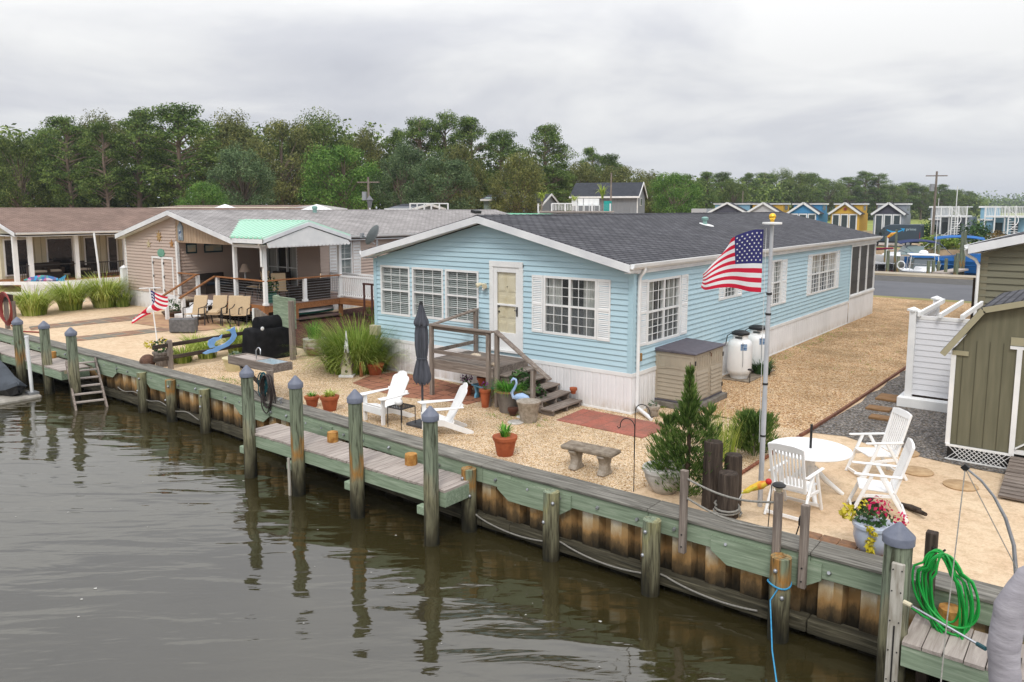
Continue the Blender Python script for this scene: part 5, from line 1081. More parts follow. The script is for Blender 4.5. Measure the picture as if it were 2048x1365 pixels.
tag(MB().box((-7.66,-1.12,0),(-7.59,-1.05,.42)).build('stake', BROWNW['z'], bevel=.005), 'short square wooden stake right of the church birdhouse', 'stake')

# ------------------------------------------------------------------ fish cleaning sink at the bulkhead
sk = thing('sink_stand', 'grey timber fish cleaning stand with a steel sink and curved tap on the bulkhead', 'sink stand', (-8.0,-4.05,0))
m = MB(); a0, a1, b0, b1 = -8.85,-7.0,-4.27,-3.72
m.box((a0,b0,.72),(a1,b0+.04,.92)); m.box((a0,b1-.04,.72),(a1,b1,.90)); m.box((a0,b0+.04,.72),(a0+.04,b1-.04,.91)); m.box((a1-.04,b0+.04,.72),(a1,b1-.04,.92)); m.box((-7.85,b0+.04,.74),(-7.81,b1-.04,.905)); m.build('frame', GREYW['x'], sk, bevel=.006)
m = MB()
for k in range(6): y = b0+.045+k*.079; m.box((a0+.045,y,.855),(-7.86,y+.074,.88))
m.build('cutting_board', DECKW['x'], sk)
SINK = M('sink_steel','#9fb0b8','#c3ced3',sc=3,rough=.3,metal=.4); m = MB(); u0,u1,v0,v1 = -7.80,-7.08,b0+.05,b1-.05; m.add([(u0,v0,.9),(u1,v0,.9),(u1,v1,.9),(u0,v1,.9),(u0+.04,v0+.04,.76),(u1-.04,v0+.04,.76),(u1-.04,v1-.04,.76),(u0+.04,v1-.04,.76)], [(4,5,6,7),(0,1,5,4),(1,2,6,5),(2,3,7,6),(3,0,4,7)]); m.build('basin', SINK, sk)
MB().tube([(-8.05,-4.0,.87),(-8.05,-4.0,1.08)]+[(-7.96-.09*math.cos(a),-4.0+.02*math.sin(a),1.08+.09*math.sin(a)) for a in [math.pi*i/8 for i in range(9)]]+[(-7.87,-4.0,1.02)], .014, 8).build('tap', CHROME, sk, smooth=60)
MB().box((-7.08,-4.40,-.32),(-6.96,-4.28,.80)).build('post', GREYW['z'], sk, bevel=.006); MB().tube([(-7.5,-4.06,0),(-7.5,-4.06,.75)], .04, 10).build('drain_pipe', WHITE, sk); MB().beam((-8.6,-4.1,.72),(-7.3,-4.25,.25),.05,.09).build('brace', DARKW['x'], sk)
def coil(m, cx, cy, z, w, h, n, r, ph=0):
    for k in range(n):
        ww = w*rnd(.75,1.1); hh = h*rnd(.85,1.1); o = rnd(-.05,.05); m.tube([(cx+o+ww*math.sin(6.283*j/28), cy-.02*k+.01*math.sin(j), z-hh*(1-math.cos(6.283*j/28))/2) for j in range(29)], r, 6, cap=False)
    return m
tag(coil(MB(),-6.88,-4.46,.74,.20,.88,7,.013).tube([(-8.3,-4.3,.75),(-8.0,-4.36,.4),(-7.6,-4.36,.22),(-7.2,-4.4,.02)],.011,6).build('garden_hose', HOSEK, smooth=60), 'dark brown hose coiled on the end of the sink stand', 'hose'); tag(coil(MB(),-7.08,-4.46,.76,.12,.56,4,.014).build('garden_hose', HOSEB, smooth=60), 'teal blue hose hanging beside the dark hose on the sink stand', 'hose')
sg = thing('spigot', 'grey water spigot clamped on the bulkhead behind the second dock piling', 'spigot', (-6.55,-4.4,.1)); MB().tube([(-6.55,-4.4,.05),(-6.55,-4.4,.2),(-6.5,-4.5,.22)], .022, 8).build('pipe', ALU, sg); MB().cyl((-6.55,-4.4,.2),.05,.03,8).build('valve', ALU, sg)

# ------------------------------------------------------------------ rail fence, grill and things at the lot line
rf_ = thing('rail_fence', 'low dark split rail fence with two rails between the two yards', 'fence', (-12.65,-2.4,0))
for y in (-3.72,-1.0): MB().box((-12.72,y-.06,-.05),(-12.60,y+.06,.83)).build('post', GREYW['z'], rf_, bevel=.012)
for z in (.34,.70): MB().beam((-12.67,-4.2,z-.02),(-12.6,-.75,z+.05),.07,.11).build('rail', DARKW['y'], rf_, bevel=.015)
MER = M('mermaid_blue', '#86b2e6', '#76a4dc', rough=.55); pts = [(-2.80,.33),(-2.60,.40),(-2.45,.41),(-2.34,.46),(-2.20,.48),(-2.05,.53),(-1.90,.62),(-1.82,.74),(-1.88,.86),(-2.02,.90),(-1.86,.92),(-1.72,.98),(-1.70,.84),(-1.66,.70),(-1.76,.55),(-1.95,.42),(-2.2,.36),(-2.35,.30),(-2.55,.30),(-2.7,.28)]
m = MB(); pts2 = [(-2.56,.44),(-2.62,.56),(-2.58,.68),(-2.42,.74),(-2.25,.73),(-2.14,.80),(-2.18,.68),(-2.36,.62),(-2.42,.52),(-2.36,.46)]
for P in (pts, pts2): m.prism(P, lambda u,v,w: (w, u, v), -12.575, -12.55)
tag(m.build('mermaid_cutout', MER), 'flat bright blue mermaid cutout fixed to the rail fence', 'ornament')
COV = M('grill_cover', (.006,.006,.007,1), (.014,.014,.015,1), sc=5, rough=.85, bump=.6, bd=.03, spec=.15); gr_ = thing('grill', 'gas grill under a draped black cover beside the tall weathered panel', 'grill', (-12.0,-.9,0))
secs = [(0,.46,.78),(.3,.44,.76),(.7,.43,.75),(.86,.42,.74),(.93,.38,.70)]; n = 40; vs = []
for z,a,b in secs:
    for k in range(n):
        t_ = 6.283*k/n; c_, s_ = math.cos(t_), math.sin(t_); q = (abs(c_)**6+abs(s_)**6)**(-1/6); f_ = 1+.03*math.sin(5*t_+z*2)*(1.2-z); vs.append((-12.0+a*q*c_*f_, -.9+b*q*s_*f_, z+(0 if z else .01)))
fs = [(i*n+k,i*n+(k+1)%n,(i+1)*n+(k+1)%n,(i+1)*n+k) for i in range(len(secs)-1) for k in range(n)]+[tuple((len(secs)-1)*n+k for k in range(n))]; MB().add(vs, fs).build('cover', COV, gr_, smooth=60)
MB().tube([(-12.0,-1.32,.99),(-12.0,-.42,.99)], .27, 18).xf(lambda p: Vector((p.x, p.y, .92+(p.z-.92)*1.05))).build('lid_cover', COV, gr_, smooth=50)
m = MB()
for y,z,r in ((-1.4,.97,.06),(-1.05,.88,.03),(-.5,.9,.025)): m.ball((-11.62,y,z),r,6,sc=(.3,1,1))
m.build('bleach_spots', WHITE, gr_)
tbx = thing('teal_ornament', 'small teal box ornament with sprigs on the shelf of the covered grill', 'ornament', (-11.85,-.28,.93)); MB().box((-11.95,-.38,.93),(-11.75,-.18,1.13)).build('box', M('teal_paint','#4fae93'), tbx, bevel=.01); blades(MB(),(-11.85,-.28,1.12),14,.28,.12,.012,.3,.05).build('sprigs', HOSEB, tbx, fix=False)
pn = thing('privacy_panel', 'tall weathered green board panel on square posts behind the grill', 'fence', (-11.6,-.55,0)); MB().box((-11.12,-.84,-.05),(-10.98,-.70,1.78)).build('post', GREYW['z'], pn, bevel=.008); MB().box((-12.25,-.52,.0),(-12.13,-.40,1.85)).build('post', GREENW['z'], pn, bevel=.008)
m = MB()
for k in range(5): z = .92+k*.185; m.beam((-12.25,-.55,z+.09),(-11.0,-.66,z+.09),.04,.18)
m.build('boards', GREENW['x'], pn, bevel=.006)
lw = thing('board_wall', 'low grey board wall with a slanting top behind the grill', 'fence', (-13.6,.2,0)); m = MB()
for k in range(8): x = -14.3+k*.2; m.box((x,.12-.05*k,.0),(x+.19,.16-.05*k,1.22-.03*k))
m.build('boards', GREYW['z'], lw); MB().box((-14.4,.10,0),(-14.31,.19,1.2)).build('post', WHITE, lw)
tp = thing('timber_post', 'short weathered post standing behind the low board wall', 'post', (-15.6,2.2,0)); MB().box((-15.68,2.12,0),(-15.52,2.28,1.25)).build('post', GREYW['z'], tp, bevel=.01)
for i,(x,y,n,h,s) in enumerate(((-13.3,-3.0,220,.7,.5),(-13.35,-2.2,260,.9,.55),(-13.3,-1.2,300,1.05,.7),(-14.3,-.5,380,1.0,.8),(-14.9,-1.7,200,.75,.6))):
    plant('lily_clump', ['thin low lily clump behind the rail fence, nearest the canal','yellow green lily clump behind the blue mermaid cutout','leafy lily clump behind the rail fence, touching the grill','broad bright lily clump beside the low board wall','straggling lily clump on the sand of the neighbouring yard'][i], 'plant', (x,y,0), [('leaves', blades(MB(),(x,y,0),n,h,s,.018,.8,.25), GR2)], 'lily clumps at the lot line')
# ------------------------------------------------------------------ tan house next door
TRIMT = M('tan_vertical_panel', '#b39c84', '#a08a73', sc=2, st=(6,6,.4), rough=.7)
T = thing('tan_house', 'tan sided single storey house with a grey shingle roof and a deep recessed porch', 'house', (-23.8,3,0))
FY = 2.75; TX0, TX1, TXM = -28.4, -19.3, -23.85; tze, tzr = 3.22, 4.27
pf2 = plane_front(FY)
def lim_t(z):
    if z <= tze: return (TX0, TXM)
    return (TX0+(z-tze)/(tzr-tze)*4.55, TXM)
m = MB(); dd = (-25.9,-24.25,.75,2.3)
lap_siding(m, pf2, TX0, TXM, .75, (tzr, lim_t), [], .14, .036)
lap_siding(m, plane_right(TXM), FY, 6.8, .75, 3.1, [], .14, .036)
lap_siding(m, plane_right(TX1), 6.8, 24, .75, 3.2, [(7.75,8.6,1.45,3.02)], .14, .036)
lap_siding(m, plane_front(6.8), TXM, TX1, .75, 3.1, [(-23.2,-20.9,.8,2.85)], .14, .036)
lap_siding(m, lambda u,o,z: (TX0-o,u,z), FY, 24, .75, 3.2, [], .14, .036)
m.build('wall', TAN, T, fix=False)
m = MB(); m.prism([(TXM,3.06),(TX1+.15,3.06),(TX1+.15,3.18),(TXM,4.25)], lambda u,v,w: (u,w,v), FY-.01, FY+.06)
for k in range(20): u = TXM+.1+k*.225; m.box((u-.008,FY-.02,3.08),(u+.008,FY-.008,3.08+max(.05,(4.22-3.1)*(1-(u-TXM)/4.7)-.08)))
m.build('gable_panel', TRIMT, T)
m = MB(); ribbed(m, plane_front(FY+.015), TX0, TXM, 0, .75, .3); ribbed(m, plane_right(TX1), 7.2, 24, 0, .75, .3); m.build('skirting', SKIRT, T, fix=False)
m = MB(); m.box((TXM-.05,FY-.05,.0),(TXM+.09,FY+.06,3.1)); m.box((TX0-.03,FY-.03,.75),(TX0+.06,FY,3.2)); m.build('corner_board', WHITE, T)
gable_roof(T, TX0-.25, TX1+.3, FY-.35, 24.5, 3.33, 4.44, .06, ROOFGREY, fh=.2)
gutter(T, TX1+.3, FY-.3, 24, 3.31)
m = MB(); m.box((TXM,FY,3.085),(TX1+.25,6.8,3.12)); m.box((TX1,6.8,3.08),(TX1+.28,24,3.12)); m.add([(TX0-.2,FY-.33,3.1),(TXM,FY-.33,4.2),(TXM,FY,4.2),(TX0-.2,FY,3.1)], [(0,1,2,3)]); m.build('soffit', TRIM, T)
m = MB(); a,b,c,d = dd; pbox(m, pf2, a-.09, a, 0, .05, c-.7, d+.09); pbox(m, pf2, b, b+.09, 0, .05, c-.7, d+.09); pbox(m, pf2, a, b, 0, .05, d, d+.09); pbox(m, pf2, (a+b)/2-.08, (a+b)/2+.08, 0, .045, .06, d)
ddr = m.build('double_door', WHITE, T)
m = MB(); 
for u in (a+.02,(a+b)/2+.1):
    for z in (.9,1.5,2.1): m = MB(); pbox(m, pf2, u-.03, u+.03, .045, .06, z-.05, z+.05); m.build('hinge', BLACK, ddr)
m = MB(); lap_siding(m, plane_front(FY-.03), a, b, .1, .75, [], .14, .012); m.build('door_base', WHITES, ddr, fix=False)
window(T, plane_right(TX1), 7.75, 8.6, 1.45, 3.02, 2, (2,3), 1, 'blind', screen=False); shutter(T, plane_right(TX1), 7.3,7.7,1.45,3.02); shutter(T, plane_right(TX1), 8.65,9.08,1.45,3.02)
window(T, plane_front(6.8), -23.2, -20.9, .8, 2.85, 1, (1,1), 3, 'curtain', screen=False)
m = MB(); m.lathe([(.10,0),(.10,.18),(.14,.19),(.14,.3),(.05,.34),(.0001,.35)], (-23.3,9.7,4.3), 12); m.build('vent_pipe', VENT, T); m = MB(); m.cb((-22.9,21.5,4.32),(.35,.6,.16),(0,14,0)); m.build('roof_vent', BLACK, T)
# wall ornaments
def star(cx, cz, r, n, y): 
    return [(cx+(r if k%2==0 else r*.42)*math.sin(6.283*k/(2*n)), cz+(r if k%2==0 else r*.42)*math.cos(6.283*k/(2*n))) for k in range(2*n)]
for x,z,r,c_,lb in ((-26.2,2.92,.2,'#b9ac8c','pale starfish ornament on the tan wall, left of the three'),(-25.25,3.28,.26,'#a88a5c','straw sun ornament on the tan wall, highest of the three'),(-24.2,2.98,.2,'#a57a4c','brown crab shaped ornament on the tan wall, beside the porch opening')):
    tag(MB().prism(star(x,z,r,5 if r<.25 else 8,0), lambda u,v,w: (u,w,v), FY-.05, FY-.02).build('wall_ornament', M('ornament_'+c_[1:], c_, rough=.8)), lb, 'ornament')
sgn = thing('oval_sign', 'small green oval sign above the white double doors of the tan house', 'sign', (-25.15,FY-.03,2.55)); MB().prism([(-25.15+.30*math.cos(6.283*k/24), 2.55+.19*math.sin(6.283*k/24)) for k in range(24)], lambda u,v,w: (u,w,v), FY-.05, FY-.02).build('board', M('sign_green','#6fa08c','#5d8f7b',rough=.6), sgn)
m = MB(); m.prism([(-23.62,3.15),(-23.22,3.15),(-23.22,3.75),(-23.42,3.95),(-23.62,3.75)], lambda u,v,w: (u,w,v), FY-.05, FY-.02); lp = thing('lighthouse_plaque', 'house shaped grey plaque on the gable above the porch opening', 'plaque', (-23.42,FY-.04,3.2)); m.build('board', M('plaque_grey','#8d979d','#6d767c',sc=3), lp); MB().box((-23.5,FY-.06,3.22),(-23.34,FY-.051,3.6)).build('picture', M('plaque_blue','#3d5375','#c4ccd2',sc=5,lo=.45,hi=.55), lp)
for y0,y1,z0,z1,lb in ((3.15,3.65,2.55,3.0,'teal arched picture on the porch wall of the tan house'),(4.0,4.9,2.55,2.95,'long framed picture on the porch wall of the tan house')):
    p = thing('wall_picture', lb, 'picture', (TXM+.02,y0,z0)); MB().box((TXM+.018,y0,z0),(TXM+.05,y1,z1)).build('frame', M('teal_frame','#1f3f47'), p); MB().box((TXM+.045,y0+.06,z0+.07),(TXM+.056,y1-.06,z1-.08)).build('picture', M('pale_picture','#8fa0a0','#b8ad93',sc=4), p)
# porch deck
PDK = thing('porch_deck', 'raised brown deck with cable railings and a green metal gable roof on the tan house', 'porch', (-20.5,4,0)); dz = .8
m = MB()
for k in range(46):
    x = TXM+.05+k*.14
    if x > -17.45: break
    m.box((x,FY-.1 ,dz-.03),(x+.132,6.78 if x<TX1 else 7.3,dz))
for k in range(8): m.box((-17.4,6.3+k*.14,dz-.03),(-13.6,6.3+k*.14+.13,dz))
m.build('deck_boards', M('deck_composite','#8f7a70','#7d695f',sc=3,st=(8,.5,1),rough=.8,isl=.2), PDK)
m = MB(); m.box((-20.9,FY-.15,dz-.27),(-17.38,FY-.10,dz-.0)); m.box((-17.44,FY-.09,dz-.27),(-17.38,7.3,dz-.0)); m.box((-17.37,6.25,dz-.27),(-13.6,6.29,dz-.0)); m.build('rim_joist', BROWNW['x'], PDK)
m = MB(); 
for k in range(6): m.box((-20.9,FY-.0+.02,.02+k*.09),(-17.5,FY+.02,.09+k*.09))
m.build('skirt_slats', DARKW['x'], PDK)
for x,y in ((-17.45,6.35),(-17.45,4.1),(-17.45,FY-.05),(-14.8,6.35)): MB().box((x-.07,y-.07,-.05),(x+.07,y+.07,dz-.27)).build('support_post', BROWNW['z'], PDK)
for x,y,h in ((-19.42,FY-.03,3.15),(-17.45,FY-.03,3.15),(-17.45,6.35,3.15),(-20.75,FY-.03,1.72),(-22.25,FY-.03,1.72),(-17.45,4.55,1.72)):
    m = MB(); m.box((x-.065,y-.065,dz),(x+.065,y+.065,h)); m.box((x-.09,y-.09,dz),(x+.09,y+.09,dz+.08)); m.build('post', WHITE, PDK)
for x in (-22.15,-20.85): MB().box((x-.06,1.2,0),(x+.06,1.32,.98)).build('stair_post', WHITE, PDK)
m = MB(); m.beam((-20.8,FY-.03,1.74),(-17.4,FY-.03,1.74),.14,.05); m.beam((-17.45,FY,1.741),(-17.45,6.4,1.741),.14,.05); m.beam((-23.75,FY-.03,1.742),(-22.2,FY-.03,1.742),.14,.05); m.beam((-22.2,FY-.1,1.76),(-22.15,1.1,.98),.14,.05); m.beam((-20.8,FY-.1,1.76),(-20.85,1.1,.98),.14,.05); m.build('handrail', BROWNW['x'], PDK, bevel=.005)
m = MB()
for k in range(8):
    z = dz+.1+k*.105; m.tube([(-20.75,FY-.03,z),(-17.45,FY-.03,z)], .006, 5); m.tube([(-17.45,FY-.03,z),(-17.45,6.35,z)], .006, 5)
m.build('cable_rail', ALU, PDK)
for k in range(4): z = dz-.2*(k+1)+.0; y1 = FY-.12-.34*k; MB().box((-22.2,y1-.36,z-.04),(-20.8,y1,z)).build('tread', WHITE, PDK); 
for k in range(4): z = dz-.2*(k+1); y1 = FY-.12-.34*k; MB().box((-22.18,y1-.03,z),(-20.82,y1-.005,z+.16)).build('riser', SKIRT, PDK)
m = MB(); y = 6.32
for i in range(30): x = -17.3+i*.125; m.box((x,y-.02,dz+.1),(x+.04,y+.02,dz+.88))
m.box((-17.4,y-.03,dz+.06),(-13.6,y+.03,dz+.12)); m.box((-17.4,y-.04,dz+.86),(-13.6,y+.04,dz+.93)); m.build('picket_rail', WHITE, PDK)
m = MB(); y = 7.28
for i in range(44): x = -19.2+i*.125; m.box((x,y-.02,dz+.1),(x+.04,y+.02,dz+.88))
m.box((-19.2,y-.03,dz+.06),(-13.6,y+.03,dz+.12)); m.box((-19.2,y-.04,dz+.86),(-13.6,y+.04,dz+.93)); m.build('picket_rail', WHITE, PDK)
# green roof: ridge along x
gx1, gy0, gy1, gze, gzr = -16.95, 2.35, 6.55, 3.36, 3.98; gym = (gy0+gy1)/2
def gl(x, y): return gze+(gzr-gze)*(1-abs(y-gym)/(gym-gy0))+.03
m = MB()
for ya in (gy0, gy1): m.add([(-21.6,gym,gzr+.02),(gx1,gym,gzr+.02),(gx1,ya,gze+.02),(-19.1,ya,gze+.02)], [(0,1,2,3)]); m.add([(-21.6,gym,gzr-.04),(gx1,gym,gzr-.04),(gx1,ya,gze-.04),(-19.1,ya,gze-.04)], [(0,1,2,3)])
for k in range(15):
    x = -16.98-.3*k
    for ya in (gy0, gy1):
        t_ = min(1, max(0, (x+21.6)/2.5)); ye = gym+(ya-gym)*(t_ if x < -19.1 else 1); m.beam((x,gym,gzr+.04),(x,ye,gze+.04+(gzr-gze)*(1-abs(ye-gym)/(gym-gy0))), .09, .08, 1)
m.beam((-21.6,gym,gzr+.04),(gx1,gym,gzr+.04),.2,.03); gr2 = m.build('roof', [GREENMETAL, M('green_metal_rib','#bfe0cf',rough=.4)], PDK)
m = MB()
for ya in (gy0, gy1): m.add([(gx1+.05,gym,gzr),(gx1+.05,ya,gze),(gx1+.05,ya,gze-.15),(gx1+.05,gym,gzr-.15),(gx1-.02,gym,gzr),(gx1-.02,ya,gze),(gx1-.02,ya,gze-.15),(gx1-.02,gym,gzr-.15)], [(0,1,2,3),(4,5,6,7),(0,1,5,4),(3,2,6,7)])
m.box((-19.0,gy0+.0,gze-.17),(gx1-.02,gy0+.03,gze-.0)); m.box((-19.0,gy1-.03,gze-.17),(gx1-.02,gy1,gze)); m.build('fascia', TRIM, gr2)
sc_ = [(gym,gzr-.2),(gy0+.2,gze-.12)]; y = gy0+.2; low = []
while y < gy1-.2:
    for k in range(5): a_ = math.pi*k/4; low.append((y+.09-.09*math.cos(a_), gze-.27-.07*math.sin(a_)))
    y += .18
MB().prism([(gym,gzr-.18),(gy0+.15,gze-.15)]+low+[(gy1-.15,gze-.15)], lambda u,v,w: (w,u,v), gx1+.005, gx1+.018).build('scalloped_gable', WHITE, PDK, fix=True)
m = MB(); m.box((-19.3,gy0+.2,3.10),(gx1-.12,gy1-.2,3.14)); m.box((-17.55,gy0+.33,3.0),(-17.35,gy1-.2,3.13)); m.box((-19.4,FY-.1,3.0),(-17.45,FY+.06,3.13)); m.build('ceiling', TRIM, PDK)
MB().tube([(-17.3,2.4,3.3),(-17.4,2.5,3.15),(-17.45,2.6,2.95),(-17.45,2.6,2.3)], .05, 8).build('downspout', WHITE, PDK)
NAVYC = M('navy_cushion','#1a2838','#131e2b',sc=4,rough=.9); WICK = M('dark_wicker','#241d19','#3a3029',sc=50,rough=.85,bump=.4)
lm2 = thing('table_lamp', 'table lamp with a cream shade standing in the tan house porch', 'lamp', (-22.9,5.4,.8)); MB().cyl((-22.9,5.4,1.3),.12,.03,12).build('base', WHITE, lm2); MB().cyl((-22.9,5.4,1.3),.04,.42,10).build('stem', WHITE, lm2); MB().lathe([(.26,1.66),(.10,2.02)], (-22.9,5.4,0), 16).build('lamp_shade', M('lamp_shade','#cdb9a8'), lm2)
lt = thing('side_table', 'low dark table under the porch lamp', 'table', (-22.9,5.4,.8)); MB().box((-23.2,5.1,1.25),(-22.6,5.7,1.3)).build('table_top', WICK, lt); MB().box((-23.1,5.2,.8),(-22.7,5.6,1.25)).build('base', WICK, lt)
def sofa(x, y, rz, w, lb, cush, group=None):
    o = thing('patio_sofa', lb, 'sofa', (x,y,.8), rz, group, w=False); MB().box((-w/2,-.4,0),(w/2,.4,.36)).build('base', WICK, o); MB().box((-w/2,.28,.36),(w/2,.42,.85)).build('backrest', WICK, o)
    for s in (-1,1): MB().box((s*w/2-.06,-.4,.36),(s*w/2+.06,.28,.6)).build('armrest', WICK, o)
    MB().box((-w/2+.08,-.38,.36),(w/2-.08,.27,.47)).build('cushion', cush, o, bevel=.03); return o
sofa(-23.3,4.1,R(90),1.3,'dark porch sofa with navy cushions against the porch wall',NAVYC); sofa(-21.8,6.2,R(0),1.1,'navy cushioned porch chair beside the lamp',NAVYC); sofa(-18.0,5.2,R(-90),1.5,'dark wicker porch sofa with its back to the cable rail',M('brown_cushion','#4a3d33',rough=.9))
SLING = M('sling_cloth','#c4ae8e','#b49d7d',sc=60,rough=.9)
def sling():
    o = thing('sling_chair', '', 'chair', (0,0,0), group='tan sling chairs', w=False)
    MB().prism([(-.25,.42),(.22,.38),(.42,.98),(.45,1.0),(.46,.96),(.27,.34),(-.25,.39)], lambda u,v,w: (w,u,v), -.25, .25).build('sling', SLING, o)
    for s in (-1,1): MB().tube([(s*.28,.35,.0),(s*.28,.2,.36),(s*.28,-.26,.4),(s*.28,-.30,.0)], .02, 7).build('leg', DARKMET, o); MB().tube([(s*.28,-.27,.35),(s*.30,-.24,.62),(s*.30,.15,.63),(s*.28,.36,.72)], .018, 7).build('armrest', DARKMET, o)
    return o
s0 = sling(); s0['label'] = 'tan sling chair nearest the white stairs of the tan house'; s0.scale = (1.12,1.12,1.1); s0.location = (-20.0,1.25,0); s0.rotation_euler = (0,0,R(28))
for x,y,rz,z,lb in ((-19.35,1.75,35,0,'second tan sling chair from the stairs, with a cushion on its seat'),(-18.75,2.1,40,0,'third tan sling chair from the stairs in front of the deck'),(-18.3,2.15,42,0,'fourth tan sling chair from the stairs in front of the deck'),(-19.5,4.6,120,.8,'tan sling chair up on the deck behind the cable rail'),(-18.2,3.9,60,.8,'tan sling chair on the deck beside the white corner post'),(-20.3,4.2,-60,.8,'tan sling chair on the deck left of the dining table')): dup(s0, (x,y,z), R(rz), lb)
tag(MB().cb((-19.35,1.7,.52),(.42,.4,.14),(8,0,35)).build('cushion', SLING, bevel=.05), 'loose tan cushion on the second sling chair', 'cushion')
dt = thing('dining_table', 'dark glass topped table on the deck of the tan house', 'table', (-19.2,3.9,.8)); MB().cyl((-19.2,3.9,1.5),.55,.03,20).build('table_top', WICK, dt); 
for a in range(4): MB().tube([(-19.2+.4*math.cos(a*1.57),3.9+.4*math.sin(a*1.57),.8),(-19.2+.3*math.cos(a*1.57),3.9+.3*math.sin(a*1.57),1.5)],.02,6).build('leg', DARKMET, dt)
TEAL = M('teal_pot','#2f6f62','#285f54',rough=.5); c = (-18.0,3.35); pot('teal pot with a leafy plant on the deck behind the cable rail', *c, .8, .2, .4, TEAL, [('leaves', leafball(MB(),(c[0],c[1],1.5),.32,140,.07,(1,1,1.2)), DKL)])
kb = thing('kayak', 'white and teal kayak lying on a shelf under the porch deck', 'kayak', (-17.2,5.1,.4)); vs = []; 
for k in range(9): y = 4.0+k*.27; w = .32*math.sin(math.pi*min(1,(k+.6)/9.2))**.5; vs += [(-17.8-w,y,.34),(-17.8-w*.7,y,.44),(-17.8,y,.49),(-17.8+w*.7,y,.44),(-17.8+w,y,.34)]
MB().add(vs, [(5*i+j,5*i+j+1,5*i+6+j,5*i+5+j) for i in range(8) for j in range(4)]+[(40,41,42,43,44)]).build('hull', WHITE2, kb, smooth=50)
vs = []
for k in range(9): y = 4.0+k*.27; w = .32*math.sin(math.pi*min(1,(k+.6)/9.2))**.5; vs += [(-17.8-w*.99,y,.33),(-17.8-w*.6,y,.23),(-17.8+w*.6,y,.23),(-17.8+w*.99,y,.33)]
MB().add(vs, [(4*i+j,4*i+j+1,4*i+5+j,4*i+4+j) for i in range(8) for j in range(3)]+[(32,33,34,35)]).build('deck', M('kayak_teal','#2a9b86',rough=.4), kb, smooth=50)
tag(MB().beam((-17.75,3.9,.12),(-17.6,6.2,.12),.8,.06).build('plank', M('plank_purple','#5f4a46',rough=.8)), 'dark plank shelf under the kayak', 'shelf')
gt_ = thing('metal_gate', 'rusty brown metal frame gate beside the picket rail behind the grass clump', 'gate', (-16.4,7.1,0)); 
for x in (-14.9,-14.45): MB().box((x-.03,5.4,0),(x+.03,5.46,1.6)).build('post', M('rust_brown','#4a2a24',rough=.8), gt_)
m = MB(); m.box((-14.95,5.4,1.55),(-13.3,5.46,1.62)); m.box((-14.9,5.41,.35),(-14.4,5.45,.4)); m.box((-14.9,5.41,.1),(-14.4,5.45,.15)); m.build('rail', bpy.data.materials['rust_brown'], gt_)
plant('shrub', 'feathery green shrub on the red mulch under the picket rail', 'bush', (-15.3,6.4,0), [('leaves', blades(MB(),(-15.3,6.4,0),260,.85,.4,.014,.5,.3), GR1)])
sd_ = thing('satellite_dish', 'grey satellite dish on a mast at the left eave of the blue house', 'satellite dish', (-8.36,.3,3.2)); MB().tube([(-8.36,.25,3.1),(-8.36,.25,3.62)], .025, 8).build('mast', ALU, sd_)
dm = MB().lathe([(.0001,0),(.12,.015),(.22,.05),(.29,.095)], (0,0,0), 20); rot = Euler((R(62),0,R(-72))).to_matrix(); dm.xf(lambda p: rot @ Vector((p.x, p.y*1.1, p.z)) + Vector((-8.42,.22,3.72))); dm.build('dish', M('dish_grey','#8f9696',rough=.6), sd_, smooth=60, fix=False)
ax = rot @ Vector((0,0,1)); MB().tube([(-8.42,.22,3.5),Vector((-8.42,.22,3.5))+ax*.45+Vector((0,0,.05))], .015, 6).build('arm', ALU, sd_); MB().cb(Vector((-8.42,.22,3.52))+ax*.47, (.09,.09,.14)).build('receiver', ALU, sd_)

# neighbouring sand yard
def m_slate():
    t = NT('slate_paving'); v = t.coord(); br = t.new('TexBrick', offset=.4); t.link(v, br.inputs['Vector']); br.inputs['Scale'].default_value = 1; br.inputs['Brick Width'].default_value = .5; br.inputs['Row Height'].default_value = .5; br.inputs['Mortar Size'].default_value = .012
    br.inputs['Color1'].default_value = C('#8d6a55'); br.inputs['Color2'].default_value = C('#76746a'); br.inputs['Mortar'].default_value = C('#b39a78'); n = t.noise(v, 3, 4); col = t.mix(1.0, br.outputs['Color'], t.ramp(n, [(.3,(.85,.85,.85,1)),(.7,(1.15,1.15,1.15,1))]), 'MULTIPLY'); t.pbr(col, .9, None, 0, .2); return t.mat
SLATE = m_slate()
sheet('slate_path', wob([(-20.6,-3.1),(-19.6,-3.4),(-19.2,.1),(-20.3,.4)], .03), .012, SLATE); sheet('slate_walk', wob([(-24.5,-3.0),(-23.5,-3.3),(-23.0,.6),(-24.7,1.6)], .03), .012, SLATE); sheet('brick_walk', wob([(-24.5,1.4),(-22.2,-.1),(-19,.1),(-18.2,.6),(-18.4,2.2),(-23,2.5)], .03), .016, M('worn_brick','#97735c','#b79570',sc=2,rough=.9,det=7))
tag(MB().cb((-18.45,-.1,.28),(.95,.32,.52),(0,0,38)).build('stone_block', M('grey_stone','#6d6c6c','#565556',sc=9,rough=.9,bump=.5), bevel=.04), 'upright grey stone block on the sand in front of the white stairs', 'stone')
c = (-22.9,1.9); pot('round dark bed of green bush and pebbles by the white stairs', *c, 0, .42, .22, M('bed_ring','#5d4a3c',rough=.9), [('leaves', leafball(MB(),(c[0],c[1],.45),.38,170,.06,(1,1,.8)), DKL)], name='planter'); plant('shrub', 'wispy green shrub at the left corner of the tan house', 'bush', (-27.9,2.2,0), [('leaves', blades(MB(),(-27.9,2.2,0),200,1.0,.45,.015,.5,.3), GR1)])
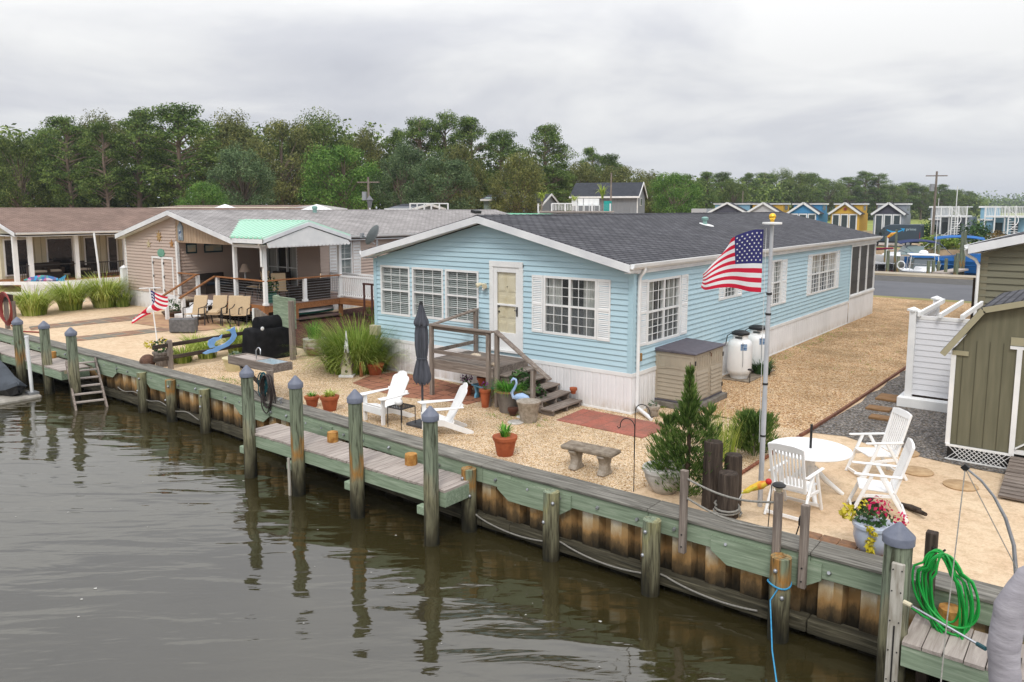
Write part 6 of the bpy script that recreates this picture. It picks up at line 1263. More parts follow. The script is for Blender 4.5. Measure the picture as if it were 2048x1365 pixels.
fp2 = thing('small_flagpole', 'thin white flagpole with a crossbar in the neighbouring sand yard', 'flagpole', (-16.8,-1.95,0)); MB().tube([(-16.8,-1.95,0),(-16.9,-1.97,1.0),(-17.02,-2.0,1.9)], .022, 8).build('pole', WHITE, fp2); MB().tube([(-17.3,-2.2,1.87),(-16.75,-1.75,1.89)], .018, 7).build('crossbar', WHITE, fp2)
sf = thing('national_flag', 'small american flag hanging limp from the thin white flagpole', 'flag', (-17.15,-2.0,1.6))
def sfp(u, v): s_ = .62*u*math.tanh((v-.40)*7); return (-16.98+.788*s_+.03*math.sin(5*u+3*v), -2.03+.6155*s_-.06*u+.05*math.sin(7*u+2*v), 1.02+.78*v-.28*u*(1.1-.5*v)+.05*math.sin(6*u))
for nm, mat, par in (('red_stripes', RED, 0),('white_stripes', FWH, 1)):
    m = MB()
    for r in range(13):
        if r%2 != par: continue
        for i in range(14):
            if r >= 6 and i < 6: continue
            a,b = r/13,(r+1)/13; m.add([sfp(i/14,a),sfp((i+1)/14,a),sfp((i+1)/14,b),sfp(i/14,b)], [(0,1,2,3)])
    m.build(nm, mat, sf, fix=False)
m = MB()
for i in range(6):
    for k in range(4): a,b = 6/13+7/13*k/4, 6/13+7/13*(k+1)/4; m.add([sfp(i/14,a),sfp((i+1)/14,a),sfp((i+1)/14,b),sfp(i/14,b)], [(0,1,2,3)])
m.build('canton', NAVY, sf, fix=False)
m = MB()
for i in range(5):
    for k in range(4): p = Vector(sfp(.04+i*.08, .52+k*.125)); m.ball((p.x-.01,p.y-.012,p.z),.016,5)
m.build('stars', FWH, sf)
c = (-13.25,-3.62); pt_ = pot('grey wooden half barrel of yellow flowers at the end of the rail fence', *c, 0, .27, .42, GREYW['z'], [('blossom', leafball(leafball(MB(),(c[0]-.35,c[1]-.2,.62),.18,60,.05,(1.4,1,.7)),(c[0],c[1],.7),.15,20,.05), YELP),('leaves', leafball(MB(),(c[0],c[1],.58),.3,180,.05,(1,1,.7)), DKL)], name='planter')
tag(MB().ball((-13.6,-3.9,.14),.22,9,sc=(1,1,.9)).build('rock', M('brown_rock','#6b4f41','#4f3a30',sc=6,rough=.9,bump=.6)), 'rounded brown rock beside the half barrel of yellow flowers', 'rock')
for i,(x,y,h,s,n,lb) in enumerate(((-28.0,-1.5,1.6,1.25,800,'tall fountain grass at the left edge, behind the red hose'),(-28.6,.2,1.85,1.3,800,'tall fountain grass in the middle of the row in front of the white fence'),(-28.4,1.6,1.95,1.4,950,'tall bushy fountain grass next to the white fence post'),(-30.4,-2.6,1.5,1.1,400,'tall fountain grass at the very edge of the photo'))):
    plant('fountain_grass', lb, 'grass', (x,y,0), [('blades', blades(MB(),(x,y,0),n,h,s,.022,.85,.45,5), GR2)], 'fountain grasses along the white fence')
wf = thing('vinyl_fence', 'white vinyl rail fence with one tall post beside the tan house', 'fence', (-31,3,0))
MB().box((-28.75,2.55,0),(-28.5,2.8,1.75)).build('post', WHITE, wf, bevel=.01); MB().lathe([(.2,0),(.0001,.12)], (-28.62,2.68,1.75), 4).build('post_cap', WHITE, wf)
for x,y in ((-31.3,1.9),(-33.2,.2),(-35.5,-1.9)): MB().box((x-.07,y-.07,0),(x+.07,y+.07,1.0)).build('post', WHITE, wf)
for z in (.42,.92): m = MB(); m.beam((-28.6,2.7,z),(-31.3,1.9,z),.05,.16); m.beam((-31.3,1.9,z+.001),(-33.2,.2,z+.001),.05,.16); m.beam((-33.2,.2,z),(-35.5,-1.9,z),.05,.16); m.build('rail', WHITE, wf)
tag(MB().tube([(-31.6,2.9,0),(-31.7,2.9,1.6),(-31.95,2.9,3.3)], .045, 10).build('pole', WHITE), 'leaning white pole in front of the brown roofed house', 'pole')
rk = thing('slat_chair', 'light wooden slat chair behind the white vinyl fence', 'chair', (-32.6,4.4,0), R(20), w=False)
m = MB()
for k in range(5): m.cb((-.2+k*.1,.15,.95),(.085,.03,.95),(-14,0,0))
m.build('backrest', M('pale_wood','#bfa382','#a98c6a',sc=4), rk); MB().box((-.28,-.35,.42),(.28,.1,.46)).build('seat', bpy.data.materials['pale_wood'], rk)
for s in (-1,1): MB().box((s*.3-.03,-.35,0),(s*.3+.03,-.28,.62)).build('leg', WICK, rk); MB().box((s*.3-.03,.1,0),(s*.3+.03,.17,.62)).build('leg', WICK, rk); MB().box((s*.3-.05,-.4,.62),(s*.3+.05,.2,.66)).build('armrest', bpy.data.materials['pale_wood'], rk)
hp = thing('hose_post', 'weathered post and board at the left edge of the sand yard', 'post', (-24.3,-3.7,0)); MB().box((-24.65,-3.75,-.1),(-24.52,-3.62,1.25)).build('post', GREYW['z'], hp); MB().cb((-24.2,-3.7,1.2),(.6,.08,.28)).build('board', DARKW['x'], hp); MB().box((-23.95,-3.75,-.1),(-23.83,-3.62,1.1)).build('post', GREYW['z'], hp)
m = MB()
for k in range(6): m.tube([(-24.2+.46*math.sin(6.283*j/24)*(1+.06*k), -3.80-.015*k, 1.28-1.1*(1-math.cos(6.283*j/24))/2+.03*k) for j in range(25)], .026, 6, cap=False)
m.tube([(-23.9,-3.8,.2),(-23.3,-3.7,.03),(-22.4,-3.3,.03),(-22.0,-3.5,.03)], .026, 6); tag(m.build('garden_hose', HOSER, smooth=60), 'faded red hose hung in loops on the weathered post by the canal', 'hose')

# ------------------------------------------------------------------ brown roofed house at the left
B = thing('brown_roof_house', 'cream house with a long brown shingle roof and dark windowed porch', 'house', (-40,10,0)); bx0 = -38.6
m = MB(); 
for yy in range(60): y = .9+yy*.3; 
m.box((-45,.95,.6),(bx0,22,3.2)); m.prism([(-45.3,3.2),(-35.6,3.2),(-40.4,4.4)], lambda u,v,w: (u,w,v), .95, 1.05); m.build('wall', CREAM, B)
m = MB()
for k in range(30): y = 1.2+k*.35; m.box((bx0,y,.8),(bx0+.02,y+.03,3.1))
m.build('battens', M('batten_cream','#a89f85'), B)
gable_roof(B, -45.4, -35.3, .55, 24, 3.32, 4.55, .08, ROOFBROWN, fh=.2); gutter(B, -35.3, .6, 23, 3.3)
m = MB(); m.box((-38.6,.8,3.08),(-35.35,23,3.12)); m.build('soffit', TRIM, B)
for y in (.75,1.45,3.7,6.3): MB().box((-36.1,y-.1,.75),(-35.9,y+.1,3.1)).build('post', WHITE, B)
m = MB(); m.box((-38.6,.8,.55),(-35.7,9,.75)); m.build('porch_floor', BROWNW['y'], B); m = MB(); m.box((-35.7,.8,0),(-35.66,9,.72)); m.build('skirting', SKIRT, B)
for y0,y1,z0,lb in ((1.1,2.5,.9,''),(3.2,4.6,.8,''),(5.2,5.9,.8,''),(6.5,7.1,.8,'')):
    m = MB(); pbox(m, plane_right(bx0+.02), y0, y1, 0, .03, z0, 2.9); w_ = m.build('window', WHITE, B); m = MB(); pbox(m, plane_right(bx0+.02), y0+.08, y1-.08, .03, .045, z0+.08, 2.82); m.build('pane', M('dark_pane', (.02,.022,.026,1), rough=.08, spec=.8) if 'dark_pane' not in bpy.data.materials else bpy.data.materials['dark_pane'], w_)
m = MB(); 
for k in range(26): y = 4.2+k*.1; m.box((-36.02,y,.8),(-35.99,y+.015,1.55))
m.box((-36.04,.9,1.55),(-35.97,8.6,1.6)); m.box((-36.04,4,.82),(-35.97,8.6,.86)); 
for k in range(6): y = .9+k*.1; m.box((-36.02,y,.8),(-35.99,y+.015,1.55))
m.build('porch_railing', DARKMET, B)
CUSH = M('pale_cushion','#a59a8c',rough=.9)
for (x,y,rz,lb) in ((-37.2,2.2,90,'dark wicker porch chair of the brown roofed house, left of the middle post'),(-37.3,3.0,80,'dark wicker porch chair of the brown roofed house with a pale cushion'),(-37.2,4.4,100,'dark wicker porch chair of the brown roofed house, right of the middle post')): o = sofa(x,y,R(rz),.8,lb,CUSH,'wicker chairs on the far porch'); o.location.z = .75
fsh = thing('mosaic_fish', 'big colourful mosaic fish ornament on the white fence', 'ornament', (-33.2,.6,.9))
def m_fish():
    t = NT('fish_mosaic'); vo = t.new('TexVoronoi'); vo.inputs['Scale'].default_value = 7; t.link(t.coord(), vo.inputs['Vector']); s = t.new('SeparateColor'); t.link(vo.outputs['Color'], s.inputs[0]); col = t.ramp(s.outputs[0], [(0,C('#1f5f9e')),(.25,C('#2a8fc0')),(.45,C('#b9a9b9')),(.6,C('#5b5a86')),(.75,C('#3c8f86')),(.9,C('#b0598a'))], 'CONSTANT'); t.pbr(col, .5, None, 0, .4); return t.mat
MF = m_fish(); q = Vector((.6,.55,0)).normalized()
def fpt(l, z): return (-33.6+q.x*l, .2+q.y*l, 1.05+z)
m = MB(); vs = []
for k in range(9): l = .2*k; r = .24*math.sin(math.pi*(k+.35)/9.5); vs += [fpt(l,-r),tuple(Vector(fpt(l,0))+Vector((q.y,-q.x,0))*r*.4),fpt(l,r),tuple(Vector(fpt(l,0))-Vector((q.y,-q.x,0))*r*.4)]
m.add(vs, [(4*i+j,4*i+(j+1)%4,4*i+4+(j+1)%4,4*i+4+j) for i in range(8) for j in range(4)]); m.build('body', MF, fsh); MB().add([fpt(1.55,0),fpt(2.0,.26),fpt(1.9,0),fpt(2.05,-.26)], [(0,1,2),(0,2,3)]).build('tail', M('fish_tail','#2f86b3'), fsh, fix=False)

# ------------------------------------------------------------------ olive shed, shower and olive house at the right
SH = thing('olive_shed', 'olive green garden shed with a barn roof and white trim at the right edge', 'shed', (7.25,2,0)); sy = .85; sx0, sx1 = 6.0, 8.6; scx = 7.3
prof_ = [(sx0,.28),(sx1,.28),(sx1,2.0),(8.15,2.70),(scx,2.93),(6.45,2.70),(sx0,2.0)]
m = MB(); m.prism(prof_, lambda u,v,w: (u,w,v), sy, sy+2.6); m.build('wall', OLIVE2, SH)
m = MB()
for k in range(6): u = sx0+.16+k*.20; m.box((u-.006,sy-.006,.30),(u+.006,sy-.001,2.2))
m.build('panel_groove', M('groove_dark','#4d4a38'), SH)
rp2 = [(5.86,1.93),(6.43,2.77),(scx,3.01),(8.2,2.77),(8.75,1.93)]
for a,b in zip(rp2,rp2[1:]):
    d = Vector((b[0]-a[0],0,b[1]-a[1])).normalized(); n_ = Vector((-d.z,0,d.x)); m = MB(); m.add([(a[0],sy-.12,a[1]),(b[0],sy-.12,b[1]),(b[0],sy+2.72,b[1]),(a[0],sy+2.72,a[1]),(a[0]+n_.x*.05,sy-.12,a[1]+n_.z*.05),(b[0]+n_.x*.05,sy-.12,b[1]+n_.z*.05),(b[0]+n_.x*.05,sy+2.72,b[1]+n_.z*.05),(a[0]+n_.x*.05,sy+2.72,a[1]+n_.z*.05)], [(0,3,2,1),(4,5,6,7),(0,1,5,4),(1,2,6,5),(2,3,7,6),(3,0,4,7)]); m.build('roof', ROOFDARK, SH)
    MB().beam((a[0],sy-.135,a[1]-.01),(b[0],sy-.135,b[1]-.01),.025,.10,up=(n_.x,0,n_.z)).build('rake_trim', M('khaki_trim','#9a947a') if 'khaki_trim' not in bpy.data.materials else bpy.data.materials['khaki_trim'], SH)
m = MB(); m.box((sx0-.015,sy-.02,.28),(sx0+.06,sy-.003,2.0)); m.box((sx0-.02,sy,.28),(sx0-.003,sy+2.6,2.0)); m.build('corner_board', WHITE, SH)
MB().box((sx0,sy-.03,1.92),(6.25,sy-.004,2.0)).build('eave_return', bpy.data.materials['khaki_trim'], SH)
m = MB(); 
for k in range(24):
    u = sx0+.02+k*.075
    for s in (-1,1):
        a = (u if s>0 else u+.26, .02); b = (u+.26 if s>0 else u, .28)
        if max(a[0],b[0]) < 7.05: m.beam((a[0],sy-.03-.006*s,a[1]),(b[0],sy-.03-.006*s,b[1]),.008,.022,up=(0,1,0))
m.box((sx0,sy-.045,.25),(7.04,sy-.02,.29)); m.box((sx0,sy-.045,0),(7.04,sy-.02,.03)); m.build('lattice', WHITE, SH); MB().box((sx0+.02,sy+.02,0),(sx1,sy+2.5,.275)).build('base', BLACK, SH)
m = MB(); m.box((6.96,sy-.05,.28),(7.04,sy-.001,2.12)); m.box((6.86,sy-.05,2.12),(8.4,sy-.001,2.17)); m.box((7.04,sy-.03,.3),(8.3,sy-.001,.38)); sd2 = m.build('door', WHITE, SH); MB().box((7.04,sy-.02,.38),(8.3,sy-.002,2.12)).build('panel', OLIVE2, sd2); MB().beam((7.05,sy-.03,.4),(8.2,sy-.03,1.3),.02,.09,up=(0,1,0)).build('brace', WHITE, sd2)
MB().box((6.86,sy-.03,2.18),(8.4,sy-.002,2.32)).build('lintel', bpy.data.materials['khaki_trim'], SH)
rm = thing('ramp', 'weathered grey plank ramp in front of the olive shed door', 'ramp', (7.8,0,0)); m = MB()
for k in range(12): y = sy-.06-k*.14; z = .25-.018*k; m.cb((7.75,y-.07,max(.03,z)),(1.5,.13,.03))
m.build('boards', GREYW['x'], rm)
SW = thing('outdoor_shower', 'white sided outdoor shower stall with open slats on top', 'shower', (5.2,5.5,0)); m = MB(); lap_siding(m, plane_front(4.62), 4.68, 6.6, .28, 2.02, [], .13, .014); lap_siding(m, lambda u,o,z: (4.68-o,u,z), 4.62, 7.4, .28, 2.02, [], .13, .014); m.build('wall', WHITES, SW, fix=False)
for y in (4.58,7.4): m = MB(); m.box((4.58,y-.07,0),(4.72,y+.07,2.2)); m.lathe([(.14,2.2),(.14,2.24),(.0001,2.3)], (4.65,y,0), 4); m.build('post', WHITE, SW)
m = MB(); m.box((4.45,4.4,0),(6.8,4.66,.22)); m.box((4.45,4.66,0),(4.6,7.5,.22)); m.build('base', WHITE, SW, bevel=.01); m = MB(); m.box((4.7,4.6,2.02),(6.6,4.66,2.1)); m.build('top_rail', WHITE, SW)
for k in range(4): x = 4.78+k*.42; MB().beam((x,4.45,2.15),(x-.0,7.6,2.16),.06,.11).build('slat', WHITE, SW, bevel=.006)
MB().box((4.7,4.68,.2),(6.6,7.4,.24)).build('floor', DARKW['x'], SW)
OH = thing('olive_house', 'olive sided house with a pale gable trim behind the shed at the right edge', 'house', (9,14,0)); ox0, oy = 5.15, 11.0; oze, ozr = 3.25, 4.35
def lim_o(z): return (ox0, 13.2) if z <= oze else (ox0+(z-oze)/(ozr-oze)*4.05, 13.2-(z-oze)/(ozr-oze)*4.05)
m = MB(); lap_siding(m, plane_front(oy), ox0, 13.2, .3, (ozr, lim_o), [], .19, .045); lap_siding(m, lambda u,o,z: (ox0-o,u,z), oy, 26, .3, oze, [], .19, .045); m.build('wall', OLIVE, OH, fix=False)
gable_roof(OH, ox0-.3, 13.5, oy-.45, 26.4, oze+.24, ozr+.27, .06, ROOFDARK, fh=.24); m = MB(); m.add([(ox0-.28,oy-.43,oze-.02),(9.17,oy-.43,ozr+.02),(9.17,oy,ozr+.02),(ox0-.28,oy,oze-.02)], [(0,1,2,3)]); m.box((ox0-.28,oy,oze-.02),(ox0,26,oze+.01)); m.build('soffit', TRIM, OH)
m = MB(); m.box((ox0-.03,oy-.03,.3),(ox0+.16,oy-.004,oze)); m.build('corner_board', M('olive_trim','#7c7762'), OH)
gutter(OH, ox0-.3, oy-.45, 26, oze+.22, -1); MB().tube([(ox0-.38,oy-.3,oze+.1),(ox0-.36,oy-.25,oze-.05),(ox0-.15,oy-.08,oze-.2),(ox0-.06,oy-.08,oze-.35),(ox0-.06,oy-.08,.3)], .045, 8).build('downspout', WHITE, OH, smooth=50)
ps2 = thing('timber_post', 'thin dark post standing at the corner of the olive house', 'post', (4.95,12,0)); MB().box((4.86,11.9,0),(4.96,12.0,2.45)).build('post', DARKW['z'], ps2)
# ------------------------------------------------------------------ marina
mb_ = thing('marina_bulkhead', 'pale timber bulkhead along the far side of the road by the marina', 'bulkhead', (0,43,0)); MB().box((-28,42.05,-.02),(60,43.9,.14)).build('cap', M('pale_timber','#a99f8d','#958a77',sc=2,st=(.4,4,1),rough=.9), mb_); MB().box((-28,43.92,-2),(60,44.0,.05)).build('face', GREYW['x'], mb_)
def rowx(px, y):
    la = (px-1024)/1545; t_ = (y-CAM.y)/(la*math.sin(YAW)+math.cos(YAW)); return CAM.x+t_*(la*math.cos(YAW)-math.sin(YAW))
for i,(px,y,h) in enumerate(((1776,46,1.5),(1797,48,1.0),(1858,45.5,.9),(1868,46,.9),(1878,47,.8),(1893,45.6,1.1),(1912,46,1.3),(1915,45.2,1.5),(1922,60,2.5),(1928,61,2.6),(1770,62,2.0),(1790,63,2.6),(1868,72,2.2),(1876,72,2.0))):
    x = rowx(px,y); o = thing('marina_piling', 'thin wooden piling standing in the marina water among the moored boats', 'piling', (x,y,-1.1), group='pilings in the marina'); MB().tube([(x,y,-2),(x,y,h)], .11, 8).build('post', PIL[1], o)
tag(MB().beam((rowx(1880,45),45,.1),(rowx(1925,50),50,.1),.9,.12).build('finger_pier', DECKW['x']), 'short grey finger pier beside the white hardtop boat', 'pier')
HULLW = M('hull_white', (.78,.79,.80,1), (.70,.71,.72,1), sc=1, rough=.3, spec=.5); DGLASS = M('dark_glass', (.05,.07,.08,1), rough=.08, spec=.8); TOPB = M('canvas_blue', '#1763a8', '#125390', sc=2, rough=.8); NAV = M('canvas_navy','#152a5c','#0f2048',sc=2,rough=.8); MAR = M('canvas_maroon','#8d2440','#761b34',sc=2,rough=.8)
def hull(L_, w, hgt_, stern_h=.8, n=8):
    m = MB(); vs = []
    for i in range(n+1):
        k = i/n; b = w/2*(1-max(0,(k-.55)/.45)**2.2)*(.94+.06*min(1,k*4)); sh = hgt_*(stern_h+(1-stern_h)*k*k); x = -L_/2+L_*k; b2 = b*(.86-.3*k)
        vs += [(x,-b,sh),(x-.02,-b2,.05),(x-.12*k,0,-.25),(x-.02,b2,.05),(x,b,sh)]
    m.add(vs, [(5*i+j,5*i+j+1,5*i+6+j,5*i+5+j) for i in range(n) for j in range(4)]+[(0,1,2,3,4)]); return m, vs
def boat(label, x, y, rz, L_, w, h, kind, mat=None):
    o = thing('motor_boat', label, 'boat', (x,y,-1.1), rz, 'boats moored in the marina', w=False); hm, vs = hull(L_, w, h); hm.build('hull', mat or HULLW, o, smooth=50)
    n = 8; dk = MB(); zt = h*.80
    dk.add([(v[0],v[1]*.97,v[2]-.05) for i in range(n+1) for v in (vs[5*i],vs[5*i+4])], [(2*i,2*i+1,2*i+3,2*i+2) for i in range(n)]); dk.build('deck', HULLW, o)
    if kind in ('hardtop','cuddy'):
        m = MB(); x0, x1 = -L_*.12, L_*.16; m.add([(x0,-w*.34,h),(x1,-w*.28,h),(x1,w*.28,h),(x0,w*.34,h),(x0+.05,-w*.30,h+.85),(x1-.55,-w*.24,h+.85),(x1-.55,w*.24,h+.85),(x0+.05,w*.30,h+.85)], [(0,1,5,4),(1,2,6,5),(2,3,7,6)]); m.build('windshield', DGLASS if kind=='hardtop' else M('pale_glass','#8fa0a0',rough=.2) if 'pale_glass' not in bpy.data.materials else bpy.data.materials['pale_glass'], o)
        m = MB(); m.add([(L_*.17,-w*.30,h*.92),(L_*.36,-w*.16,h*.98),(L_*.36,w*.16,h*.98),(L_*.17,w*.30,h*.92),(L_*.17,-w*.24,h+.25),(L_*.33,-w*.12,h+.15),(L_*.33,w*.12,h+.15),(L_*.17,w*.24,h+.25)], [(0,1,5,4),(1,2,6,5),(2,3,7,6),(4,5,6,7)]); m.build('cabin', HULLW, o)
        m = MB()
        for s in (-1,1): m.tube([(L_*.02,s*w*.40,h),(L_*.2,s*w*.36,h+.45),(L_*.42,s*w*.14,h+.5),(L_*.48,0,h+.5)], .02, 5)
        m.build('bow_rail', CHROME, o)
    if kind == 'hardtop':
        z = h+1.0; m = MB(); m.box((-L_*.16,-w*.36,z),(L_*.12,w*.36,z+.09)); m.build('hardtop', HULLW, o, bevel=.04)
        for sx in (-L_*.14,L_*.10):
            for s in (-1,1): MB().tube([(sx,s*w*.36,h*.9),(sx,s*w*.33,z)], .03, 6).build('top_post', WHITE, o)
        MB().ball((0,0,z+.2),.32,8,sc=(1,1,.6)).build('radar_dome', WHITE2, o); MB().tube([(-.3,w*.3,z),(-.3,w*.3,z+4.2)], .02, 5).build('antenna', WHITE, o)
    if kind in ('bimini','cuddy'):
        z = h+(1.85 if kind=='bimini' else 1.3); m = MB(); vs2 = []
        tm = TOPB if kind=='bimini' else NAV
        for i in range(7):
            k = i/6; vs2 += [(-L_*.30+L_*.5*k, -w*.40, z-.22*abs(2*k-1)**2), (-L_*.30+L_*.5*k, 0, z+.16-.2*abs(2*k-1)**2), (-L_*.30+L_*.5*k, w*.40, z-.22*abs(2*k-1)**2)]
        vs2 += [(a,b,c-.05) for a,b,c in vs2]; m.add(vs2, [(3*i+j,3*i+j+1,3*i+4+j,3*i+3+j) for i in range(6) for j in range(2)]+[(21+3*i+j,21+3*i+j+1,21+3*i+4+j,21+3*i+3+j) for i in range(6) for j in range(2)]+[(3*i,3*i+3,24+3*i,21+3*i) for i in range(6)]+[(3*i+2,3*i+5,26+3*i,23+3*i) for i in range(6)]); m.build('bimini_top', tm, o)
        for s in (-1,1): MB().tube([(-L_*.28,s*w*.40,z-.25),(-L_*.05,s*w*.42,h*.85),(L_*.18,s*w*.40,z-.25)], .02, 5).build('top_frame', CHROME, o)
    if kind == 'bimini':
        m = MB(); vs2 = []
        for i in range(7): k = i/6; b = w*.47*(1-max(0,k-.7)*1.2); vs2 += [(-L_*.46+L_*.9*k,-b,h*.55),(-L_*.46+L_*.9*k,-b*.8,h+.25+.18*math.sin(k*7)),(-L_*.46+L_*.9*k,b*.8,h+.25+.18*math.sin(k*7)),(-L_*.46+L_*.9*k,b,h*.55)]
        m.add(vs2, [(4*i+j,4*i+j+1,4*i+5+j,4*i+4+j) for i in range(6) for j in range(3)]+[(0,1,2,3),(24,25,26,27)]); m.build('cover', TOPB, o, smooth=40)
    mt = MB(); mt.box((-L_/2-.45,-.2,-.3),(-L_/2-.05,.2,.55)); mt.tube([(-L_/2-.25,0,.5),(-L_/2-.25,0,1.15)], [.24,.18], 10); mt.build('outboard', BLACK, o, bevel=.05)
    if kind == 'canopy':
        z = h+1.4; MB().cb((.2,0,z),(L_*.5,w*.85,.12),(0,-6,0)).build('canopy', MAR, o, bevel=.04)
        for sx in (-1,1):
            for s in (-1,1): MB().tube([(.2+sx*L_*.2,s*w*.38,h*.8),(.2+sx*L_*.2,s*w*.38,z)], .025, 5).build('top_post', CHROME, o)
        m = MB(); 
        for k in range(4): m.box((-L_*.4,-w*.42+k*w*.27,h*.85),(L_*.3,-w*.42+k*w*.27+.03,h+.45))
        m.box((-L_*.4,-w*.44,h+.4),(L_*.3,w*.44,h+.45)); m.build('rail', CHROME, o)
    return o
boat('white hardtop motor boat with tall antenna, moored bow first at the road', rowx(1846,49.5), 49.6, R(-72), 7.2, 2.7, 1.15, 'hardtop')
boat('maroon hulled boat with a raspberry canopy just past the blue house corner', rowx(1728,48.5), 48.8, R(-40), 6.5, 2.5, 1.1, 'canopy', M('hull_maroon','#5a1a28',rough=.4))
boat('white cabin boat with a navy canopy in the middle of the marina', rowx(1822,66), 66, R(-150), 7.0, 2.6, 1.3, 'cuddy')
boat('boat wrapped in bright blue covers under a long blue bimini top', rowx(1905,63), 63, R(-168), 7.6, 2.8, 1.3, 'bimini', TOPB)
boat('white and teal boat partly hidden by the olive house gutter', rowx(1952,64), 64, R(-175), 6, 2.4, 1.2, 'plain', M('hull_teal','#8fc0bd',rough=.4))
tag(MB().tube([(rowx(1803,47)+.25*math.cos(6.283*k/20),47,.42+.28*math.sin(6.283*k/20)) for k in range(21)], .045, 8).build('hose_reel', WHITE), 'white round hose hanging on a piling beside the white hardtop boat', 'hose')
wsk = thing('windsock', 'orange and yellow fish windsock on a white post beside the raspberry canopy', 'windsock', (rowx(1773,52),52,0)); xw = rowx(1773,52); MB().tube([(xw,52,-1.5),(xw,52,2.3)], .06, 8).build('post', WHITE, wsk); MB().tube([(xw,52,2.25),(xw+.3,52,2.5),(xw+.6,52,2.65)], [.10,.13,.02], 8).build('sock', PARR, wsk)

# ------------------------------------------------------------------ delivery van
VB = M('van_paint', (.045,.068,.092,1), (.038,.058,.08,1), sc=.5, rough=.35, spec=.6); vx0, vx1, vy = -15.9, -10.0, 86.0
vn = thing('delivery_van', 'dark blue high roofed delivery van with a light blue smile arrow and the word prime', 'van', (-13,87,0))
pr_v = [(vx0,.55),(vx0+.02,.95),(vx0+.35,1.2),(vx0+1.05,1.35),(vx0+1.95,2.35),(vx0+2.5,2.62),(vx1-.08,2.68),(vx1,2.5),(vx1+.03,.55)]
MB().prism(pr_v, lambda u,v,w: (u,w,v), vy, vy+2.05).build('body', VB, vn, bevel=.05)
MB().prism([(vx0+1.12,1.40),(vx0+1.85,2.22),(vx0+2.05,2.22),(vx0+2.05,1.42)], lambda u,v,w: (u,w,v), vy-.01, vy+.01).build('side_window', DGLASS, vn)
MB().prism([(vx0+1.02,1.38),(vx0+1.88,2.32),(vx0+1.90,2.30),(vx0+1.05,1.35)], lambda u,v,w: (u,w,v), vy+.15, vy+1.9).build('windscreen', DGLASS, vn)
for x in (vx0+1.05,vx1-1.25):
    w_ = MB(); w_.tube([(x,vy-.03,.36),(x,vy+.25,.36)], .36, 18); wh = w_.build('wheel', BLACK, vn, smooth=40); MB().tube([(x,vy-.045,.36),(x,vy-.02,.36)], .21, 14).build('rim', ALU, wh)
MB().box((vx1-.0,vy-.01,1.0),(vx1+.05,vy+.16,1.75)).xf(lambda p: Vector((p.x-.08,p.y-.02,p.z))).build('tail_light', M('tail_red','#9c1a22',rough=.3), vn); MB().box((vx1-.08,vy-.03,.9),(vx1-.0,vy+.1,1.0)).build('tail_light', WHITE, vn); MB().box((vx0+1.5,vy-.22,1.4),(vx0+1.65,vy-.01,1.75)).build('mirror', BLACK, vn)
m = MB(); m.box((vx0+.1,vy-.02,.45),(vx1-.05,vy-.002,.62)); m.build('sill', BLACK, vn)
SML = M('smile_blue', '#2f9bd8', rough=.5); m = MB(); a_ = []
for k in range(15): t_ = k/14; a_.append((vx0+2.25+1.75*t_, 1.98-.42*math.sin(math.pi*(.12+.76*t_)**1.0)*1.0+.18))
vs = [];
for k,(u,v) in enumerate(a_): th = .02+.055*math.sin(math.pi*k/14)+.03; vs += [(u,vy-.012,v-th),(u,vy-.012,v+th)]
m.add(vs, [(2*k,2*k+2,2*k+3,2*k+1) for k in range(14)]); ue, ve = a_[-1]; m.add([(ue-.28,vy-.014,ve+.20),(ue+.22,vy-.014,ve+.18),(ue+.10,vy-.014,ve-.24),(ue+.0,vy-.014,ve-.02)], [(0,1,2,3)]); m.build('smile_arrow', SML, vn, fix=False)
fc = bpy.data.curves.new('lettering', 'FONT'); fc.body = 'prime'; fc.size = .46; fc.extrude = .004; fo = bpy.data.objects.new('lettering', fc); COL.objects.link(fo); fo.parent = vn; fo.location = (vx0+4.35+13,vy-.02-87,1.95); fo.rotation_euler = (R(90),0,0); bpy.context.view_layer.update(); lme = bpy.data.meshes.new_from_object(fo.evaluated_get(bpy.context.evaluated_depsgraph_get())); lo = bpy.data.objects.new('writing', lme); COL.objects.link(lo); lo.parent = vn; lo.location = fo.location; lo.rotation_euler = fo.rotation_euler; bpy.data.objects.remove(fo); lme.materials.clear(); lme.materials.append(M('letter_white','#b4c6d0',rough=.5))

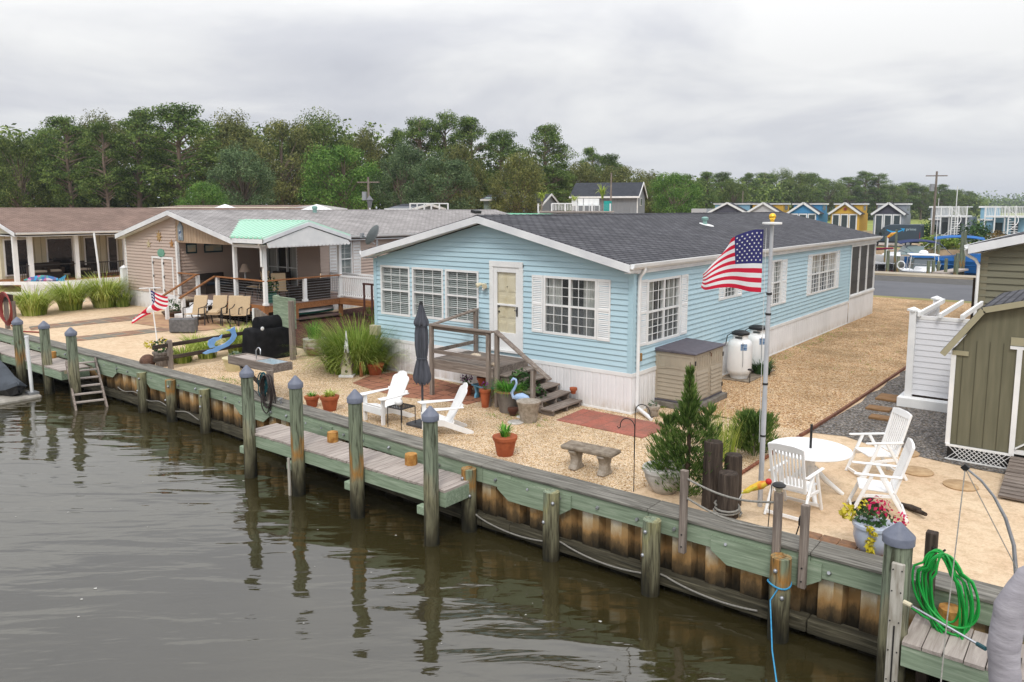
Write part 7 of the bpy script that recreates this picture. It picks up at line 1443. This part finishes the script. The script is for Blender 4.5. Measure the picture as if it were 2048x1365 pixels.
# ------------------------------------------------------------------ holiday cottages
def cottage(label, px0, px1, wall, gable, y=90, front='screen'):
    x0, x1 = rowx(px0,y), rowx(px1,y); w = x1-x0; xm = (x0+x1)/2; o = thing('holiday_cottage', label, 'cottage', (xm,y,0), group='holiday cottages beyond the marina')
    zt = hgt(406, (y-CAM.y)/(((px0+px1)/2-1024)/1545*math.sin(YAW)+math.cos(YAW))); ze = zt-1.35
    m = MB(); m.box((x0+.12,y+.05,.4),(x1-.12,y+4.2,ze)); m.build('wall', wall, o); m = MB(); m.box((x0+.2,y+1.6,ze),(x1-.2,y+4.0,zt-.12)); m.build('loft', wall, o)
    m = MB(); m.box((x0+.1,y+.1,.0),(x1-.1,y+4.1,.4)); m.build('skirting', SKIRT, o)
    m = MB(); m.prism([(x0+.1,ze-.03),(x1-.1,ze-.03),(xm,zt-.18)], lambda u,v,q: (u,q,v), y, y+.12); m.build('gable', gable, o)
    r = MB(); 
    for s, xa in ((1,x0-.12),(-1,x1+.12)): r.add([(xa,y-.25,ze-.08),(xm,y-.25,zt),(xm,y+1.7,zt),(xa,y+1.7,ze-.08),(xa,y-.25,ze-.16),(xm,y-.25,zt-.08),(xm,y+1.7,zt-.08),(xa,y+1.7,ze-.16)], [(0,1,2,3),(4,5,6,7),(3,2,6,7),(0,3,7,4)])
    rr = r.build('roof', ROOFDARK, o); f = MB()
    for xa in (x0-.12,x1+.12): f.beam((xa,y-.27,ze-.14),(xm,y-.27,zt-.06),.04,.26,up=(0,0,1))
    f.build('fascia', WHITE, rr); m = MB(); m.box((x0+.02,y+1.45,zt-.28),(x0+w*.5-.2,y+4.2,zt-.08)); m.box((x1-w*.5+.2,y+1.45,zt-.279),(x1-.02,y+4.2,zt-.079)); m.build('loft_trim', WHITE, o); m = MB(); m.box((x0,y+1.4,zt-.07),(x1,y+4.3,zt-.0)); m.build('loft_roof', ROOFDARK, o)
    for k in range(3):
        a = x0+.3+k*(w-.6)/3; m = MB(); m.box((a,y-.02,1.0),(a+(w-.6)/3-.08,y+.04,ze-.1)); w_ = m.build('window', WHITE, o); MB().box((a+.14,y-.035,1.15),(a+(w-.6)/3-.22,y-.021,ze-.25)).build('pane', DGLASS, w_)
    m = MB(); m.box((x1-.19,y+2.2,zt-1.0),(x1-.22,y+3.4,zt-.4)); m.build('loft_window', DGLASS, o)
    return o, xm, zt, ze
CY = {k: M('cottage_'+k, v, rough=.7) for k, v in dict(yellow='#cda342', blue='#4488b8', sky='#82abc0', grey='#8e959d', slate='#4d4d59', pale='#b9b8ba', cream='#b9a884').items()}
cottage('dark gabled cottage, leftmost of the row above the blue house roof', 1415,1490, CY['sky'], CY['slate']); cottage('grey gabled cottage with yellow loft walls, second in the row', 1490,1557, CY['yellow'], CY['pale']); cottage('bright blue cottage, third in the row', 1572,1634, CY['blue'], CY['blue'])
o, xm, zt, ze = cottage('bright yellow cottage with a red sun emblem on its gable', 1655,1716, CY['yellow'], CY['yellow']); tag(MB().prism(star(xm,(zt+ze)/2-.15,.3,8,0), lambda u,v,w: (u,w,v), 89.93, 89.97).build('emblem', M('emblem_red','#8d3a3a')), 'red sun emblem on the yellow cottage gable', 'ornament')
cottage('grey cottage with a black gable right of the yellow cottage', 1740,1804, CY['grey'], CY['slate'])
def deckhouse(label, px0, px1, wall, y=88):
    x0, x1 = rowx(px0,y), rowx(px1,y); o = thing('deck_cottage', label, 'cottage', ((x0+x1)/2,y,0), group='roof deck cottages beyond the marina'); zd = 3.7
    m = MB(); m.box((x0+.6,y+2.2,.5),(x1-.1,y+9,zd-.2)); m.box((x0-1.0,y+5.0,.5),(x0+.6,y+9,zd+.9)); m.build('wall', wall, o); m = MB(); m.box((x0-1.2,y+4.8,zd+.9),(x0+.7,y+9.2,zd+1.1)); m.box((x0-1.2,y+4.8,zd-.6),(x0+.6,y+4.98,zd-.4)); m.build('loft_roof', WHITE, o)
    m = MB(); m.box((x0,y,zd-.2),(x1,y+4,zd)); m.box((x0,y,.4),(x1,y+2.2,.55)); m.build('deck', WHITE, o)
    m = MB(); m.box((x0+.3,y+.1,0),(x1-.3,y+2,.4)); m.build('base', DARKW['x'], o)
    for k in range(5): x = x0+.06+k*(x1-x0-.12)/4; MB().box((x-.07,y+.02,.5),(x+.07,y+.16,zd+1.1)).build('post', WHITE, o)
    for z0,skip in ((zd,()),(.55,(2,))):
        m = MB()
        m.box((x0,y+.03,z0+.95),(x1,y+.13,z0+1.05)) if z0==zd else m.box((x0,y+.03,z0+.8),(x0+(x1-x0)*.5,y+.13,z0+.9))
        n = 26
        for i in range(n):
            x = x0+(x1-x0)*i/n
            if z0 < zd and i/n > .48: continue
            m.box((x,y+.05,z0+.05),(x+.06,y+.10,z0+.95))
        m.build("railing", WHITE, o); m = MB()
    MB().box((x1-.1,y+.14,zd+.95),(x1,y+4,zd+1.05)).build('railing', WHITE, o); MB().box((x0,y+.14,zd+.95),(x0+.1,y+4,zd+1.05)).build('railing', WHITE, o)
    for a,b in ((.22,.40),(.62,.78)): MB().box((x0+(x1-x0)*a,y+2.15,.6),(x0+(x1-x0)*b,y+2.2,2.9)).build('window', DGLASS, o)
    sx, sy2 = x0+(x1-x0)*.60, y-.7; st = MB(); st.cyl((sx,sy2,0),.07,zd+1.0,8)
    for k in range(13): a = -2.6+k*.36; z = .3+k*.27; c_, s_ = math.cos(a), math.sin(a); c2, s2 = math.cos(a+.42), math.sin(a+.42); st.add([(sx,sy2,z),(sx+.95*c_,sy2+.95*s_,z),(sx+.95*c2,sy2+.95*s2,z),(sx,sy2,z+.06),(sx+.95*c_,sy2+.95*s_,z+.06),(sx+.95*c2,sy2+.95*s2,z+.06)], [(0,2,1),(3,4,5),(0,1,4,3),(1,2,5,4),(2,0,3,5)])
    st.tube([(sx+.95*math.cos(-2.6+k*.18),sy2+.95*math.sin(-2.6+k*.18),1.2+k*.135) for k in range(27)], .035, 5); st.build('spiral_stair', WHITE, o); return o
deckhouse('grey cottage with a white roof deck and spiral stair, behind the utility pole', 1858,1928, CY['grey']); deckhouse('light blue cottage with a white roof deck and spiral stair, at the far right', 1962,2046, CY['sky'])
tag(MB().box((rowx(1380,92),92,.3),(rowx(1410,92),99,hgt(418,110))).build('shed', CY['pale']), 'low pale shed left of the dark gabled cottage', 'shed')
def upole(label, px, d, top, r=.13, gear=True):
    p = far(px,d); zt = hgt(top,d); o = thing('utility_pole', label, 'utility pole', p); MB().tube([p, p+Vector((0,0,zt))], [r*1.2,r*.8], 8).build('post', GREYW['z'], o)
    if gear: MB().beam(p+Vector((-1.0,-.5,zt-.5)), p+Vector((1.0,.5,zt-.5)), .1,.12).build('crossarm', GREYW['x'], o); MB().cyl(p+Vector((-.35,-.2,zt-2.2)), .25, .8, 10).build('transformer', ALU, o)
    return o
upole('tall utility pole with a crossarm in front of the roof deck cottages', 1862, 88, 345); upole('wooden utility pole with a white transformer behind the grey shingle roof', 740, 75, 356, .12); upole('plain brown pole in front of the slate roofed house', 1220, 85, 348, .10, False); upole('thin distant pole above the second cottage', 1481, 180, 383, .14, False)
tag(MB().tube([far(1905,88),far(1905,88)+Vector((0,0,hgt(374,88)))], .05, 6).build('pole', WHITE), 'thin pale mast beside the roof deck cottage', 'pole')
p = far(742,45); lp3 = thing('street_lamp', 'white lantern lamp just above the grey shingle roof ridge', 'lamp', p); MB().tube([p,p+Vector((0,0,4.6))],.05,8).build('post', WHITE, lp3); MB().lathe([(.08,4.55),(.17,4.95),(.22,5.0),(.05,5.2),(.0001,5.3)], p, 6).build('lantern', M('lantern_grey','#6f6f72'), lp3)

# ------------------------------------------------------------------ houses behind
def xhouse(name, label, px0, px1, d, ebot, etop, rtop, wallm, roofm, depth=7):
    a, b = far(px0,d), far(px1,d); w = (b-a).length; o = thing(name, label, 'house', (a.x,a.y,0), YAW-R(18), w=False); ze, zr = hgt(etop,d), hgt(rtop,d)
    m = MB(); m.box((0,0,0),(w,depth,ze)); m.prism([(0,ze),(depth,ze),(depth/2,zr-.1)], lambda u,v,q: (q,u,v), .01, w-.01); m.build('wall', wallm, o)
    m = MB(); m.add([(-.3,-.4,ze-.1),(w+.3,-.4,ze-.1),(w+.3,depth/2,zr),(-.3,depth/2,zr),(-.3,depth+.4,ze-.1),(w+.3,depth+.4,ze-.1)], [(0,1,2,3),(3,2,5,4)]); m.build('roof', roofm, o, fix=False)
    f = MB(); f.box((-.3,-.45,ze-.3),(w+.3,-.4,ze-.08)); f.beam((w+.3,-.4,ze-.2),(w+.3,depth/2,zr-.08),.06,.25); f.beam((w+.3,depth+.4,ze-.2),(w+.3,depth/2,zr-.08),.06,.25); f.build('fascia', WHITE, o); m = MB(); m.box((w-.02,-.02,0),(w+.06,.2,ze)); m.build('corner_board', WHITE, o)
    return o, w
VGREY = M('vertical_grey_siding','#7f8388','#6f7378',sc=2,st=(8,8,.3),rough=.7)
o, w = xhouse('slate_roof_house', 'two storey grey house with a slate roof among the trees', 1143,1272,100,425,393,366, VGREY, ROOFTOP, 6.5); MB().box((w+.0,2.2,hgt(412,100)),(w+.05,3.6,hgt(397,100))).build('window', WHITE, o); MB().box((w+.05,2.4,hgt(411,100)),(w+.07,3.4,hgt(398,100))).build('pane', DGLASS, o)
xhouse('green_house', 'grey green house end half hidden by the bronze tree', 968,1010,95,415,398,383, M('greygreen_wall','#7d8d89',rough=.8), ROOFTOP, 10); xhouse('low_house', 'low house with a dark roof behind the bronze tree', 1050,1082,95,415,408,388, VGREY, ROOFTOP, 8); xhouse('low_house', 'low house with a slate roof left of the white rail', 780,828,80,418,416,408, VGREY, ROOFTOP, 8); xhouse('low_house', 'low house with a brown roof behind the tan house ridge', 300,620,62,420,416,411, CREAM, ROOFBROWN, 8)
p = far(600,60); 
for px,lb in ((455,'white parasol top just above the brown roof, left of the vent'),(637,'white parasol top just above the grey roof ridge, right of the vent')):
    p = far(px,58); o = thing('parasol', lb, 'umbrella', p); MB().lathe([(1.7,hgt(417,58)-.3),(.0001,hgt(409,58))], p, 8).build('canopy', WHITE, o); MB().cyl(p,.05,4.4,6).build('pole', WHITE, o)
RD = thing('roof_deck', 'white roof deck with railings, chairs and potted palms behind the blue house ridge', 'deck', far(1150,62)); d = 62; z0 = hgt(424,d)
def fx(px, dd, z): q = far(px,dd); return (q.x,q.y,z)
m = MB(); q0, q1 = far(1075,d), far(1222,d); m.beam((q0.x,q0.y,z0-1.2),(q1.x,q1.y,z0-1.2),.3,2.4); m.build('wall', WHITE, RD)
m = MB(); m.beam(fx(1078,d,z0),fx(1222,d,z0),3.0,.1); m.build('floor', DECKW['x'], RD)
m = MB(); zt = hgt(408,d)
for px in (1076,1103,1130,1152,1183,1219): MB().beam(fx(px,d,z0),fx(px,d,zt),.09,.09).build('post', WHITE, RD)
m.beam(fx(1103,d,zt),fx(1152,d,zt),.08,.08); 
for i in range(16): m.beam(fx(1104+i*3,d,z0+.1),fx(1104+i*3,d,zt),.04,.04)
m.build('railing', WHITE, RD); m = MB(); m.add([fx(1153,d,z0+.1),fx(1219,d,z0+.1),fx(1219,d,zt-.05),fx(1153,d,zt-.05)], [(0,1,2,3)]); m.build('glass_panel', GLASS, RD, fix=False)
for i,px in enumerate((1148,1160,1172,1182,1192)):
    q = far(px,d+1.2,z0+.05); o = thing('deck_chair', 'white chair on the far roof deck', 'chair', q, YAW, 'white chairs on the roof deck', w=False); m = MB(); m.box((-.22,-.22,.42),(.22,.22,.46)); m.build('seat', WHITE, o); MB().box((-.22,.18,.46),(.22,.22,1.0)).build('backrest', WHITE, o)
    for a in (-.2,.2):
        for b in (-.2,.2): MB().box((a-.02,b-.02,0),(a+.02,b+.02,.42)).build('leg', WHITE, o)
for px,h,lb in ((1083,1.9,'potted palm at the left end of the roof deck'),(1146,1.5,'small potted palm in the middle of the roof deck'),(1203,2.3,'tall potted palm at the right end of the roof deck')):
    q = far(px,d+1.5,z0); plant('palm', lb, 'palm', q, [('trunk', MB().tube([q,q+Vector((0,0,h*.6))],.06,6), GREYW['z']),('fronds', blades(MB(),(q.x,q.y,q.z+h*.45),40,h*.7,.8,.07,1.0,.05), GR2)], 'potted palms on the roof deck')
tag(MB().box(fx(1206,d+.8,z0), tuple(Vector(fx(1213,d+.8,z0))+Vector((.25,.25,.85)))).build('bin', M('teal_bin','#1f9a92')), 'teal bin at the right end of the roof deck', 'bin')
gr3 = thing('green_roof_porch', 'pale green metal porch roof just above the blue house ridge', 'porch roof', far(1030,50)); m = MB(); d = 50; m.add([fx(990,d,hgt(428,d)),fx(1110,d,hgt(431,d)),fx(1120,d-3,hgt(434,d-3)),fx(1000,d-3,hgt(434,d-3))], [(0,1,2,3)]); m.beam(fx(990,d,hgt(428,d)),fx(1105,d,hgt(429.5,d)),.3,.1); m.build('roof', GREENMETAL, gr3, fix=False); m = MB()
for px in (1000,1100): m.beam(fx(px,d-1,0),fx(px,d-1,hgt(434,d-1)-.1),.15,.15)
m.build('post', WHITE, gr3)
RL = thing('deck_railing', 'white balcony railing above the grey roof ridge beside the roof vent', 'railing', far(860,70)); m = MB(); d = 70
for px in (822,836,850,864,880,897): m.beam(fx(px,d,0),fx(px,d,hgt(407,d)),.1,.1)
m.beam(fx(822,d,hgt(408,d)),fx(897,d,hgt(408,d)),.08,.1); m.build('rails', WHITE, RL)

# ------------------------------------------------------------------ trees
BARK = M('tree_bark', '#7d6f62', '#564a40', sc=3, st=(6,6,.5), rough=.95); BARKP = M('pine_bark', '#8d7c6e', '#675a4f', sc=3, st=(6,6,.5), rough=.95)
LF = dict(oak=leafmat('oak_leaves','#35461f','#586d32','#8a9552',9,.3), bronze=leafmat('bronze_leaves','#3f482a','#636a3a','#8c8c52',9,.22), bright=leafmat('bright_crown','#34521f','#557a33','#83a250',9,.2), pine=leafmat('pine_needles','#2f4420','#526a30','#879a52',9,.25), grey=leafmat('grey_crown','#35492e','#546a44','#7f9268',9,.2))
def limb(m, p, q, r0, r1): m.tube([p, Vector(p).lerp(Vector(q),.5)+Vector((rnd(-.01,.01),rnd(-.01,.01),.015)), q], [r0,(r0+r1)/2,r1], 6)
def tree_proto(kind, seed):
    random.seed(seed); tr = MB(); cr = MB(); hs = .012
    if kind == 'pine':
        bend = rnd(-.03,.03); tr.tube([(0,0,-.02),(bend*.5,0,.35),(bend,.01,.7),(bend*.8,0,.97)], [.020,.016,.011,.003], 8)
        n = 70
        for i in range(n):
            z = rnd(.40,.98) if i > 8 else rnd(.30,.55); a = rnd(0,6.283); env = .03+.19*min(1,(1.04-z)/.30)*min(1,(z-.22)/.25); rr = env*rnd(.45,1.1); c = (bend+rr*math.cos(a), rr*math.sin(a), z+rnd(0,.03)); limb(tr, (bend*z,0,z-.05), c, .006, .0015)
            leafball(cr, c, rnd(.05,.085), 210, .0088, (1.2,1.2,.6), .15)
    else:
        tr.tube([(0,0,-.02),(.01,0,.18),(0,.01,.40),(rnd(-.03,.03),0,.72)], [.028,.022,.018,.006], 8); n = 66; rad = dict(oak=.33,bronze=.34,bright=.36,grey=.35)[kind]
        for i in range(n):
            d = Vector((random.gauss(0,1),random.gauss(0,1),random.gauss(.15,1))).normalized()*rnd(.45,1)**.5; q = Vector((d.x*rad, d.y*rad, .60+d.z*.34)); 
            if q.z < .20: q.z = rnd(.2,.3)
            if i % 2 == 0: limb(tr, (0,0,min(.6,q.z*.6)), tuple(q), .009, .002)
            leafball(cr, tuple(q), rnd(.075,.125), 270, .0105, (1.1,1.1,.85), .3)
    return tr, cr
PROTO = {}
def mesh_of(mb, name, mat):
    me = bpy.data.meshes.new(name); me.from_pydata(mb.v, [], mb.f); me.materials.append(mat); me.update(); return me
for kind, k in (('oak',2),('bronze',2),('bright',1),('pine',3),('grey',1)):
    PROTO[kind] = []
    for s in range(k):
        tr, cr = tree_proto(kind, 100+s*7+len(kind)); PROTO[kind].append((mesh_of(tr,'trunk',BARKP if kind=='pine' else BARK), mesh_of(cr,'crown',LF[kind])))
random.seed(11); tc_ = 0
def tree(kind, px, top, d, wpx, label, name=None):
    global tc_; tc_ += 1; tm, cm = PROTO[kind][tc_ % len(PROTO[kind])]; p = far(px,d); h = hgt(top,d); base_w = dict(oak=.74,bronze=.74,bright=.80,grey=.76,pine=.46)[kind]; sw = (2*wpx/1545*d)/base_w
    o = thing(name or ('pine_tree' if kind=='pine' else 'broadleaf_tree'), label, 'tree', p, rnd(0,6.28), 'trees of the wood behind the houses', w=False); o.scale = (sw,sw,h*.98)
    for nm, me in (('trunk',tm),('crown',cm)): c = bpy.data.objects.new(nm, me); COL.objects.link(c); c.parent = o
    return o
T_ = [('oak',-10,262,112,60,'dull green tree cut by the left edge of the photo'),('oak',55,252,108,62,'dull green tree second from the left edge'),('pine',108,262,118,40,'slim pine between the two leftmost green trees and the tall pines'),('pine',152,236,108,56,'first tall pine from the left, above the brown roof'),('bronze',212,220,116,58,'bronze topped oak between the first two tall pines'),('pine',226,250,104,46,'pine with a pale bare trunk in front of the bronze topped oak'),
 ('pine',284,222,108,62,'tall pine with a thick bare trunk above the brown roof'),('pine',374,211,106,78,'tallest dark pine of the left part of the wood'),('bronze',470,219,116,74,'golden brown oak right of the tallest pine'),('grey',492,281,98,64,'rounded blue green tree in front of the golden brown oak'),('bright',412,352,88,52,'low bright green tree just above the brown roof ridge'),('bronze',570,222,112,72,'big bronze oak with a bare fork in its trunk'),('oak',648,220,118,78,'broad dark oak crowning the middle of the wood'),
 ('bright',692,274,96,84,'bright green maple with a wide crown behind the transformer pole'),('bronze',735,250,116,44,'bronze oak peeking over the right side of the bright maple'),('pine',790,262,118,34,'dark pine between the maple and the grey green tree'),('pine',842,234,116,46,'tall pine left of the pair above the grey green tree'),('pine',890,232,118,42,'tall pine in the middle of the three above the grey green tree'),('pine',948,239,116,52,'tall pine right of the three, with open sky gaps'),('bronze',925,272,110,46,'bronze oak below the three tall pines'),('grey',806,274,94,58,'grey green tree with leaning trunk right of the maple'),('grey',884,300,90,76,'large grey green tree spreading over the grey roof ridge'),
 ('pine',1004,262,120,44,'pine with two thin bare trunks behind the bronze tree'),('bronze',1034,292,92,58,'bronze tree standing alone in front of the slate roofed house'),('pine',1086,252,116,52,'round topped tall pine right of the bronze tree'),('pine',1104,330,112,50,'lower dark pine left of the slate roofed house'),('bronze',1164,319,128,54,'bronze oak behind the slate roof, left end'),('pine',1184,297,134,30,'small crowned pine rising over the slate roof'),('pine',1216,308,136,34,'pine right of the small crowned pine above the slate roof'),('bronze',1246,321,128,58,'bronze oak behind the slate roof, right end'),('bronze',1292,340,140,40,'bronze oak sloping down right of the slate roof'),
 ('bright',1346,334,118,52,'bushy green tree standing right of the slate roofed house'),('pine',1372,352,150,38,'pine right behind the bushy green tree'),('pine',1412,345,190,26,'distant pine above the first cottage'),('pine',1440,344,210,26,'distant pine above the gap between the first two cottages'),('oak',1462,352,200,30,'distant green tree above the second cottage'),('pine',1485,348,230,26,'distant pine above the second cottage gable'),('pine',1522,345,250,28,'distant pine above the second cottage, right side'),('oak',1556,336,260,34,'distant round green tree above the blue cottage, left side'),('oak',1590,337,260,36,'distant round green tree above the blue cottage, right side'),('pine',1618,346,270,26,'distant pine between the blue and yellow cottages'),
 ('oak',1650,350,280,34,'distant green tree above the yellow cottage'),('pine',1690,355,290,28,'distant pine right of the yellow cottage'),('pine',1722,342,290,24,'distant tall pine with a bare stem left of the grey cottage'),('pine',1748,350,290,26,'distant pine above the grey cottage'),('oak',1774,360,300,32,'distant green tree above the delivery van'),('pine',1806,364,310,28,'distant pine between the van and the utility pole'),('oak',1836,363,310,30,'distant green tree left of the utility pole'),('pine',1868,370,330,26,'distant pine behind the utility pole'),('oak',1896,374,340,28,'distant green tree above the roof deck railing'),('pine',1926,384,360,22,'last distant pine before the far hazy wood')]
for k, px, top, d, w, lb in T_: tree(k, px, top, d, w, lb)
random.seed(5)
m = MB()
def fill(px0, px1, n, d0, d1, tops, sz, k=60):
    for _ in range(n):
        px = rnd(px0,px1); t_ = (px-px0)/(px1-px0); d = d0+(d1-d0)*t_+rnd(-5,10); p = far(px,d); top = hgt(tops[0]+(tops[1]-tops[0])*t_,d)-1.2*sz; z = rnd(.5,max(1,top)); leafball(m, (p.x,p.y,z), rnd(2.2,4.0)*sz, int(k*1.5), .40*sz, (1.1,1.1,.8), .4)
fill(-40,760,420,122,124,(262,262),1.0,70); fill(760,1120,170,122,128,(285,320),1.0,70); fill(-40,1120,260,116,120,(345,350),.9,70); fill(1100,1330,110,138,150,(340,356),1.0,60); fill(1320,1640,200,170,285,(362,362),1.4,50); fill(1640,1950,190,295,370,(370,392),2.0,44)
wo_ = m.build('woodland', LF['oak'], fix=False); tag(wo_, None, None, None, 'stuff')
m = MB(); fill(1900,2300,200,800,900,(396,396),4.5,40); tag(m.build('far_woodland', LF['pine'], fix=False), None, None, None, 'stuff')
def bush(px, d, r, h, lb, mat, group='bushes beyond the marina'):
    p = far(px,d); plant('bush', lb, 'bush', p, [('leaves', leafball(leafball(MB(),(p.x,p.y,h*.5),r,560,.17,(1,1,h/(2*r)),.3),(p.x+r*.3,p.y,h*.62),r*.6,160,.17,(1,1,.9),.4), mat)], group)
bush(1846,96,1.5,3.2,'round green tree like bush beside the delivery van', DKL); bush(1864,86,1.5,1.6,'olive hedge bush below the roof deck railing, left', GR1); bush(1945,82,1.7,3.6,'loose green bush between the two roof deck cottages', DKL); bush(1900,86,1.2,1.5,'olive bush at the foot of the spiral stair', GR1); bush(1984,84,1.7,2.2,'brownish grass bush in front of the light blue cottage', STRAW); bush(1722,90,1.2,1.8,'dry bush left of the delivery van', STRAW); bush(1645,100,1.8,2.4,'green bush between the blue and yellow cottages', GR3)
tag(MB().beam(far(1722,96,.9), far(1742,96,.9), .1, 1.8).build('fence', CY['cream']), 'short pale fence between the yellow and grey cottages', 'fence')
# ------------------------------------------------------------------ the damp air over the far wood
hz_ = NT('haze_air'); pv = hz_.new('VolumePrincipled'); pv.inputs['Color'].default_value = (.80,.86,.95,1); pv.inputs['Density'].default_value = .00025; pv.inputs['Anisotropy'].default_value = .2
hz_.link(pv.outputs[0], hz_.out.inputs['Volume'])
o = MB().box((-2700,-800,-4.2),(2700,5200,60)).build('haze', hz_.mat); o['kind'] = 'stuff'
